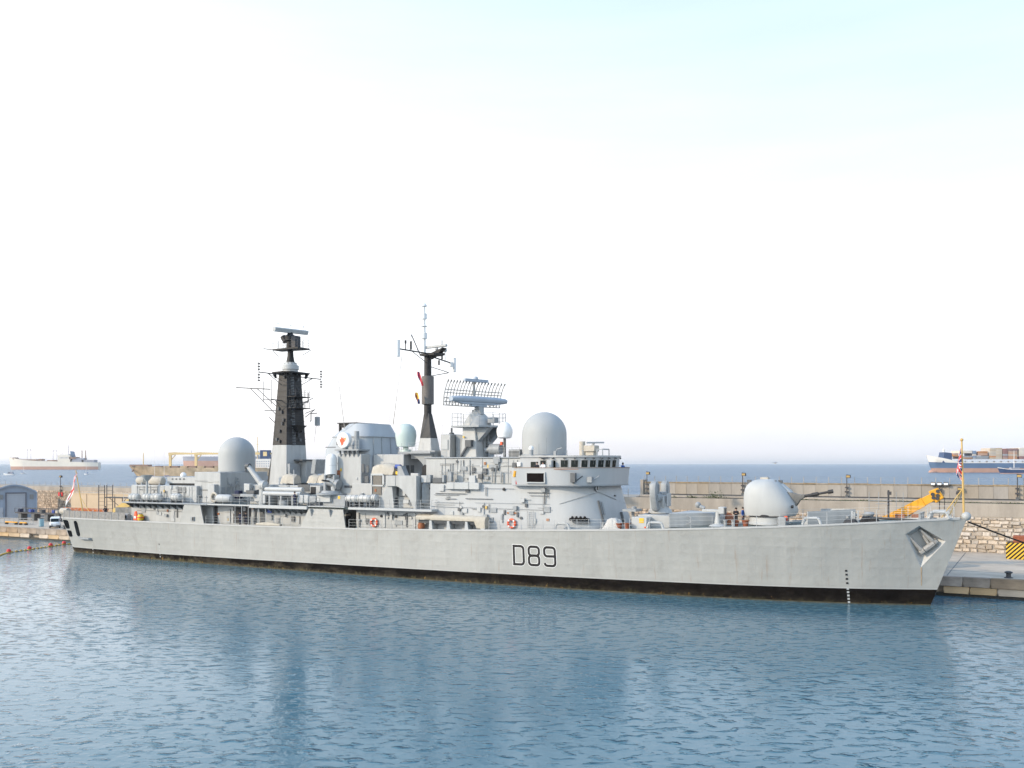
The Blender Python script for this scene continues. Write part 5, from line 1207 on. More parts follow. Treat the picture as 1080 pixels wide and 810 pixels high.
for t, z0, z1, r, m in ((6.55, zc - 1.0, zc + .95, .26, 'white'), (5.0, zc, zc + 1.0, .06, 'soot'), (5.0, zc + .7, zc + 1.1, .12, 'soot'), (3.9, zc, zc + 2.1, .05, 'white'), (3.9, zc + .1, zc + 1.1, .13, 'soot'), (-5.7, zc - 1.8, zc + .05, .26, 'white'), (-5.0, zc - 1.2, zc - .6, .3, 'white'), (-3.6, zc - .6, zc + .7, .05, 'pale'), (-2.9, zc - .6, zc + 2.0, .05, 'soot'), (-2.9, zc - .4, zc + .6, .12, 'soot'), (-2.2, zc - 1.2, zc - .6, .12, 'soot')):
    b = B(); b.cyl((62.3, t, z0), (62.3, t, z1), r, n=10); b.obj('aerial', M[m], YD)
b = B(); b.ball((62.3, -3.6, zc + .8), .26, 10); b.obj('aerial_cap', M['pale'], YD)
M['bridgegrey'] = mat('bridge_grey', (0.41, 0.422, 0.43), 0.5, 0.05, 0.9, streak=True, rust=0.10, bump=0.06, bscale=2)
M['wingcap'] = mat('teak_capping', (0.22, 0.15, 0.11), 0.6, 0.2, 3)
M['recess'] = mat('painted_recess_shade', (0.009, 0.006, 0.006), 0.9, 0.3, 2, spec=0.1)  # near-black paint for the shade inside the wing recess
b = B(); b.lathe((61.55, 0, 26.9), [(.22, 0), (.21, 1.95), (.38, 2.0), (.38, 2.7), (.2, 2.75), (.18, 3.5), (.40, 3.52), (.40, 3.6), (.18, 3.62), (.17, 4.4), (.36, 4.45), (.36, 5.1), (.17, 5.15), (.15, 6.0), (.36, 6.02), (.36, 6.12), (.2, 6.38), (.02, 6.45)], 16); b.obj('pole_mast', M['white'], FM)
b = B(); b.loft([[(61.5, -.5, 27.68), (61.5, -.1, 27.68), (61.5, -.1, 27.98), (61.5, -.5, 27.98)], [(64.7, -.5, 27.78), (64.7, -.1, 27.78), (64.7, -.1, 28.08), (64.7, -.5, 28.08)]]); b.cyl((63.2, -.3, 27.4), (63.2, -.3, 27.7), .2, n=8); b.obj('navigation_radar', M['pale'], FM, bevel=.04)
b = B(); s0, z0 = at(434, 353, .5); s1, z1 = at(443.5, 375, .5); b.tube([(s0, .5, z0), (s1, .5, z1)], .07); b.tube([(s0 + .8, .5, z0 - 1.9), (61.6, .2, 26.9)], .03); b.obj('gaff', M['soot'], FM)
# signal halyards and whip aerials
def wire(pts, name='halyard', r=.018, m='post'):
    b = B(); b.tube(pts, r, 4); return b.obj(name, M[m], S)
for x0, y0, x1, y1, t0, t1, r in ((424, 374, 415, 447, 5.6, 4.0, .02), (433, 375, 433, 447, 4, 3.5, .012), (463, 380, 463, 470, -2.5, -2.5, .012), (469, 380, 466, 470, -3.5, -3, .012), (341, 400, 331, 468, -5.5, -3, .016), (337, 400, 332, 462, -5.0, -3, .012), (262, 410, 262, 465, 3, 2, .012), (270, 410, 270, 462, 3, 2, .012), (332, 448, 342, 453, -2, -1, .02), (277, 425, 277, 460, 3, 3, .012)):
    s0, z0 = at(x0, y0, t0); s1, z1 = at(x1, y1, t1); wire([(s0, t0, z0), (s1, t1, z1)], r=r)
for x0, y0, x1, y1, t, r in ((352, 364, 363.5, 452, 3.5, .045), (424.5, 372, 414.5, 448, 3.5, .04), (376.5, 438, 376.5, 455, 0, .04), (411, 385, 411, 447, -2, .02)):
    s0, z0 = at(x0, y0, t); s1, z1 = at(x1, y1, t); b = B(); b.cyl((s1, t, z1), (s0, t, z0), r, r * .5, 6); b.obj('whip_aerial', M['post'], S)

# ---- superstructure under the bridge: raked sides curving round the front
b = B()
def rrp(u, sF, r, Bh, off=0.0):                                    # along the front: rounded corner, flat face, rounded corner
    La = PI * r / 2; Lf = 2 * (Bh - r); d = u * (2 * La + Lf)
    if d < La: a = d / r; return sF - r + (r + off) * math.sin(a), Bh - r + (r + off) * math.cos(a)
    if d < La + Lf: return sF + off, Bh - r - (d - La)
    a = (d - La - Lf) / r; return sF - r + (r + off) * math.cos(a), -(Bh - r) - (r + off) * math.sin(a)
def plan_rr(sa, sF, r, Bh, off=0.0, n=36): return [(sa, Bh + off)] + [rrp(i / n, sF, r, Bh, off) for i in range(n + 1)] + [(sa, -Bh - off)]
lo = plan_rr(66.4, 88.2, 4.6, 5.95); hi = plan_rr(66.4, 86.9, 4.6, 5.8)
r0 = [(s, t, zdeck(min(s, 87)) - .25) for s, t in lo]; r1 = [(s, t, 11.1) for s, t in hi]
b.loft([r0, r1]); SUP = b.obj('superstructure', M['bridgegrey'], S, sharp=40)
def sup_pt(i, n, z, off=0.03):                                     # a point on the curved wall: i of n round the front, height z
    a = PI * i / n; k = (z - 6.2) / (11.1 - 6.2)
    q = rrp(i / n, 88.2 - 1.3 * k, 4.6, 5.95 - .15 * k, off); return (q[0], q[1], z)
def sup_x(x, z): return min((i / 10 for i in range(0, 205)), key=lambda i: abs((lambda q: 540 + 1000 * q.x / q.y)(SH(*sup_pt(i, 24, z))) - x))
def sup_line(x0, y0, x1, y1, n=14):
    r = []
    for k in range(n + 1):
        x = x0 + (x1 - x0) * k / n; y = y0 + (y1 - y0) * k / n; z = 9.0
        for _ in range(4): i = sup_x(x, z); q = SH(*sup_pt(i, 24, z)); z = EYE - (y - 489) * q.y / 1000
        r.append(sup_pt(i, 24, z, .05))
    return r
b = B(); b.tube(sup_line(590, 531.5, 631, 519) + sup_line(631, 519, 660, 531)[1:], .028, 5); b.obj('jackstay', M['grey2'], SUP)
b = B(); b.tube([(66.5, 6.0, 8.45), (82.3, 5.95, 8.35)], .03, 5); b.tube([(72.5, 6.0, 9.0), (82, 5.93, 9.0)], .02, 5); b.obj('cable_run', M['grey2'], SUP)
p = sup_pt(sup_x(629, 10.7), 24, 10.75, .06)
b = B(); b.lathe((p[0], p[1], p[2]), [(.05, -.04), (.34, -.04), (.34, .1), (.05, .12)], 16, axis='s'); CRS = b.obj('ship_crest', M['white'], SUP)
b = B(); b.lathe((p[0] - .02, p[1], p[2]), [(.40, -.05), (.40, .06), (.33, .07), (.33, -.05)], 16, axis='s'); b.box(p[0] + .1, p[0] + .14, p[1] - .08, p[1] + .22, p[2] - .22, p[2] + .22); b.obj('crest_ring', M['shade'], CRS)
blk('signal_deck_house', 64.8, 82.0, -4.35, 4.35, 11.1, 14.0)
blk('house_roof', 64.6, 82.2, -4.5, 4.5, 14.0, 14.16, 'grey2')
blk('upper_deck', 66.4, 82.0, -5.7, 5.7, 11.1, 11.14, 'deck')
# bridge wings: a curved bulwark right round the front
n = 30
def wing_ring(z, o_): return [(s, t, z) for s, t in plan_rr(78.0, 87.65, 4.9, 6.5, o_, n)]
def wall_ring(b, rings):
    m_ = len(rings[0]); pts = sum(rings, []); fs = []
    for q in range(4):
        for i in range(m_ - 1):
            a = q * m_ + i; c = ((q + 1) % 4) * m_ + i; fs.append((a, a + 1, c + 1, c))
    fs += [(0, m_, 2 * m_, 3 * m_), (m_ - 1, 2 * m_ - 1, 3 * m_ - 1, 4 * m_ - 1)]
    b.add(pts, fs)
b = B(); wall_ring(b, [wing_ring(11.12, 0), wing_ring(12.92, .16), wing_ring(12.92, .04), wing_ring(11.12, -.12)])
WG = b.obj('bridge_wing', M['bridgegrey'], S, sharp=40)
b = B(); b.vprism(plan_rr(78.0, 87.7, 4.9, 6.55, 0, n), 10.98, 11.13); b.obj('wing_deck', M['grey2'], WG)
b = B(); b.box(78.6, 81.4, 4.9, 6.35, 11.13, 11.78); b.obj('wing_grating', M['grey2'], WG)
b = B(); b.box(83.8, 86.2, -5.2, -3.6, 11.13, 11.74); b.obj('wing_grating', M['grey2'], WG)
b = B(); wall_ring(b, [wing_ring(12.925, .2), wing_ring(12.925, 0), wing_ring(12.99, 0), wing_ring(12.99, .2)]); b.obj('wing_capping', M['wingcap'], WG)
for sg in (1, -1):
    b = B(); b.box(77.6, 78.15, min(sg * 5.0, sg * 6.56), max(sg * 5.0, sg * 6.56), 11.0, 12.95); b.obj('wing_end', M['bridgegrey'], WG, bevel=.05)
s0, z1 = at(556.5, 499, 6.55); s1, z0 = at(574.5, 508.5, 6.55)
b = B(); b.box(s0, s1, 6.3, 6.70, z0, z1); RC = b.obj('recess_shade_box', M['recess'], WG)  # flush black box painting the recess's shade, no hollow behind it
b = B()
for q in ((s0 - .12, s0, z0 - .12, z1 + .12), (s1, s1 + .12, z0 - .12, z1 + .12)): b.box(q[0], q[1], 6.4, 6.76, q[2], q[3])
b.box(s0, s1, 6.4, 6.755, z1, z1 + .12); b.box(s0, s1, 6.4, 6.755, z0 - .12, z0); b.obj('recess_frame', M['pale'], RC)
# the bridge itself
b = B(); b.vprism(plan(77.6, 81.9, 5.15, 4.55, n), 11.13, 14.12, plan(77.6, 81.9, 5.45, 4.6, n)); BR = b.obj('bridge', M['bridgegrey'], S, sharp=40)
b = B(); b.vprism(plan(77.5, 81.9, 5.6, 4.75, n), 14.1, 14.3); b.obj('bridge_roof', M['grey'], BR, sharp=40)
def br_pt(a, z, off=0.0):
    k = (z - 11.13) / 3.0; A = 5.15 + .3 * k + off; Bh = 4.55 + .05 * k + off
    if a < 0: return (81.9 + a, Bh, z)                             # straight side, metres abaft the curve
    return (81.9 + A * math.sin(a), Bh * math.cos(a), z)
def px(p):
    q = SH(*p); return 540 + 1000 * q.x / q.y
def find(x):                                                       # where round the bridge front a photo column falls
    lo_, hi_ = (-4.0, 0.0) if px(br_pt(-1e-4, 13.4)) > x else (0.0, 1.75)
    for _ in range(40):
        m = (lo_ + hi_) / 2
        if px(br_pt(m, 13.4)) < x: lo_ = m
        else: hi_ = m
    return lo_
def window(a0, a1, z0, z1, sg, name='window'):
    k = 5; b = B()
    def at_(i, z, off): p = br_pt(a0 + (a1 - a0) * i / k, z, off); return (p[0], p[1] * sg, p[2])
    b.loft([[at_(i, z0, -.03), at_(i, z1, -.03), at_(i, z1, .012), at_(i, z0, .012)] for i in range(k + 1)]); wd = b.obj(name, M['glass'], BR)
    b = B(); d = (a1 - a0) * .07; rim = .07
    def bar(i0, i1, za, zb):
        r = []
        for j in range(6):
            a = i0 + (i1 - i0) * j / 5; f = lambda z, o: (br_pt(a, z, o)[0], br_pt(a, z, o)[1] * sg, z)
            r.append([f(za, -.02), f(zb, -.02), f(zb, .05), f(za, .05)])
        b.loft(r)
    bar(a0 - d, a1 + d, z1, z1 + rim); bar(a0 - d, a1 + d, z0 - rim, z0); bar(a0 - d, a0, z0, z1); bar(a1, a1 + d, z0, z1); b.obj('frame', M['grey'], wd)
    b = B(); am = (a0 + a1) / 2; p0 = br_pt(am, z1 + .28, .05); p1 = br_pt(am, z1 + .2, .3); b.cyl((p0[0], p0[1] * sg, p0[2]), (p1[0], p1[1] * sg, p1[2]), .09, n=6); p2 = br_pt(am + d, z1 - .45, .08); b.cyl((p0[0], p0[1] * sg, p0[2]), (p2[0], p2[1] * sg, p2[2]), .02, n=4); b.obj('wiper', M['shade'], wd)
for x0, x1 in ((591.5, 599), (602.3, 609.6), (613.2, 619.8), (622, 628.2), (630.6, 636.5), (638.3, 643.5), (645.4, 649.4)):
    a0, a1 = find(x0), find(x1); window(a0, a1, 13.02, 13.78, 1)
    if a1 < 1.25: window(a0, a1, 13.02, 13.78, -1)
window(find(582.5), find(586.2), 12.6, 13.75, 1, 'doorway'); window(find(570), find(576), 12.0, 13.75, 1, 'doorway')
fit('side_window', 559.5, 487, 565, 493.5, 4.63, .1, 'glass', BR); fit('wing_cabinet', 576.5, 485.5, 581.5, 496, 5.3, .5, 'pale', BR); fit('side_hood', 568, 482, 577, 483, 4.9, .4, 'shade', BR)
M['bluepaint'] = mat('aerial_blue_grey', (0.36, 0.41, 0.47), 0.5, 0.06, 1.5)
M['post2'] = mat('aerial_lattice', (0.30, 0.29, 0.27), 0.6, 0.12, 3)
M['turret'] = mat('turret_paint', (0.42, 0.43, 0.428), 0.55, 0.06, 0.9, streak=True, rust=0.10)
M['guncanvas'] = mat('gun_boot_canvas', (0.19, 0.18, 0.165), 0.85, 0.12, 3, bump=.4)
M['netting'] = mat('white_netting', (0.52, 0.51, 0.49), 0.95, 0.3, 9, bump=.6, bscale=14)
M['navyflag'] = mat('flag_blue', (0.02, 0.03, 0.12), 0.8, 0.1, 4)
# ---- forward radome, radar tower and air search aerial
b = B(); b.lathe((78.3, 0, 14.16), [(2.7, 0), (2.7, .25), (2.6, .3)], 32); RB2 = b.obj('radome_plinth', M['grey2'], S)
b = B(); b.dome((78.3, 0, 14.4), 2.58, 2.38, base=2.5); RD2 = b.obj('radome', M['dome'], S)
# radar tower
b = B(); taper(b, 14.1, 17.75, (68.2, 70.5, -2.1, 2.1), (68.35, 70.1, -1.9, 1.9)); TW = b.obj('radar_tower', M['grey'], S, bevel=.1)
b = B(); b.vprism([(67.2, -2.6), (71.2, -2.9), (72.4, -1.5), (72.4, 1.5), (71.2, 2.9), (67.2, 2.6)], 17.7, 17.9); b.obj('tower_platform', M['grey2'], TW)
for t in (-1.6, 1.3):
    b = B(); b.sprism([(70.1, 17.7), (72.0, 17.7), (70.2, 15.9)], t - .5, t + .4); b.obj('platform_bracket', M['grey2'], TW)
rail([(67.3, 2.55, 17.9), (71.2, 2.8, 17.9), (72.3, 1.5, 17.9), (72.3, -1.5, 17.9), (71.2, -2.8, 17.9), (67.3, -2.55, 17.9), (67.3, 2.55, 17.9)], h=1.5, gap=1.3, bars=3, par=TW, r=.035, m='grey2')
b = B(); b.lathe((69.3, 0, 17.9), [(1.75, 0), (1.6, .5), (1.15, 1.2), (.85, 1.5)], 20); b.obj('turning_gear_house', M['grey'], TW)
b = B(); b.lathe((69.3, 0, 19.3), [(.75, 0), (.7, .5), (.4, .6), (.3, 1.6)], 16); b.cyl((70.0, .3, 19.3), (70.0, .3, 20.2), .33, n=12); b.cyl((68.7, -.4, 19.2), (68.7, -.4, 19.9), .4, n=12); b.obj('turning_gear', M['grey2'], TW)
b = B(); s0, z1 = at(517, 440.5, 0); s1, z0 = at(524, 446, 0); b.box(s0, s1, -.4, .6, z0, z1); b.obj('equipment_box', M['grey2'], TW)
b = B()
for i in range(8):
    z = 14.4 + i * .38; b.box(70.3, 70.62, -.3, .3, z, z + .06)
b.box(70.3, 70.6, -.38, -.3, 14.2, 17.5); b.box(70.3, 70.6, .3, .38, 14.2, 17.5); b.obj('ladder', M['grey2'], TW)
b = B(); s0, z0 = at(486, 481.5, 2.3); s1, z1 = at(494, 468.5, 2.3); b.cyl((s0, 2.3, z0), (s1, 2.3, z1), .16, n=8); b.box(s1 - .3, s1 + .5, 2.0, 2.6, z1 - .3, z1 + .5); b.obj('search_light', M['shade'], TW)
fit('warning_lamp', 488, 460, 489.6, 461.7, 2.2, .1, 'ylw', TW, bevel=0)
b = B(); s0, _ = at(530, 475, .8); b.cyl((s0 - 1.6, .8, 15.1), (s0 - .2, .8, 15.1), .62, n=18); b.cyl((s0 - 2.3, .8, 15.0), (s0 - 1.6, .8, 15.1), .3, n=10); b.obj('director', M['grey2'], S)
# air search radar: long horn feed in front of a curved lattice reflector, broadside across the ship
AR = None
cz_ = 21.05
def ar(u, d, z): return (68.9 + .305 * u + .947 * d, -.947 * u + .305 * d, z)   # along the aerial, out of its face, up
b = B()
W_ = 4.35
def feed(u, k): return [ar(u, .5, cz_ - .35), ar(u, 1.1, cz_ - .3), ar(u, 1.2, cz_ + .1 * k), ar(u, .8, cz_ + .40 * k), ar(u, .4, cz_ + .25 * k)]
b.loft([feed(-W_, .7), feed(-W_ * .6, 1), feed(W_ * .6, 1), feed(W_, .7)]); AR = b.obj('air_search_radar', M['bluepaint'], S, bevel=.04)
b = B(); b.loft([[ar(-2.6, .5, cz_ - .6), ar(-2.6, 1.0, cz_ - .55), ar(-3.6, 1.0, cz_ - .33), ar(-3.6, .5, cz_ - .36)], [ar(2.6, .5, cz_ - .6), ar(2.6, 1.0, cz_ - .55), ar(4.2, 1.0, cz_ - .33), ar(4.2, .5, cz_ - .36)]]); b.loft([[ar(-1.2, .3, cz_ - .85), ar(-1.2, .9, cz_ - .8), ar(-1.2, .9, cz_ - .55), ar(-1.2, .3, cz_ - .55)], [ar(1.2, .3, cz_ - .85), ar(1.2, .9, cz_ - .8), ar(1.2, .9, cz_ - .55), ar(1.2, .3, cz_ - .55)]]); b.obj('feed_box', M['bluepaint'], AR)
def refl(u, q): return ar(u, -.75 + .95 * q ** 2 + .3 * (abs(u) / 4.6) ** 2, cz_ - .75 + 2.95 * q)
for i in range(19):
    u = -4.5 + 9.0 * i / 18; b = B(); b.tube([refl(u, q / 8) for q in range(9)], .055, 5); b.tube([refl(u + .12, 1 - .0), refl(u + .12, .9)], .04, 4); b.obj('reflector_rib', M['post2'], AR)
for q in (0, .14, .3, .5, .62): b = B(); b.tube([refl(-4.5 + 9 * i / 12, q) for i in range(13)], .05, 5); b.obj('reflector_stringer', M['post2'], AR)
b = B()
for i in range(12):
    u = -4.5 + .75 * i; b.tube([refl(u, 0), refl(u + .75, .3)], .025, 4); b.tube([refl(u, .3), refl(u + .75, 0)], .025, 4)
o_ = b.obj('reflector_lattice', M['post2'], AR); o_['kind'] = 'stuff'
for u in (-2, 0, 2): b = B(); b.tube([refl(u, .15), ar(u, .6, cz_ - .4)], .06, 5); b.obj('feed_strut', M['post2'], AR)
b = B(); b.tube([(69.3, 0, 20.6), ar(0, .0, cz_ - .6), ar(0, -.2, cz_ + 2.2)], .16, 8); b.obj('aerial_mast', M['grey2'], AR)
b = B(); b.loft([[ar(-1.85, .0, cz_ + 2.15), ar(-1.85, .45, cz_ + 2.15), ar(-1.85, .45, cz_ + 2.5), ar(-1.85, .0, cz_ + 2.5)], [ar(1.85, .0, cz_ + 2.15), ar(1.85, .45, cz_ + 2.15), ar(1.85, .45, cz_ + 2.5), ar(1.85, .0, cz_ + 2.5)]]); b.ball(ar(0, .2, cz_ + 2.55), .3, 10); b.obj('friend_or_foe_bar', M['bluepaint'], AR, bevel=.03)
# cabinets and small domes along the roof
s0, z1 = at(472, 458, 1.0); s1, z0 = at(480, 482, 1.0); b = B(); b.box(64.9, 66.3, -1.4, 1.4, 14.16, z1); CB = b.obj('cabinet', M['grey'], S, bevel=.06)
b = B(); b.box(65.2, 66.0, 1.38, 1.5, 15.1, 16.3); b.obj('cabinet_door', M['pale'], CB); b = B(); b.lathe((65.6, 0, z1), [(.35, 0), (.3, .2), (.12, .25), (.12, .8)], 10); b.obj('cabinet_aerial', M['shade'], CB)
b = B(); b.box(66.45, 67.4, -2.2, .4, 14.16, z1 - .1); b.obj('cabinet', M['grey2'], S, bevel=.05)
b = B(); b.cyl((73.6, 1, 14.16), (73.6, 1, 16.4), .16, n=10); SD = b.obj('dome_post', M['shade'], S)
b = B(); b.lathe((73.6, 1, 16.35), [(.55, 0), (.82, .12), (.95, .7), (.92, 1.1), (.65, 1.65), (.3, 1.9), (.02, 1.95)], 24); b.obj('satellite_dome', M['white'], SD)
b = B(); b.box(73.1, 73.35, .9, 1.2, 15.6, 15.95); b.obj('orange_lamp', M['orange'], SD)
s0, z1 = at(538.5, 474, .5); s1, z0 = at(549, 480, .5); b = B(); b.box(s0, s1, -.8, .9, 14.16, z1); b.obj('vent_house', M['grey2'], S)
for i in range(5):
    z = 14.25 + i * .14; b = B(); b.box(s0 - .03, s1 + .03, .88, .95, z, z + .07); b.obj('louvre', M['shade'], S)
rail([(s0 - 1.4, 1.3, 14.16), (s1 + .3, 1.3, 14.16)], h=1.1, gap=1.0)
# on the bridge roof
s0, z0 = at(560.3, 481, 3.8); b = B(); b.cyl((s0, 3.8, 14.2), (s0, 3.8, 14.95), .24, n=12); SL = b.obj('beacon', M['grey2'], S); b = B(); b.ball((s0, 3.8, 15.1), .3, 14); b.obj('beacon_cap', M['white'], SL)
b = B(); b.tube([(s0 + .95, 3.8, 13.0), (s0 + .95, 3.8, 15.6)], .035); b.tube([(s0 + 1.8, 3.6, 14.2), (s0 + 1.8, 3.6, 16.3)], .025); b.obj('whip_rod', M['grey2'], S)
s0, z0 = at(585, 480, 3.4); b = B(); b.tube([(s0, 3.4, 14.3), (s0 + .3, 3.4, 15.0), (s0 + .9, 3.4, 15.15)], .06); b.box(s0 - .1, s0 + .2, 3.2, 3.5, 14.3, 14.8); b.obj('pelorus', M['grey2'], S)
s0, z1 = at(607.5, 466, 0); s1, z0 = at(617, 480, 0); b = B(); b.cyl((84.2 - .9, .4, 14.3), (84.2 - .9, .4, 15.9), .33, n=14); b.obj('yellow_post', M['canvas2'], S)
b = B(); b.box(83.2, 84.9, -.7, .6, 14.75, 15.45); b.box(83.4, 84.7, -.5, .4, 14.3, 14.75); SGD = b.obj('target_sight', M['canvas2'], S, bevel=.06)
b = B(); b.cyl((84.4, .0, 15.4), (84.5, .0, 15.75), .18, n=8); b.loft([[(84.4, 1.9, 15.62), (84.55, 1.9, 15.62), (84.55, 1.9, 15.8), (84.4, 1.9, 15.8)], [(84.7, -2.2, 15.72), (84.85, -2.2, 15.72), (84.85, -2.2, 15.9), (84.7, -2.2, 15.9)]]); b.obj('navigation_radar', M['pale'], SGD)
b = B(); p0 = 86.0
for t in (.9, -.9): b.tube([(p0, t, 14.3), (p0, t, 15.0)], .06)
b.tube([(p0, .9, 15.0), (p0, -.9, 15.0)], .07); b.tube([(p0 - .7, .9, 14.3), (p0 - .7, .9, 15.0), (p0, .9, 15.0)], .05); b.obj('lamp_frame', M['grey2'], S)
for a_ in (.25, .6, .95):
    q = br_pt(a_, 14.3, -.3); b = B(); b.tube([(q[0], q[1], 14.3), (q[0], q[1], 14.75)], .05); b.ball((q[0], q[1], 14.8), .08, 8); b.obj('roof_stud', M['grey2'], S)

# ---- small fittings on the superstructure walls
rows = [(513, 545.5, 520, 551, 6.02, .25, 'grey2', 'floodlight'), (488, 536.5, 492.5, 541, 6.02, .35, 'pale', 'floodlight'), (517, 535.5, 523.5, 540.5, 6.0, .3, 'grey2', 'floodlight'), (573.5, 534.5, 580, 540.5, 6.0, .3, 'grey2', 'vent_box'), (531, 538, 533, 543, 6.0, .1, 'shade', 'hydrant'), (534.5, 540.3, 545, 542, 5.98, .06, 'bronze', 'name_board'), (528, 543, 530, 548, 6.02, .15, 'grey2', 'locker'), (576, 547, 579, 549.5, 6.0, .15, 'bronze', 'hose_box'), (463, 511.5, 468, 518, 6.0, .4, 'pale', 'locker'), (467, 521, 473, 522, 5.98, .1, 'grey2', 'ladder_rung'), (470, 523.5, 474, 524.5, 5.98, .1, 'grey2', 'ladder_rung'), (470, 526, 473, 527, 5.98, .1, 'grey2', 'ladder_rung'), (474, 539, 478, 543.5, 6.0, .15, 'pale', 'junction_box'), (498, 536.5, 503, 537.5, 5.98, .1, 'grey2', 'step'), (471, 509, 505, 516, 6.3, 1.0, 'pale', 'walkway_screen'), (472, 498, 476, 508, 5.5, .5, 'grey2', 'locker'), (494, 501.5, 501, 514, 5.9, .3, 'pale', 'locker'), (478, 508.5, 479, 516, 6.32, .1, 'grey2', 'frame_rib'), (493.5, 508, 494.5, 516, 6.33, .1, 'grey2', 'frame_rib'), (486, 492, 492, 496.5, 4.5, .3, 'grey2', 'vent_box'), (497.5, 493, 500.5, 499, 4.5, .2, 'shade', 'valve'), (509, 494, 513, 500, 4.6, .4, 'shade', 'valve'), (514, 490, 516, 493.5, 4.5, .2, 'ylw', 'warning_plate'), (515, 490, 526, 494, 4.55, .3, 'grey2', 'signal_lamp'), (518, 493, 521, 497, 4.6, .3, 'shade', 'valve'), (523, 491, 525, 496, 4.6, .3, 'shade', 'valve'), (520, 481.5, 527, 487.5, 4.6, .4, 'grey2', 'light_box'), (540, 488, 544, 494, 4.6, .25, 'shade', 'speaker_horn'), (545, 487.5, 549, 491.5, 4.8, .5, 'white', 'floodlight'), (538, 497.2, 548, 498, 4.5, .2, 'bronze', 'handrail_board'), (463, 497.5, 536, 498, 4.7, .05, 'grey2', 'cable_tray'), (527.5, 497.5, 529, 509, 4.7, .15, 'grey2', 'frame_rib'), (518.5, 497.5, 519.5, 509, 4.7, .12, 'grey2', 'frame_rib'), (600, 547, 619, 551.5, 0, 0, '', ''), (584, 494.5, 610, 495.2, 6.7, .06, 'bronze', 'capping_board')]
M['bronze'] = mat('bronze_brown', (0.36, 0.17, 0.09), 0.6, 0.15, 3)
for x0, y0, x1, y1, t, d, m, nm in rows:
    if nm: fit(nm, x0, y0, x1, y1, t, d, m, bevel=.02)
def sup_fit(name, x0, y0, x1, y1, m, th=.12):                      # the same for the curved bridge front
    P0 = None; best = []
    for x in (x0, x1):
        lo_, hi_ = 0.0, 19.5; yc = (y0 + y1) / 2
        def pxy(i, z): q = SH(*sup_pt(i, 24, z)); return 540 + 1000 * q.x / q.y, 489 + 1000 * (EYE - z) / q.y
        for _ in range(40):
            m_ = (lo_ + hi_) / 2
            if pxy(m_, 8.5)[0] < x: lo_ = m_
            else: hi_ = m_
        best.append(lo_)
    ic = (best[0] + best[1]) / 2; q = SH(*sup_pt(ic, 24, 8.5)); zt = EYE - (y0 - 489) * q.y / 1000; zb = EYE - (y1 - 489) * q.y / 1000
    b = B(); r = []
    for k in range(4):
        i = best[0] + (best[1] - best[0]) * k / 3
        r.append([sup_pt(i, 24, zb, -.05), sup_pt(i, 24, zt, -.05), sup_pt(i, 24, zt, th), sup_pt(i, 24, zb, th)])
    b.loft(r); return b.obj(name, M[m], SUP)
sup_fit('cable_bundle', 601, 546.5, 619, 551.5, 'shade', .25)
b = B()
def sup_at(x): return min((i / 10 for i in range(0, 200)), key=lambda i: abs(px(sup_pt(i, 24, 7.5)) - x))
u0, u1 = sup_at(602), sup_at(618.5)
for k in range(9):
    p = sup_pt(u0 + (u1 - u0) * k / 8, 24, 7.55 - .0, .32); b.ball((p[0], p[1], p[2] + (.1 if k % 2 else -.08)), .16, 8)
b.obj('coiled_hose', M['black'], SUP)
sup_fit('door_clip', 635.5, 529, 637, 543, 'grey2'); sup_fit('davit_post', 632.5, 528, 633.5, 550, 'shade', .2); sup_fit('vent_box', 653.5, 541, 661, 551, 'pale'); sup_fit('ladder_side', 653, 540, 654, 552, 'shade', .2); sup_fit('junction_box', 651, 522, 652.3, 523.5, 'shade')
def wall_ladder(x0, x1, y0, y1, t):
    s0, z1 = at(x0, y0, t); s1, z0 = at(x1, y1, t); b = B()
    for s in (s0, s1): b.cyl((s, t + .12, z0), (s, t + .12, z1), .035, n=5)
    for i in range(9): z = z0 + (z1 - z0) * (i + .5) / 9; b.cyl((s0, t + .12, z), (s1, t + .12, z), .025, n=5)
    b.obj('ladder', M['pale'], SUP)
wall_ladder(556.5, 563, 539, 556.5, 5.98); wall_ladder(601.5, 602.5, 0, 0, 0) if False else None
for x, y in ((508, 516), (468, 516.8), (495, 516.6), (507.5, 516.2)): pass
b = B(); s0, z0 = at(531.5, 516, 5.9); b.lathe((s0, 5.82, z0), [(.12, 0), (.17, .05), (.17, .14), (.02, .15)], 12, axis='t'); b.obj('scuttle', M['dark'], SUP)
for x0, y0, x1, y1, m, nm in ((634, 492.5, 636, 500, 'shade', 'wing_lamp'), ):
    pass
# lookout sight and lamp bracket on the wing front
for xq, m_, nm in ((604.5, 'shade', 'wing_lamp'), (622, 'grey2', 'sight_bracket')):
    uq = min((i / 200 for i in range(140)), key=lambda u: abs(px((*rrp(u, 87.65, 4.9, 6.5, .1), 11.9)) - xq)); p = (*rrp(uq, 87.65, 4.9, 6.5, .1), 11.9); b = B(); b.box(p[0] - .2, p[0] + .35, p[1] - .15, p[1] + .25, 11.4, 12.4 if nm == 'wing_lamp' else 12.0); b.tube([(p[0], p[1], 11.3), (p[0] + .9, p[1] - .5, 12.1)], .06); b.obj(nm, M[m_], WG)

# ---- foredeck
def deck_at(s): return zdeck(s) + .02
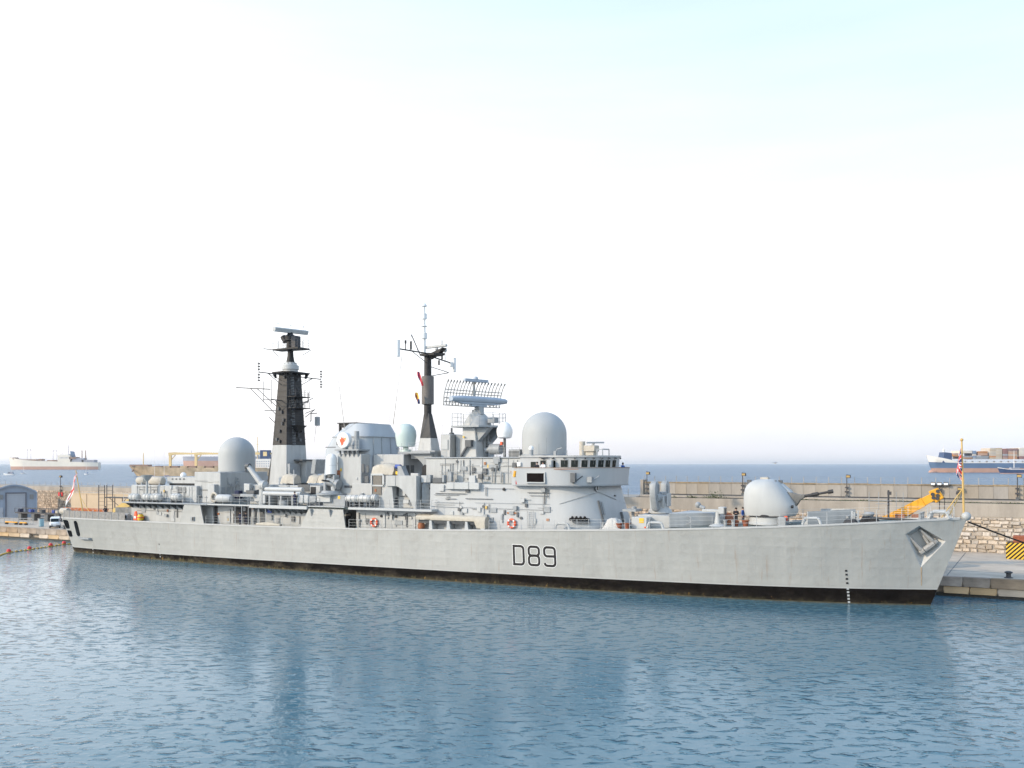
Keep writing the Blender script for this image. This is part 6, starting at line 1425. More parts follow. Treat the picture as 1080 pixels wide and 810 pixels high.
# missile launcher: pedestal, two arms with long rails, seen end on from the quarter
zl = deck_at(93)
b = B(); b.cyl((93.0, 0, zl), (93.0, 0, 8.0), 1.75, n=24); LN = b.obj('missile_launcher', M['grey'], S, bevel=.06)
b = B(); b.lathe((93.0, 0, 8.0), [(1.35, 0), (1.2, .4), (.95, .6), (.85, 1.2)], 20); b.box(92.3, 93.7, -.8, .8, 8.6, 10.0); b.obj('launcher_pedestal', M['grey'], LN, bevel=.08)
b = B(); b.cyl((93.0, -1.8, 9.75), (93.0, 1.8, 9.75), .55, n=16); b.box(92.5, 93.5, -.75, .75, 9.3, 10.35); b.obj('trunnion', M['grey2'], LN, bevel=.05)
for sg in (1, -1):
    poly = [(1.05, 10.6), (1.12, 11.2), (1.4, 11.5), (1.8, 11.55), (2.15, 11.3), (2.32, 10.8), (2.32, 9.9), (2.0, 9.1), (1.55, 8.35), (1.2, 8.3), (1.15, 9.3)]
    b = B(); b.tprism([(t * sg, z) for t, z in poly], 92.65, 93.3); b.obj('launcher_arm', M['grey2'], LN, bevel=.10, seg=2)
    b = B(); b.tprism([(1.5 * sg, 11.3), (2.0 * sg, 11.2), (1.75 * sg, 8.6), (1.5 * sg, 8.6)], 92.5, 92.66); b.obj('launch_rail', M['pale'], LN)
    b = B(); b.tprism([(1.3 * sg, 11.2), (1.45 * sg, 11.2), (1.45 * sg, 8.7), (1.3 * sg, 8.7)], 93.28, 93.42); b.obj('launch_rail', M['grey2'], LN)
for k in range(4):
    b = B(); b.box(93.9, 94.05, -.5 + k * .26, -.34 + k * .26, 8.8, 10.2); b.obj('cable_run', M['pale'], LN)
LN.location.x = -0.6
# magazine house forward of it, and the cabinet with a yellow notice
b = B(); b.vprism([(94.6, -3.5), (94.6, 3.5), (99.3, -.2), (99.3, -.9)], deck_at(95), 8.25); MG = b.obj('magazine_house', M['grey'], S, bevel=.05)
b = B(); b.torus((96.2, 2.3, 7.55), .42, .04); b.obj('hatch_ring', M['grey2'], MG)
b = B(); b.box(91.0, 94.5, -3.0, 3.0, deck_at(91), 8.0); b.obj('launcher_base', M['grey'], S, bevel=.06)
s0, z1 = at(661.5, 545, 4.4); s1, z0 = at(682, 559.5, 4.4); b = B(); b.box(s0 + .5, s1, 2.0, 4.4, deck_at(91), z1); CBN = b.obj('deck_cabinet', M['pale'], S, bevel=.05)
fit('yellow_notice', 674, 546.5, 679, 551.5, 4.44, .05, 'ylw', CBN, bevel=0); fit('orange_tag', 679.5, 555.5, 681, 557, 4.46, .1, 'orange', CBN, bevel=0)
s0, z1 = at(660, 538, 3); b = B(); b.box(89.4, 90.9, 1.5, 3.4, 8.3, 8.55); b.cyl((90.2, 2.4, deck_at(90)), (90.2, 2.4, 8.3), .18, n=8); b.cyl((90.3, 2.4, 8.55), (90.3, 2.4, 8.8), .3, n=10); b.obj('hatch_table', M['grey2'], S)
# pedestal light gun, muzzle aft
o_, _ = at(757, 550, 1.6); zl = deck_at(o_)
b = B(); b.lathe((o_, 1.6, zl), [(.95, 0), (.8, .1), (.35, .25), (.24, 1.0), (.24, 1.5)], 18); LG = b.obj('light_gun_mount', M['pale'], S)
b = B(); b.box(o_ - 1.6, o_ + .75, 1.35, 1.85, zl + 1.45, zl + 1.72); b.box(o_ + .2, o_ + .8, 1.1, 2.1, zl + 1.3, zl + 2.0); b.obj('light_gun', M['pale'], LG, bevel=.04)
b = B(); b.cyl((o_ - 1.4, 1.6, zl + 1.8), (o_ - 2.2, 1.6, zl + 2.15), .2, n=10); b.ball((o_ - 2.1, 1.6, zl + 2.15), .32, 10); b.obj('light_gun_sight', M['grey2'], LG)
b = B(); b.box(o_ + .8, o_ + .9, 1.5, 2.1, zl + 1.2, zl + 1.9); b.obj('shoulder_rest', M['shade'], LG)
# main gun
zg = deck_at(104.3)
b = B(); b.lathe((104.15, 0, zg), [(2.05, 0), (2.05, .15), (1.95, .2), (1.95, .75), (2.1, .8)], 36); GR = b.obj('gun_ring', M['pale'], S)
b = B(); b.lathe((104.15, 0, zg + .8), [(2.0, 0), (2.0, .26)], 36); b.obj('gun_gap', M['dark'], GR)
secs = []                                                          # the turret shell, lofted from rounded sections
for z, sa, sb, w_ in ((8.12, 101.75, 106.75, 1.95), (8.6, 101.65, 107.0, 2.10), (9.4, 101.62, 106.8, 2.16), (10.2, 101.66, 106.3, 2.14), (10.8, 101.78, 105.85, 2.06), (11.2, 101.98, 105.5, 1.92), (11.5, 102.28, 105.2, 1.68), (11.72, 102.75, 104.85, 1.3), (11.82, 103.4, 104.35, .7)):
    c = (sa + sb) / 2; h = (sb - sa) / 2; ring = []
    for i in range(40):
        a = 2 * PI * i / 40; ca, sa_ = math.cos(a), math.sin(a); e = .78
        ring.append((c + h * abs(ca) ** e * (1 if ca >= 0 else -1), w_ * abs(sa_) ** e * (1 if sa_ >= 0 else -1), z))
    secs.append(ring)
b = B(); b.loft(secs); GT = b.obj('gun_turret', M['turret'], S, sharp=60)
b = B(); b.sprism([(104.6, 11.5), (105.4, 11.35), (106.3, 10.6), (106.75, 9.6), (106.3, 9.2), (105.3, 10.2)], -.95, .35); b.obj('mantlet_cover', M['turret'], GT, bevel=.1)
b = B(); b.loft([[(105.9, .55, 9.5), (105.9, -.55, 9.5), (105.9, -.55, 10.55), (105.9, .55, 10.55)], [(106.6, .5, 9.0), (106.6, -.5, 9.0), (106.6, -.5, 10.45), (106.6, .5, 10.45)], [(106.95, .36, 9.2), (106.95, -.36, 9.2), (106.95, -.36, 10.35), (106.95, .36, 10.35)], [(107.3, .24, 9.75), (107.3, -.24, 9.75), (107.3, -.24, 10.3), (107.3, .24, 10.3)], [(107.7, .18, 9.98), (107.7, -.18, 9.98), (107.7, -.18, 10.32), (107.7, .18, 10.32)]]); b.obj('barrel_canvas', M['guncanvas'], GT, bevel=.08, seg=2)
b = B(); b.cyl((107.1, 0, 10.02), (108.4, 0, 10.28), .15, n=12); b.cyl((108.4, 0, 10.28), (109.0, 0, 10.39), .2, n=12); b.cyl((109.0, 0, 10.39), (109.95, 0, 10.58), .12, n=12); b.cyl((109.95, 0, 10.58), (110.42, 0, 10.67), .2, n=12); b.obj('gun_barrel', M['gunmetal'], GT)
b = B(); b.box(103.3, 104.1, -.3, .4, 11.76, 12.0); b.obj('turret_hatch', M['canvas2'], GT, bevel=.04)
for s, t in ((102.3, .8), (104.8, .6), (105.2, -.3)):
    b = B(); b.box(s - .2, s + .2, t - .15, t + .15, 11.0 if s < 103 else 11.4, 11.75 if s < 103 else 11.7); b.obj('turret_lug', M['shade'], GT)
b = B(); b.lathe((106.3, 1.2, 9.1), [(.15, .35), (.15, .52)], 10, axis='s'); b.obj('sight_port', M['dark'], GT)
b = B(); b.box(105.6, 106.4, 1.6, 2.6, zg, zg + .9); b.obj('gear_locker', M['grey2'], S, bevel=.05)
b = B(); b.box(106.2, 106.45, 1.9, 2.3, zg + .55, zg + 1.0); b.obj('red_tag', M['orange'], S)
# breakwater plate ahead of the gun, V shaped
for sg in (1, -1):
    b = B(); pts = [(108.8, sg * 3.4), (112.0, 0.0)]
    b.loft([[(108.6, sg * 3.3, deck_at(108.6)), (108.68, sg * 3.42, deck_at(108.6)), (108.68, sg * 3.42, 8.75), (108.6, sg * 3.3, 8.75)], [(112.4, sg * .03, deck_at(112.4)), (112.55, sg * .03, deck_at(112.4)), (112.55, sg * .03, 8.95), (112.4, sg * .03, 8.95)]]); b.obj('breakwater_plate', M['grey'], S)
    for k in range(5):
        q = k / 5 + .1; s = 108.7 + 3.7 * q; t = sg * 3.3 * (1 - q); b = B(); b.sprism([(s - .06, deck_at(s)), (s - .9, deck_at(s)), (s - .06, 8.6)], t - .05, t + .05); b.obj('plate_stay', M['pale'], S)
# fairleads along the edge
for s in (94.2, 109.3, 120.1, 83.9):
    for sg in (1, -1):
        t = (hull_t(s, zdeck(s)) - .25) * sg; z = zdeck(s) + .12; b = B(); r_ = [(s - .85, z), (s - .7, z + .5), (s - .5, z + .62), (s + .5, z + .62), (s + .7, z + .5), (s + .85, z)]
        for p_, q_ in zip(r_, r_[1:]): b.cyl((p_[0], t, p_[1]), (q_[0], t, q_[1]), .13, n=8)
        b.obj('fairlead', M['pale'], S)
def bitts(s, t):
    b = B(); z = deck_at(s)
    for d in (-.4, .4): b.cyl((s + d, t, z), (s + d, t, z + .62), .17, n=10); b.cyl((s + d, t, z + .62), (s + d, t, z + .7), .22, n=10)
    b.box(s - .75, s + .75, t - .25, t + .25, z, z + .08); b.obj('bitts', M['grey2'], S)
for s, t in ((112.6, 2.2), (112.6, -2.2), (118.9, .9), (118.9, -.9), (88, 4.4), (101.2, 4.2)): bitts(s, t)
b = B(); z = deck_at(113.6); b.lathe((113.9, .6, z), [(.6, 0), (.5, .2), (.35, .5), (.5, .8), (.4, .95)], 16); b.obj('capstan', M['grey2'], S)
b = B(); z = deck_at(117); b.tube([(113.9, .4, z + .2), (116, .8, z + .15), (118.2, 1.3, z + .1)], .12, 6); b.obj('anchor_cable', M['gunmetal'], S)
for x in (899, 901, 905): 
    s0, z0 = at(x, 549, 2.4); b = B(); b.tube([(s0, 2.4, deck_at(s0)), (s0, 2.4, deck_at(s0) + .9 + .15 * (x % 3))], .07); b.obj('vent_post', M['pale'], S)
b = B(); s0, _ = at(889, 547, 2.5); b.hexa([(s0, 2.0, deck_at(s0)), (s0 + 1.4, 2.0, deck_at(s0)), (s0 + 1.4, 3.0, deck_at(s0)), (s0, 3.0, deck_at(s0)), (s0 + .3, 2.2, deck_at(s0) + .5), (s0 + 1.1, 2.2, deck_at(s0) + .5), (s0 + 1.1, 2.8, deck_at(s0) + .5), (s0 + .3, 2.8, deck_at(s0) + .5)]); b.obj('cable_holder', M['gunmetal'], S, bevel=.05)
# jackstaff with its two stays
s0, z0 = 122.15, 8.3; s1, z1 = at(1014.3, 465, 0)
b = B(); b.cyl((s0, 0, z0), (s1, 0, z1), .10, .07, 8); JK = b.obj('jackstaff', M['wood'], S)
for xe, tt in ((993, .7), (1000, .2)):
    sE_, zE_ = at(xe, 546, tt); sa_, za_ = at(1016.3, 514, 0); b = B(); b.tube([(sE_, tt, zE_), (sa_, 0, za_)], .05); b.obj('staff_stay', M['wood'], JK)
b = B(); b.ball((s1, 0, z1 + .1), .15, 8); b.obj('staff_truck', M['wood'], JK)
# ensign staff
s0, z0 = at(88, 546, 0); s1, z1 = at(80, 496, 0); b = B(); b.cyl((s0, 0, 5.2), (s1, 0, z1), .10, .07, 8); EN = b.obj('ensign_staff', M['wood'], S)
s2, z2 = at(95, 536, 0); s3, z3 = at(84, 523, 0); b = B(); b.tube([(s2 + .4, 0, 5.2), (s3, 0, z3)], .05); b.obj('staff_stay', M['wood'], EN)

# scattered small fittings, pipes and clips over the plating
rr = random.Random(41)
def scatter(n, s0, s1, t, z0, z1, host, sg=1):
    for _ in range(n):
        s = rr.uniform(s0, s1); z = rr.uniform(z0, z1); k = rr.random(); b = B()
        if k < .30: w_, h = rr.uniform(.1, .28), rr.uniform(.12, .35); b.box(s - w_, s + w_, *sorted((sg * (t - .02), sg * (t + rr.uniform(.08, .3)))), z - h, z + h); b.obj('junction_box', M[rr.choice(['grey2', 'pale', 'shade', 'grey2'])], host)
        elif k < .55: h = rr.uniform(.4, 1.2); za = max(z0, z - h); zb = min(z1, z + h); b.tube([(s, sg * (t + .05), za), (s, sg * (t + .05), zb)], rr.uniform(.025, .06), 5); b.obj('pipe', M[rr.choice(['grey2', 'grey', 'shade'])], host)
        elif k < .75: L_ = rr.uniform(.6, 2.2); b.tube([(max(s0, s - L_), sg * (t + .04), z), (min(s1, s + L_), sg * (t + .04), z)], rr.uniform(.02, .045), 5); b.obj('conduit', M[rr.choice(['grey2', 'grey', 'shade'])], host)
        elif k < .9: b.lathe((s, sg * (t + .0), z), [(.13, -.02), (.16, .02), (.16, .1), (.02, .12)], 10, axis='t'); b.obj('lamp', M[rr.choice(['shade', 'pale', 'dark'])], host)
        else: b.box(s - .12, s + .12, *sorted((sg * (t - .02), sg * (t + .12)))
                    , z - .16, z + .16); b.obj('hose_box', M[rr.choice(['brown', 'bronze', 'grey2', 'grey2', 'buffy'])], host)
scatter(46, 66.8, 81.5, 4.36, 11.4, 13.8, S)
scatter(40, 67, 82, 5.93, 6.8, 10.8, SUP)
scatter(20, 15, 27, 5.12, 8.4, 10.1, HG)
scatter(18, 15.2, 27, 5.52, 5.8, 7.6, S)
scatter(30, 33, 53.5, 5.32, 5.7, 7.6, DH)
scatter(24, 36.6, 48.3, 4.22, 8.3, 10.4, S)
scatter(22, 54.6, 66.6, 5.22, 8.4, 10.8, S)
scatter(18, 56.1, 65.5, 5.92, 5.9, 7.5, S)
scatter(10, 26.6, 31.2, 4.52, 8.4, 12.0, RB)
scatter(12, 50.5, 55.0, 3.86, 9, 16.0, FN)
def front(n, s, t0, t1, z0, z1, host, mts=('grey2', 'shade', 'grey')):
    for _ in range(n):
        t = rr.uniform(t0, t1); z = rr.uniform(z0, z1); b = B(); k = rr.random()
        if k < .5: b.tube([(s + .05, t, max(z0, z - rr.uniform(.3, 1.2))), (s + .05, t, min(z1, z + rr.uniform(.3, 1.2)))], .04, 5); b.obj('pipe', M[rr.choice(mts)], host)
        else: w_ = rr.uniform(.1, .3); b.box(s - .02, s + rr.uniform(.1, .3), t - w_, t + w_, z - w_, z + w_); b.obj('junction_box', M[rr.choice(mts)], host)
front(14, 31.36, -4, 4.2, 8.5, 11.9, RB); front(12, 70.25, -1.5, 1.6, 14.6, 17.2, TW); front(10, 31.05, 0, 0, 0, 0, S) if False else None
front(10, 48.5, -3.5, 4.0, 8.4, 10.3, S); front(8, 94.5, -2.8, 2.8, 7.0, 7.9, S)
for i in range(9):                                                 # angle stiffeners on the hangar and deck house sides
    for (s_a, s_b, t_, z_a, z_b, host) in ((15.6, 26.6, 5.12, 8.15, 10.25, HG), (67.5, 81, 4.36, 11.25, 13.95, S)):
        s_ = s_a + (s_b - s_a) * i / 8; b = B(); b.box(s_ - .03, s_ + .03, t_ - .02, t_ + .05, z_a, z_b); b.obj('stiffener', M['grey'], host)
# ------------------------------------------------------------------ things lying, hanging and standing on the ship
M['raft'] = mat('raft_shell', (0.47, 0.47, 0.455), 0.45, 0.05, 1.5)
def raft(label, s0, s1, t, z, r, group, stand=True):
    th = thing('life_raft_canister', label, 'life raft', ((s0 + s1) / 2, t, z - r - (.5 if stand else .1)), group)
    o = ((s0 + s1) / 2, t, z - r - (.5 if stand else .1)); L = s1 - s0
    b = B(o); b.lathe((s0, t, z), [(.05, 0), (r * .7, .03), (r * .95, .15), (r, .3), (r, L - .3), (r * .95, L - .15), (r * .7, L - .03), (.05, L)], 22, axis='s'); sh = b.obj('shell', M['raft'], th)
    for k in (.18, .5, .82):
        b = B(o); b.lathe((s0 + L * k, t, z), [(r + .005, -.03), (r + .025, -.03), (r + .025, .03), (r + .005, .03)], 22, axis='s'); b.obj('strap', M['grey2'], sh)
    for k in (.2, .8): b = B(o); b.box(s0 + L * k - .06, s0 + L * k + .06, t - r * .9, t + r * .9, o[2], z - r * .55); b.obj('cradle', M['shade'], th)
for i, (x0, x1, lb) in enumerate(((137, 146.5, 'white life raft canister nearest the flight deck, leftmost on the hangar walkway rack'), (151.3, 160, 'white life raft canister below the horn shaped vent on the hangar walkway'), (160.3, 170, 'white life raft canister just right of the horn shaped vent'), (181, 190.7, 'white life raft canister below the louvres at the forward end of the hangar'))):
    s0, z_ = at(x0, 524.2, 6.3); s1, _ = at(x1, 524.2, 6.3); raft(lb, s0, s1, 6.3, z_, .50, 'life rafts along the hangar')
for (x0, x1, yc, t, lb) in ((365.5, 378.5, 525.8, 6.55, 'white life raft canister leftmost of the group beside the gun dome platform'), (378, 391.5, 525.8, 6.55, 'white life raft canister middle front of the group below the funnel'), (392, 398.5, 525.2, 6.5, 'white life raft canister right end of the group below the funnel')):
    s0, z_ = at(x0, yc, t); s1, _ = at(x1, yc, t); raft(lb, s0, s1, t, z_, .46, 'life rafts below the funnel')
def ring_buoy(label, x, y, t):
    s, z = at(x, y, t); o = (s, t, z); th = thing('lifebuoy', label, 'lifebuoy', o, 'orange lifebuoys on the side')
    b = B(o); b.torus((s, t + .1, z), .44, .13, 24, 8); b.obj('ring', M['orange'], th)
    for a in (45, 135, 225, 315):
        an = math.radians(a); b = B(o); p = (s + .44 * math.cos(an), t + .1, z + .44 * math.sin(an)); b.box(p[0] - .09, p[0] + .09, t - .04, t + .245, p[2] - .09, p[2] + .09); b.obj('band', M['white'], th)
ring_buoy('orange lifebuoy hanging below the funnel walkway', 395, 551, 5.95); ring_buoy('orange lifebuoy hanging right of the covered boat', 540, 552, 6.0)
def boat():
    s0, z1 = at(441, 543.3, 6.6); s1, z0 = at(513.5, 553.5, 6.6); t = 6.5; o = (s0, t, zdeck(70))
    th = thing('covered_boat', 'long boat under a beige canvas cover on chocks at the ship side', 'boat', o)
    b = B(o); rr = random.Random(5); rings = []
    n = 26
    for i in range(n + 1):
        q = i / n; s = s0 + (s1 - s0) * q; z1l = z1 + .05 + .1 * math.sin(q * 3.1) + rr.uniform(-.03, .03); zb = z0 + .35 - (.75 if q > .86 else 0) * 1.0; w_ = .62
        fold = lambda a: rr.uniform(-a, a)
        rings.append([(s, t + w_ * .9 + fold(.02), zb), (s, t + w_ + fold(.05), zb + (z1l - zb) * .5), (s, t + w_ * .8 + fold(.05), z1l - .12), (s, t + w_ * .2, z1l + fold(.04)), (s, t - w_ * .6, z1l - .05), (s, t - w_, zb + .5), (s, t - w_ * .8, zb)])
    b.loft(rings); b.obj('canvas_cover', M['canvas'], th, sharp=70)
    b = B(o); rg = []
    for q in (0, .08, .25, .5, .75, .92, 1):
        s = s0 + .2 + (s1 - s0 - 1.6) * q; k = .35 + .65 * math.sin(PI * min(.5, q * 1.6)) if q < .3 else 1 - .5 * max(0, q - .75) * 4 * .6
        rg.append([(s, t + .5 * k, z0 + .4), (s, t + .3 * k, z0 - .05), (s, t - .3 * k, z0 - .05), (s, t - .5 * k, z0 + .4)])
    b.loft(rg); b.obj('boat_hull', M['shade'], th)
    for k in (.22, .48, .74, .97):
        s = s0 + (s1 - s0) * k; b = B(o); b.hexa([(s - .25, t - .5, zdeck(s)), (s + .25, t - .5, zdeck(s)), (s + .25, t + .55, zdeck(s) + .1), (s - .25, t + .55, zdeck(s) + .1), (s - .14, t - .5, z0 + .1), (s + .14, t - .5, z0 + .1), (s + .14, t + .6, z0 + .3), (s - .14, t + .6, z0 + .3)]); b.obj('chock', M['pale'], th)
boat()
b = B((65.6, 6.5, 5.8)); b.lathe((65.6, 6.5, 5.8), [(.3, 0), (.42, .15), (.42, .55), (.3, .75)], 14); single(b, 'drum', M['brown'], 'dark rusty drum at the left end of the covered boat', 'drum')
b = B((43.5, 7.0, 5.4)); rr = random.Random(9); b.loft([[(40.2, 6.6, 5.5), (40.2, 7.1, 5.5), (40.2, 7.05, 5.75), (40.2, 6.65, 5.75)], [(42.2, 6.55, 5.5), (42.2, 7.15, 5.5), (42.2, 7.1, 5.95), (42.2, 6.6, 5.95)], [(44.4, 6.6, 5.5), (44.4, 7.1, 5.5), (44.4, 7.05, 5.8), (44.4, 6.65, 5.8)]]); single(b, 'rolled_canvas', M['canvas'], 'rolled dirty canvas bundle on the deck edge below the torpedo tubes', 'bundle', bevel=.08)
def bucket(label, x, y, t, group='brown tubs on the foredeck'):
    s, _ = at(x, y, t); z = zdeck(s) + .03; o = (s, t, z); th = thing('deck_tub', label, 'tub', o, group)
    b = B(o); b.lathe((s, t, z), [(.24, 0), (.31, .5), (.35, .52), (.35, .62), (.28, .62), (.26, .35)], 16); b.obj('body', M['terra'], th)
    b = B(o); b.torus((s, t, z + .58), .35, .03, 16, 6, axis='z'); b.obj('rim', M['brown'], th)
bucket('left brown tub at the foot of the bridge front', 653, 556, 4.9); bucket('right brown tub at the foot of the bridge front', 661.5, 556, 4.9)
bucket('left brown tub in front of the person in black', 775.7, 551, 3.6); bucket('right brown tub in front of the person in blue', 786.3, 551, 3.4)
def heap(label, x0, x1, y0, y1, t, d, m, name, cat, seed, lump=.25):
    s0, _ = at(x0, y1, t); s1, z1 = at(x1, y0, t); z0 = zdeck((s0 + s1) / 2) + .02; o = ((s0 + s1) / 2, t - d / 2, z0); rr = random.Random(seed); b = B(o)
    def fn(u, v):
        e = (max(0, math.sin(PI * u)) ** .45) * (max(0, math.sin(PI * v)) ** .45)
        nz = noise.noise(Vector((u * 4 + seed, v * 3, 0))) * lump + noise.noise(Vector((u * 11, v * 9 + seed, 2))) * lump * .3
        return (s0 + (s1 - s0) * u, t - d * v, z0 + max(0, (z1 - z0) * e * (.92 + nz)))
    b.grid(fn, 26, 16); b.add([(s0, t, z0), (s1, t, z0), (s1, t - d, z0), (s0, t - d, z0)], [(0, 1, 2, 3)])
    return single(b, name, M[m], label, cat, sharp=80)
heap('white net heap piled on deck under the bridge front', 635, 653.5, 545.5, 557, 5.2, 1.7, 'netting', 'net_heap', 'net', 4, .4)
M['tarp'] = mat('black_tarpaulin', (0.012, 0.012, 0.014), 0.7, 0.2, 3, bump=.3)
def black_bundle():
    s0, z1 = at(907, 544.5, 2.3); s1, _ = at(926, 545, 2.3); z0 = zdeck(112) + .05; o = ((s0 + s1) / 2, 1.8, z0); b = B(o); rr = random.Random(2); rings = []
    for i in range(9):
        s = s0 + (s1 - s0) * i / 8; z = z1 - (.35 if i in (0, 8) else 0) + rr.uniform(-.07, .07); rings.append([(s, 2.4 + rr.uniform(-.05, .05), z0), (s, 2.35 + rr.uniform(-.05, .05), z - .1), (s, 1.9, z + rr.uniform(-.04, .06)), (s, 1.2, z - .1), (s, 1.1, z0)])
    b.loft(rings); single(b, 'covered_locker', M['tarp'], 'low box under black tarpaulin on the foredeck left of the crane boom', 'tarpaulin', sharp=60)
black_bundle()
heap('rust brown tarpaulin heap on deck behind the light gun', 742, 775, 540, 555, -1.0, 2.2, 'brown', 'tarpaulin_heap', 'tarpaulin', 8, .45)
s_, z_ = at(763.5, 540.2, -.6); o = (s_, -.6, zdeck(s_))
th = thing('red_notice', 'small red and white notice on a post left of the person in black', 'sign', o)
b = B(o); b.cyl((s_ - .4, -.65, o[2]), (s_ - .4, -.65, z_ + .3), .035, n=6); b.obj('post', M['grey2'], th)
b = B(o); b.box(s_ - .55, s_ + .25, -.6, -.56, z_ - .3, z_ + .28); pl = b.obj('board', M['red'], th)
b = B(o); b.box(s_ - .35, s_ + .05, -.56, -.55, z_ - .02, z_ + .08); b.obj('white_bar', M['white'], pl)
# gear by the hangar
s_, z_ = at(144, 545, 6.1); o = (s_, 6.1, zdeck(s_) + .12); th = thing('fire_suit_stand', 'orange red and white gear hung at the hangar corner by the flight deck', 'fire gear', o)
b = B(o); b.hexa([(s_ - .55, 5.9, o[2]), (s_ + .35, 5.9, o[2]), (s_ + .35, 6.3, o[2]), (s_ - .55, 6.3, o[2]), (s_ - .35, 6.0, o[2] + 1.25), (s_ + .05, 6.0, o[2] + 1.35), (s_ + .05, 6.2, o[2] + 1.35), (s_ - .35, 6.2, o[2] + 1.25)]); b.obj('suit', M['orange'], th, bevel=.08)
b = B(o); b.box(s_ - .3, s_ + .1, 6.1, 6.34, o[2] + .3, o[2] + .6); b.obj('white_patch', M['white'], th)
s_, z_ = at(148.3, 546, 6.1); o = (s_, 6.1, zdeck(s_) + .12); th = thing('yellow_canister', 'yellow and red round canister beside the orange gear at the hangar', 'canister', o)
b = B(o); b.lathe((s_, 6.1, o[2]), [(.35, 0), (.45, .2), (.45, .6), (.3, .85), (.1, .9)], 14); b.obj('body', M['ylw'], th)
b = B(o); b.torus((s_, 6.1, o[2] + .45), .44, .07, 16, 6, axis='z'); b.obj('band', M['red'], th)
s_, z_ = at(131, 545, 6.0); o = (s_, 5.8, zdeck(s_) + .05); th = thing('deck_locker', 'white deck locker with dark round ports at the flight deck edge', 'locker', o)
b = B(o); b.box(s_ - .75, s_ + .7, 5.4, 6.0, o[2], o[2] + .95); b.obj('body', M['pale'], th, bevel=.05)
for d in (-.35, .3):
    b = B(o); b.lathe((s_ + d, 5.98, o[2] + .5), [(.2, 0), (.2, .06), (.02, .07)], 12, axis='t'); b.obj('port', M['dark'], th)
for x, y, lb in ((518.0, 0, ''),):
    pass
s_, z_ = at(544.8, 502, 6.4); o = (s_, 6.4, z_ - .6)
b = B(o); b.cyl((s_, 6.4, z_ - .9), (s_, 6.4, z_ + .1), .14, n=10); single(b, 'flare_tube', M['red'], 'red flare tube at the aft corner of the bridge wing', 'flare')
s_, z_ = at(543.5, 500, 6.5); b = B((s_, 6.5, z_ - .3)); b.cyl((s_ - .1, 6.5, z_ - .3), (s_ + .05, 6.5, z_ + .35), .2, n=10); single(b, 'smoke_float', M['yellow'], 'yellow smoke float clipped beside the bridge wing corner', 'float')

# flags
def flag(name, label, cat, grid_fn, nu, nv, colour, mats, loc):
    b = B(loc); b.grid(grid_fn, nu, nv)
    mi = []
    for i in range(nu):
        for j in range(nv): mi.append(colour((i + .5) / nu, (j + .5) / nv))
    b.mi = mi; return single(b, name, [M[m] for m in mats], label, cat, sharp=80)
def jack_col(u, v):                                                # white, red, blue of the crossed flag
    x, y = u - .5, v - .5
    if abs(x) < .07 or abs(y) < .10: return 1
    if abs(x) < .12 or abs(y) < .17: return 0
    d = abs(abs(x) - abs(y))
    return 1 if d < .05 else (0 if d < .11 else 2)
sA, zA_ = at(1015, 473, 0); sB, zB_ = at(1017, 508.5, 0)
def jf(u, v):                                                      # hangs limp down the staff
    z = zA_ + (zB_ - zA_) * (v * .45 + u * .55); sm = sA + (sB - sA) * ((zA_ - z) / (zA_ - zB_)); w_ = .52 * math.sin(PI * min(1, u * 1.05)) ** .7
    return (sm - .12 - w_ * (.35 + .65 * v) * .95, .14 * math.sin(u * 9 + v * 3) + .1, z)
flag('bow_flag', 'limp red white and blue union flag hanging on the jackstaff at the bow', 'flag', jf, 40, 26, jack_col, ['white', 'red', 'navyflag'], (sA, 0, zB_))
M['flagwhite'] = M['white']
sA2, zA2 = at(80.2, 498, 0); sB2, zB2 = at(69, 535, 0)
def ef(u, v):
    q = u; s = sA2 + .25 + (sB2 - sA2 - .1) * (q ** 1.05) - 1.0 * (v - .35) * math.sin(PI * min(1, .22 + q * .75)) ** .8; z = zA2 + (zB2 - zA2) * q - .8 * v * (1 - .4 * q)
    return (s, .22 * math.sin(q * 8 + v * 2), z)
def ens(u, v):
    if u < .42 and v < .5: return jack_col(u / .42, v / .5)
    if abs(v - .5) < .13 and u < .75: return 1
    if abs(u - .45) < .06: return 1
    return 0
flag('stern_flag', 'limp white ensign with red cross hanging from the stern staff', 'flag', ef, 40, 20, ens, ['white', 'red', 'navyflag'], (sA2, 0, zB2))
for nm, lb, (xa, ya), (xb, yb), w_, cols, mts in (('signal_flag', 'upper red signal flag on the halyard left of the foremast', (440.5, 392), (445, 407), .9, lambda u, v: 0 if (u + v) % .7 < .5 else 1, ['red', 'navyflag']), ('signal_flag', 'lower red and yellow signal flag on the halyard left of the foremast', (438.5, 414), (441, 426), 1.0, lambda u, v: 0 if v < .45 else (1 if u < .6 else 2), ['brown', 'ylw', 'navyflag'])):
    s0, z0 = at(xa, ya, 1.6); s1, z1 = at(xb, yb, 1.6)
    f_ = lambda u, v, s0=s0, s1=s1, z0=z0, z1=z1, w_=w_: (s0 + (s1 - s0) * u + (v - .3) * w_ * .55 * math.sin(PI * (.15 + .7 * u)), 1.6 + .12 * math.sin(u * 6 + v * 5), z0 + (z1 - z0) * u)
    flag(nm, lb, 'flag', f_, 14, 10, cols, mts, (s0, 1.6, z1))['group'] = 'signal flags on the foremast halyard'

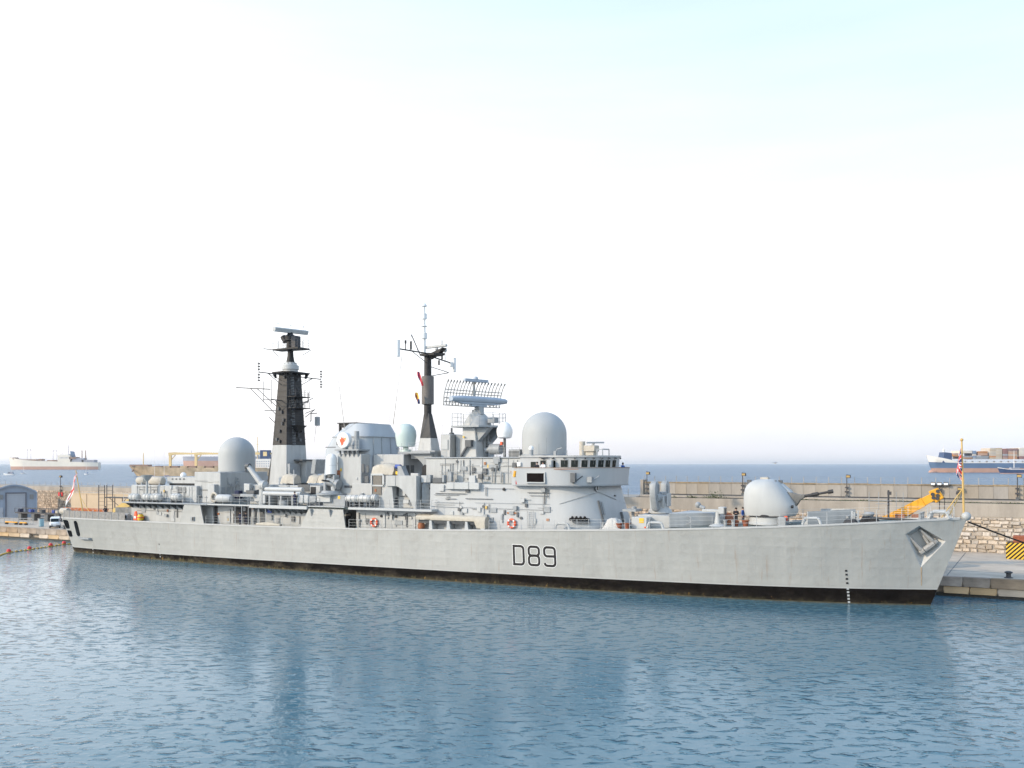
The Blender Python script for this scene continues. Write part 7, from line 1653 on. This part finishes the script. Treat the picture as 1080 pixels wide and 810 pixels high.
# bow rope to the quay
def rope(pts_fn, n, r, name, label, loc, m='black'):
    b = B(loc); b.tube([pts_fn(i / n) for i in range(n + 1)], r, 6); single(b, name, M[m], label, 'rope')
p0 = Vector((122.5, .1, 8.0)); p1 = Vector((138.5, -24, 2.45))
rope(lambda q: tuple(p0 + (p1 - p0) * q + Vector((0, 0, -.9 * math.sin(PI * q)))), 30, .085, 'mooring_rope', 'black mooring rope running from the bow down to the quay', tuple(p0))
p2 = Vector((-.6, -4.4, 4.0)); p3 = Vector((-20.5, -9.3, 2.45))
rope(lambda q: tuple(p2 + (p3 - p2) * q + Vector((0, 0, -.5 * math.sin(PI * q)))), 20, .06, 'mooring_rope', 'dark mooring rope running from the stern to the quay', tuple(p2))
# the floating boom off the stern
def boom():
    A = Vector((-92, 108.5, 0)); pts = []
    for x, y in ((-40, 596), (0, 586), (9.3, 583), (31, 580), (53.5, 576.5), (67.5, 574.3), (76, 574)):
        Y = 1000 * EYE / (y - 489); pts.append(Vector(((x - 540) / 1000 * Y, Y, 0)))
    th = wthing('float_line', 'line of red buoys and small yellow floats strung off the stern', 'float line', pts[0])
    o = pts[0]
    b = B(); b.tube([(p.x - o.x, -(p.y - o.y), .02) for p in pts], .03, 5); b.obj('rope', M['black'], th)
    seg = [(a, c, (c - a).length) for a, c in zip(pts, pts[1:])]; tot = sum(q[2] for q in seg)
    def on(d):
        for a, c, L in seg:
            if d <= L: return a + (c - a) * d / L
            d -= L
        return pts[-1]
    c_ = B(); c_.lathe((0, 0, 0), [(.06, -.2), (.12, -.17), (.14, 0), (.12, .17), (.06, .2)], 10, axis='s'); fm_ = c_.mesh('float', M['ylwfloat'])
    d = .4
    while d < tot:
        p = on(d); q = on(min(tot, d + .3)) - p; f = bpy.data.objects.new('float', fm_); COL.objects.link(f); f.parent = th; f.location = p - o + Vector((0, 0, .08)); f.rotation_euler = (0, 0, math.atan2(q.y, q.x)); d += 1.05
    c_ = B(); c_.ball((0, 0, .2), .32, 14); rm = c_.mesh('buoy', M['red'])
    c_ = B(); c_.ball((0, 0, .02), .31, 12); ym = c_.mesh('buoy_base', M['ylwfloat'])
    for x, y in ((9.3, 583), (31, 580), (53.5, 576.5), (67.5, 574.3), (-14, 589)):
        Y = 1000 * EYE / (y - 489); p = Vector(((x - 540) / 1000 * Y, Y, 0)); f = bpy.data.objects.new('buoy', rm); COL.objects.link(f); f.parent = th; f.location = p - o + Vector((0, 0, .08)); g = bpy.data.objects.new('buoy_base', ym); COL.objects.link(g); g.parent = f; g.location = (0, 0, -.02)
M['ylwfloat'] = mat('faded_yellow_float', (0.55, 0.35, 0.06), 0.6, 0.2, 3)
boom()

# people
def person(label, s, t, z, face, top, low, pose='stand', hair='hair', group=None, h=1.76):
    k = h / 1.76
    th = thing('person', label, 'person', (s, t, z), group, rz=face)
    V = {}; E = []; Rr = {}
    def v(n, x, y, zz, r): V[n] = (x * k, y * k, zz * k); Rr[n] = r * k
    lean = .06 if pose == 'lean' else 0
    v('pel', 0, 0, .95, .135); v('wst', lean * .5, 0, 1.12, .13); v('chs', lean, 0, 1.32, .155); v('nk', lean, 0, 1.47, .065); v('hd0', lean + .01, 0, 1.56, .085); v('hd1', lean + .02, 0, 1.66, .10); v('hd2', lean + .01, 0, 1.74, .06)
    E += [('pel', 'wst'), ('wst', 'chs'), ('chs', 'nk'), ('nk', 'hd0'), ('hd0', 'hd1'), ('hd1', 'hd2')]
    v('ns', lean + .115, 0, 1.62, .018); E.append(('hd1', 'ns'))
    for q, sg in (('l', 1), ('r', -1)):
        v(q + 'hp', 0, .09 * sg, .88, .10); v(q + 'kn', .02, .10 * sg, .49, .068); v(q + 'an', -.02, .10 * sg, .09, .045); v(q + 'to', .13, .12 * sg, .04, .04)
        E += [('pel', q + 'hp'), (q + 'hp', q + 'kn'), (q + 'kn', q + 'an'), (q + 'an', q + 'to')]
        v(q + 'sh', lean, .20 * sg, 1.41, .065); E += [('chs', q + 'sh')]
        if pose == 'lean': el, wr = (.16, .25 * sg, 1.18), (.34, .17 * sg, 1.14)
        elif pose == 'fold': el, wr = (.05, .27 * sg, 1.14), (.22, .06 * sg, 1.20)
        else: el, wr = (-.02, .25 * sg, 1.13), (.07, .25 * sg, .88)
        v(q + 'el', *el, .048); v(q + 'wr', *wr, .034); d = Vector(wr) - Vector(el); d.normalize(); hd = Vector(wr) + d * .07; v(q + 'hd', *hd, .038)
        E += [(q + 'sh', q + 'el'), (q + 'el', q + 'wr'), (q + 'wr', q + 'hd')]
        side = Vector((d.y, -d.x, 0)) if abs(d.z) < .8 else Vector((1, 0, 0)); side.normalize()
        for f_, (o_, ln) in enumerate(((-.03, .075), (-.01, .09), (.01, .085), (.03, .065))):
            p = hd + side * o_ + d * .04; e = p + d * ln * .6; v('%sf%d' % (q, f_), *e, .010); E.append((q + 'hd', '%sf%d' % (q, f_)))
        p = hd + side * -.05; v(q + 'th', *(p + d * .02), .011); E.append((q + 'hd', q + 'th'))
    names = list(V); me = bpy.data.meshes.new('body'); me.from_pydata([V[n_] for n_ in names], [(names.index(a), names.index(c)) for a, c in E], [])
    o = bpy.data.objects.new('body', me); COL.objects.link(o)
    m = o.modifiers.new('skin', 'SKIN'); m.use_smooth_shade = True
    for i, n_ in enumerate(names):
        sv = me.skin_vertices[0].data[i]; sv.radius = (Rr[n_], Rr[n_] * (1.25 if n_ in ('chs', 'pel', 'wst') else 1)); sv.use_root = n_ == 'pel'
    o.modifiers.new('sub', 'SUBSURF').levels = 1
    bpy.context.view_layer.update(); me2 = bpy.data.meshes.new_from_object(o.evaluated_get(bpy.context.evaluated_depsgraph_get()))
    o.modifiers.clear(); o.data = me2; o.parent = th
    for mm_ in (M['skin'], M[top], M[low], M['black']): me2.materials.append(mm_)
    hands = [Vector(V[q + 'hd']) for q in 'lr']
    for p in me2.polygons:
        c = p.center; zz = c.z / k
        hand = any((c - hq).length < .115 * k for hq in hands)
        p.material_index = 0 if (hand or zz > 1.475) else (3 if zz < .08 else (2 if zz < .96 and not abs(c.y) > .19 * k else 1))
        p.use_smooth = True
    b = B(); b.lathe((lean + .0, 0, 1.60 * k), [(.112 * k, .02), (.122 * k, .10), (.10 * k, .165), (.04 * k, .195), (.005, .2)], 14); b.obj('hair', M[hair], th)
    for sg in (1, -1):
        b = B(); b.ball((lean + .105 * k, .035 * k * sg, 1.655 * k), .013 * k, 6); b.obj('eye', M['black'], th)
FW = -PI / 2                                                       # facing the starboard side
def stand(x, y, t, z): s, _ = at(x, y, t); return s, t, z
def dz(s): return zdeck(s) + .02
s, _ = at(111, 545, 2.5); person('person in black standing at the boarding tower on the flight deck', s, 2.5, dz(s), FW + .5, 'cl_black', 'cl_navy', 'fold')
s, _ = at(253.3, 545, 6.2); person('left person of two in dark clothes under the deck beside the after crane', s, 6.2, dz(s), FW, 'cl_navy', 'cl_navy', 'stand')
s, _ = at(259.3, 545, 6.3); person('right person of two in dark clothes under the deck beside the after crane', s, 6.3, dz(s), FW + .4, 'cl_black', 'cl_navy', 'lean')
s, _ = at(311.3, 525, 6.55); person('person in dark clothes at the rail right of the torpedo tubes', s, 6.55, 8.1, FW - .4, 'cl_navy', 'cl_navy', 'lean')
s, _ = at(566.8, 493, 6.0); person('person in black leaning on the bridge wing', s, 6.0, 11.79, FW, 'cl_black', 'cl_black', 'lean', h=1.8)
s, _ = at(573, 493, 5.9); person('person in white shirt leaning on the bridge wing', s, 5.9, 11.79, FW + .2, 'cl_white', 'cl_navy', 'lean', h=1.82)
s, _ = at(656.5, 493, -4.4); person('person in blue leaning on the far end of the bridge wing', s, -4.4, 11.75, -.4, 'cl_blue', 'cl_navy', 'lean', h=1.75)
s, _ = at(776.3, 545, 1.6); person('person in black with folded arms aft of the gun turret', s, 1.6, dz(s), FW + .3, 'cl_black', 'cl_black', 'fold', h=1.85)
s, _ = at(783.6, 545, .2); person('person in blue shirt and dark trousers beside the gun turret', s, .2, dz(s), FW + 1.4, 'cl_blue', 'cl_navy', 'stand', h=1.85)
# ------------------------------------------------------------------ ships and boats out at anchor (each in its own local frame: bow at +x)
def far_pt(x, y, Y): return ((x - 540) / 1000 * Y, EYE - (y - 489) / 1000 * Y)   # world X and height at distance Y
def far_hull(L, beam, dk, bootz, rake, bulb=0, k=(0, 1, 2), strake=None):
    b = B(); rings = []; mi = []
    al = [0, .01, .03, .06, .1] + [.15 + .05 * i for i in range(13)] + [.82, .86, .9, .93, .96, .98, 1.0]
    def w(a, q):
        e = 1 - max(0, (a - .78) / .22) ** (1.5 + q * 1.0); st = .55 + .45 * min(1, a / .1); return max(.25, beam / 2 * e * st)
    zs = lambda a: [-1, bootz * .5, bootz, bootz + (dk(a) - bootz) * .5, (strake(a) if strake else bootz + (dk(a) - bootz) * .8), dk(a)]
    for a in al:
        r = []
        for i, z in enumerate(zs(a)): r.append((a * (L + rake * max(0, z) / dk(1)) , w(a, i / 5), z))
        rings.append(r + [(s, -t, z) for s, t, z in reversed(r)])
    n = 12
    for i in range(len(rings) - 1):
        pass
    b.loft(rings); nr = len(rings) - 1; mi = []
    for i in range(nr):
        for j in range(n):
            lv = j if j < 5 else (10 - j if 6 <= j < 11 else (5 if j == 5 else 0))
            mi.append(3 if lv == 5 else (0 if lv < 2 else (2 if lv == 4 else 1)))
    b.mi = mi + [1, 1]
    if bulb: b.k = 0; b.lathe((L - 2, 0, bulb * .2), [(.3, -8), (bulb, -4), (bulb, 3), (bulb * .7, 6), (.2, 7.5)], 14, axis='s')
    return b
def col_stack(b, s, t, z0, z1, r): b.cyl((s, t, z0), (s, t, z1), r, n=8)

# container ship, bow to the left
Y = 1440.0; X0, _ = far_pt(983, 498, Y); L = 285
th = wthing('container_ship', 'large blue and white container ship at anchor on the right horizon', 'container ship', (X0 + L, Y, 0), PI)
dkc = lambda a: 15.4 + (0 if a < .86 else 11 * ((a - .86) / .14) ** .8)
b = far_hull(L, 32, dkc, 6.6, 9, bulb=3.4, strake=lambda a: 14.2 if a < .84 else 14.2 + 1.8 * (a - .84) / .16)
b.obj('hull', [M['f_pink'], M['f_blue'], M['f_white'], M['f_deck']], th)
def cs(x): return L - (far_pt(x, 490, Y)[0] - X0)                  # photo column -> distance from the stern
def cz(y): return far_pt(540, y, Y)[1]
cont = {}
for m in ('c_beige', 'c_orange', 'c_grey', 'c_red', 'c_white', 'c_blue'):
    c = B(); c.box(.1, 11.9, -1.2, 1.2, .06, 2.5); cont[m] = c.mesh('container', M[m], bevel=.12)
def stack(x0, x1, y0, y1, m, core=True):
    a1, a0 = cs(x0), cs(x1); z0, z1 = cz(y1), cz(y0); nc = max(1, round((a1 - a0) / 12.2)); nr_ = max(1, round((z1 - z0) / 2.6)); sx_ = (a1 - a0) / nc / 12.0; sz_ = (z1 - z0) / nr_ / 2.55
    for i in range(nc):
        for j in range(nr_):
            mm = m if RND.random() < .82 else RND.choice(['c_beige', 'c_grey', 'c_orange', 'c_white'])
            share('container', cont[mm], th, (a0 + (a1 - a0) * i / nc, 14.0 + RND.uniform(-.15, .15), z0 + (z1 - z0) * j / nr_), (sx_, 1, sz_)).location.y = -14.0 if False else 14.0
    b = B(); b.box(a0 + .3, a1 - .3, -15, 12.6, z0 + .05, z1 - .3); o = b.obj('container_row', M[m], th)
for q in ((1000.5, 1006, 478, 481.5, 'c_orange'), (1007, 1020.5, 475.3, 478.2, 'c_white'), (1008.5, 1020.5, 481, 484, 'c_orange'), (1020.8, 1024.6, 475.5, 484.5, 'c_blue'), (1026.5, 1036.5, 476, 480.5, 'c_orange'), (1024.8, 1037.5, 481, 484.3, 'c_grey'), (1038.5, 1051.6, 472.5, 484.3, 'c_beige'), (1052.2, 1057.5, 473.5, 484.3, 'c_red'), (1058, 1067.5, 475.7, 484.3, 'c_orange'), (1056.5, 1068.5, 473, 475.4, 'c_red'), (1069.3, 1084, 472.2, 481, 'c_white'), (1069.3, 1084, 481.2, 484.3, 'c_red'), (1085, 1098, 474, 484.3, 'c_grey'), (1099, 1112, 472, 484.3, 'c_orange'), (1113, 1126, 473, 484.3, 'c_beige')): stack(*q)
b = B(); a1, a0 = cs(992), cs(1000.5); b.loft([[(a0, -11, 15), (a1 + 1, -9, 15), (a1 + 1, 9, 15), (a0, 11, 15)], [(a0, -11, cz(478)), (a1 - 2, -9, cz(477)), (a1 - 2, 9, cz(477)), (a0, 11, cz(478))]]); b.obj('breakwater_house', M['navy'], th)
b = B(); a0 = cs(995.3); b.cyl((a0, 0, cz(484)), (a0, 0, cz(474)), 1.5, n=10); b.cyl((a0, 0, cz(474)), (a0, 0, cz(469.5)), .3, n=6); b.box(a0 - 1.6, a0 + 1.6, -2, 2, cz(475), cz(474.2)); b.obj('foremast', M['f_white'], th)
for i in range(22):
    s = cs(1008) - i * 11; b = B(); b.box(s - 1.2, s + 1.2, 15.2, 15.9, 15.4, 17.5); b.obj('lashing_bridge', M['f_white'], th)
b = B(); b.box(18, 34, -14, 14, 15, 46); b.box(14, 30, -17, 17, 43, 47); hs = b.obj('bridge_house', M['f_white'], th)
b = B(); b.box(6, 15, -4, 4, 15, 48); b.obj('funnel', M['f_blue'], th)
for x, y in ((988, 490.2), (996.5, 490.4), (1020.5, 490.5)):
    b = B(); s = cs(x); b.lathe((s, -16.0 if False else -13.5 - 1, cz(y)), [(.9, 0), (.9, .6)], 10, axis='t')
# dark coaster in front of it
Y = 1260.0; X1, _ = far_pt(1055, 497, Y); L = 58
th = wthing('coaster', 'small dark hulled coaster with white mast in front of the container ship', 'ship', (X1 + L, Y, 0), PI)
b = far_hull(L, 10, lambda a: 6.0 + (2.6 * max(0, (a - .8) / .2)), 1.0, 4, strake=lambda a: 5.4 + (2.2 * max(0, (a - .8) / .2))); b.obj('hull', [M['f_pink'], M['navy'], M['f_white'], M['f_deck']], th)
b = B(); s = L - (far_pt(1069.5, 0, Y)[0] - X1); b.cyl((s, 0, 5), (s, 0, 31), .5, .3, 8); b.obj('mast', M['f_white'], th)
b = B(); b.box(s - 6, s + 5, -3, 3, 6, 8.2); b.obj('hatch', M['f_grey'], th); b = B(); b.box(4, 14, -4, 4, 6, 14); b.obj('deckhouse', M['f_white'], th)

# cream cargo ship on the left
Y = 2130.0; XL, _ = far_pt(11.5, 490, Y); XR, _ = far_pt(105, 490, Y); L = XR - XL
th = wthing('cargo_ship', 'cream coloured cargo ship with blue funnel at anchor on the far left', 'cargo ship', (XR, Y, 0), PI)
cs = lambda x: L - ((x - 540) / 1000 * Y - XL); cz = lambda y: EYE - (y - 489.8) / 1000 * Y
dkw = lambda a: cz(488.6) + (cz(486) - cz(488.6)) * a + (cz(483) - cz(486)) * max(0, (a - .72) / .28) ** 1.3
b = far_hull(L, 24, dkw, cz(492.8), 4); b.obj('hull', [M['f_pink'], M['f_cream'], M['f_cream'], M['f_deck']], th)
def bx(nm, x0, x1, y0, y1, w_, m, par=th):
    b = B(); b.box(cs(x1), cs(x0), -w_, w_, cz(y1), cz(y0)); return b.obj(nm, M[m], par)
hs = bx('bridge_house', 63, 76, 481, 488.5, 10, 'f_cream'); bx('wheelhouse', 64.5, 74, 479.8, 481.2, 9, 'f_white'); bx('after_house', 78, 90, 484, 488.5, 9, 'f_grey'); bx('poop_house', 88, 101, 485.8, 489, 9, 'f_grey'); bx('boat_deck', 75, 82, 482.8, 485, 10, 'f_deck')
for i in range(7): 
    x = 65.2 + i * 1.35; b = B(); b.box(cs(x + .7), cs(x), 9.9, 10.1, cz(484.2), cz(483.2)); b.obj('window', M['f_grey'], hs); b = B(); b.box(cs(x + .7), cs(x), -10.1, -9.9, cz(484.2), cz(483.2)); b.obj('window', M['f_grey'], hs)
b = B(); b.loft([[(cs(79.5), -3, cz(484)), (cs(75.5), -3, cz(484)), (cs(75.5), 3, cz(484)), (cs(79.5), 3, cz(484))], [(cs(77.8), -3, cz(477)), (cs(74.6), -3, cz(476.6)), (cs(74.6), 3, cz(476.6)), (cs(77.8), 3, cz(477))]]); b.obj('funnel', M['f_blue'], th)
def post(x, y0, y1, r, m='f_grey', t=0): b = B(); b.cyl((cs(x), t, cz(y1)), (cs(x), t, cz(y0)), r, r * .8, 8); return b.obj('derrick_post', M[m], th)
for x, y0 in ((28.7, 474.5), (32.6, 474.5), (56, 475.5), (60, 475.5)): post(x, y0, 487, .5)
for x0, x1, y in ((28, 33.2, 475.3), (55.4, 60.6, 476.3)):
    b = B(); b.box(cs(x1), cs(x0), -.5, .5, cz(y + .3), cz(y - .2)); b.obj('cross_tree', M['f_grey'], th)
for x in (86.5, 90.3): post(x, 475.7, 487, 1.2, 'f_deck')
post(72, 470, 480, .7, 'f_grey'); post(65.5, 477, 480, .5); post(11.5, 474, 484, .3)
for x0, x1, y0 in ((15, 18, 483.3), (26, 40, 485.2), (42, 46, 484.8), (51, 60, 486)): bx('hatch', x0, x1, y0, y0 + 2, 7, 'f_deck')

# rusty crane ship, bow to the left, half hidden by the destroyer
Y = 1030.0; XL, _ = far_pt(145, 490, Y); XR, _ = far_pt(291, 490, Y); L = XR - XL
th = wthing('bulk_carrier', 'rusty brown bulk carrier with yellow deck cranes behind the hangar', 'cargo ship', (XR, Y, 0), PI)
cs = lambda x: L - ((x - 540) / 1000 * Y - XL); cz = lambda y: EYE - (y - 489) / 1000 * Y
dkr = lambda a: cz(493.3) + (cz(491.3) - cz(493.3)) * max(0, (a - .70) / .3) ** .6
b = far_hull(L, 24, dkr, cz(500.2), 9, strake=lambda a: dkr(a) - 1.0); b.obj('hull', [M['f_rust'], M['f_rust'], M['f_rust'], M['f_deck']], th)
bx('forecastle', 139, 158, 490, 491.8, 6, 'f_deck', th)
b = B(); b.cyl((cs(151.2), 0, cz(491)), (cs(151.2), 0, cz(477.5)), .7, .4, 8); b.obj('foremast', M['f_crane'], th)
b = B(); b.cyl((cs(142), -3.5, cz(495.5)), (cs(142), -6.0, cz(497)), 1.0, n=8); b.obj('anchor', M['f_deck'], th)
for i in range(12): x = 166 + i * 9; bx('hatch_cover', x, x + 7, 491.4, 493.6, 9, 'f_rust' if i % 2 else 'f_deck', th)
for x in (179.7, 206.8, 236, 262):
    b = B(); b.box(cs(x + 1.2), cs(x - 1.2), -1.3, 1.3, cz(493), cz(480)); CRN = b.obj('deck_crane', M['f_crane'], th)
    b = B(); b.loft([[(cs(x - 1.6), -1.5, cz(480.6)), (cs(x - 1.6), 1.5, cz(480.6)), (cs(x - 1.6), 1.5, cz(477.4)), (cs(x - 1.6), -1.5, cz(477.4))], [(cs(x + 5), -1.2, cz(479.6)), (cs(x + 5), 1.2, cz(479.6)), (cs(x + 5), 1.2, cz(477)), (cs(x + 5), -1.2, cz(477))], [(cs(x + 26), -.8, cz(479.2)), (cs(x + 26), .8, cz(479.2)), (cs(x + 26), .8, cz(477.6)), (cs(x + 26), -.8, cz(477.6))]]); b.obj('crane_jib', M['f_crane'], CRN)
    b = B(); b.tube([(cs(x + 1), 0, cz(485)), (cs(x + 5.5), 0, cz(479.8))], .5, 6); b.obj('jib_strut', M['f_crane'], CRN)
AH = bx('bridge_house', 272, 288, 484, 494, 9, 'f_white', th)
for j in range(3):
    for i in range(6): x = 273 + i * 2.4; b = B(); b.box(cs(x + 1.1), cs(x), -9.12, -8.95, cz(487.2 + j * 2.4), cz(486.2 + j * 2.4)); b.obj('window', M['f_grey'], AH)
FU = bx('funnel', 275.2, 285, 474.8, 484.2, 4, 'navy', th); 
b = B(); b.box(cs(282.5), cs(278.5), -4.1, 4.1, cz(481), cz(476.5)); b.obj('funnel_mark', M['f_crane'], FU)
b = B(); b.cyl((cs(271.5), 0, cz(484)), (cs(271.5), 0, cz(461)), .35, n=6); b.box(cs(272.7), cs(270.3), -.3, .3, cz(469), cz(468.6)); b.obj('radar_mast', M['f_crane'], th)
# grey tanker far behind it
Y = 2300.0; XL, _ = far_pt(194, 490, Y); L = 200
th = wthing('tanker', 'hazy grey tanker with pale red boot far behind the yellow cranes', 'tanker', (XL + L, Y, 0), PI)
b = far_hull(L, 30, lambda a: EYE - (481.5 - 489) * 2.3, EYE - (486 - 489) * 2.3, 3); b.obj('hull', [M['f_pink'], M['f_grey'], M['f_grey'], M['f_deck']], th)
b = B(); b.box(20, 40, -12, 12, 30, 44); b.obj('bridge_house', M['f_white'], th)
b = B(); cs = lambda x: L - ((x - 540) / 1000 * Y - XL); b.cyl((cs(202), 0, 30), (cs(202), 0, 46), .5, n=6); b.obj('foremast', M['f_grey'], th)

# yachts and a motor boat
def yacht(label, x, ywl, ytop, Lh, flip=1):
    Y = 1000 * EYE / (ywl - 489); X = (x - 540) / 1000 * Y; hm = EYE - (ytop - 489) / 1000 * Y
    th = wthing('sailing_yacht', label, 'yacht', (X, Y, 0), 0 if flip > 0 else PI, 'yachts moored off the breakwater')
    b = B(); rg = []
    for a, w_, z in ((-.5, .7, 1.0), (-.3, 1.3, 1.0), (0, 1.6, 1.05), (.3, 1.1, 1.2), (.5, .1, 1.5)): rg.append([(a * Lh, w_, z), (a * Lh * .92, w_ * .7, -.2), (a * Lh * .92, -w_ * .7, -.2), (a * Lh, -w_, z)])
    b.loft(rg); b.obj('hull', M['white'], th)
    b = B(); b.box(-.2 * Lh, .15 * Lh, -.9, .9, 1.0, 1.7); b.obj('cabin', M['f_grey'], th, bevel=.2)
    b = B(); b.cyl((.05 * Lh, 0, 1), (.05 * Lh, 0, hm), .14, .1, 6); b.obj('mast', M['f_white'], th)
    b = B(); b.cyl((.05 * Lh, 0, 2.4), (-.38 * Lh, 0, 2.5), .22, n=8); b.obj('furled_sail', M['blue'], th)
    b = B(); b.tube([(.5 * Lh, 0, 1.5), (.05 * Lh, 0, hm - .5), (-.5 * Lh, 0, 1.1)], .03, 4); b.obj('stay', M['f_grey'], th)
yacht('white yacht with bare mast in front of the cream ship bow', 24.5, 499.8, 486, 6.5)
yacht('white yacht with bare mast under the cream ship stern', 91.3, 500.8, 480, 6.0, -1)
yacht('tall masted yacht in front of the rusty bulk carrier foremast', 162.3, 505, 473.5, 13)
yacht('slim masted yacht in front of the first yellow crane', 173.8, 504.5, 476, 11, -1)
Y = 1000 * EYE / 12.3; X = (9.5 - 540) / 1000 * Y
th = wthing('motor_boat', 'white motor boat with dark canopy moored at the far left', 'boat', (X, Y, 0), PI)
b = B(); b.loft([[(-6, 1.6, 1.4), (-6, 1.2, -.2), (-6, -1.2, -.2), (-6, -1.6, 1.4)], [(0, 2.0, 1.6), (0, 1.6, -.2), (0, -1.6, -.2), (0, -2.0, 1.6)], [(4.5, 1.2, 2.0), (4.0, .8, -.2), (4.0, -.8, -.2), (4.5, -1.2, 2.0)], [(6.6, .1, 2.3), (5.6, .1, -.2), (5.6, -.1, -.2), (6.6, -.1, 2.3)]]); b.obj('hull', M['white'], th)
b = B(); b.loft([[(-5, -1.4, 1.4), (2.0, -1.4, 1.6), (2.0, 1.4, 1.6), (-5, 1.4, 1.4)], [(-4.5, -1.2, 4.0), (-1, -1.2, 4.2), (-1, 1.2, 4.2), (-4.5, 1.2, 4.0)]]); b.obj('canopy', M['f_grey'], th)
b = B(); b.box(-1.6, .6, -1.42, 1.42, 2.4, 3.2); b.obj('windscreen', M['glass'], th)

# a gull over the sea
th = wthing('gull', 'small gull gliding above the sea right of the gun turret', 'bird', ((817.5 - 540) / 1000 * 120, 120, EYE + .05), .3)
b = B(); b.lathe((0, 0, 0), [(.01, -.22), (.05, -.12), (.07, .0), (.05, .12), (.03, .19), (.01, .24)], 10, axis='s'); b.obj('body', M['f_white'], th)
for sg in (1, -1):
    b = B(); b.loft([[(.08, .03 * sg, .03), (-.08, .03 * sg, .03), (-.08, .03 * sg, .045), (.08, .03 * sg, .05)], [(.10, .34 * sg, .14), (-.03, .34 * sg, .14), (-.03, .34 * sg, .15), (.10, .34 * sg, .155)], [(-.04, .70 * sg, .06), (-.07, .70 * sg, .06), (-.07, .70 * sg, .065), (-.04, .70 * sg, .065)]]); b.obj('wing', M['f_grey'], th)

# ------------------------------------------------------------------ sea haze
def haze():
    b = B(); b.box(-31000, 31000, -31000, 3100, -10.5, 75); o = b.obj('haze', HZ); o['kind'] = 'stuff'
HZ = bpy.data.materials.new('sea_haze'); HZ.use_nodes = True; n_ = HZ.node_tree.nodes
for q in list(n_):
    if q.type != 'OUTPUT_MATERIAL': n_.remove(q)
v_ = n_.new('ShaderNodeVolumePrincipled'); v_.inputs['Color'].default_value = (0.90, 0.93, 0.97, 1); v_.inputs['Density'].default_value = 0.00005; v_.inputs['Anisotropy'].default_value = 0.2
HZ.node_tree.links.new(v_.outputs[0], next(q for q in n_ if q.type == 'OUTPUT_MATERIAL').inputs['Volume'])
haze()
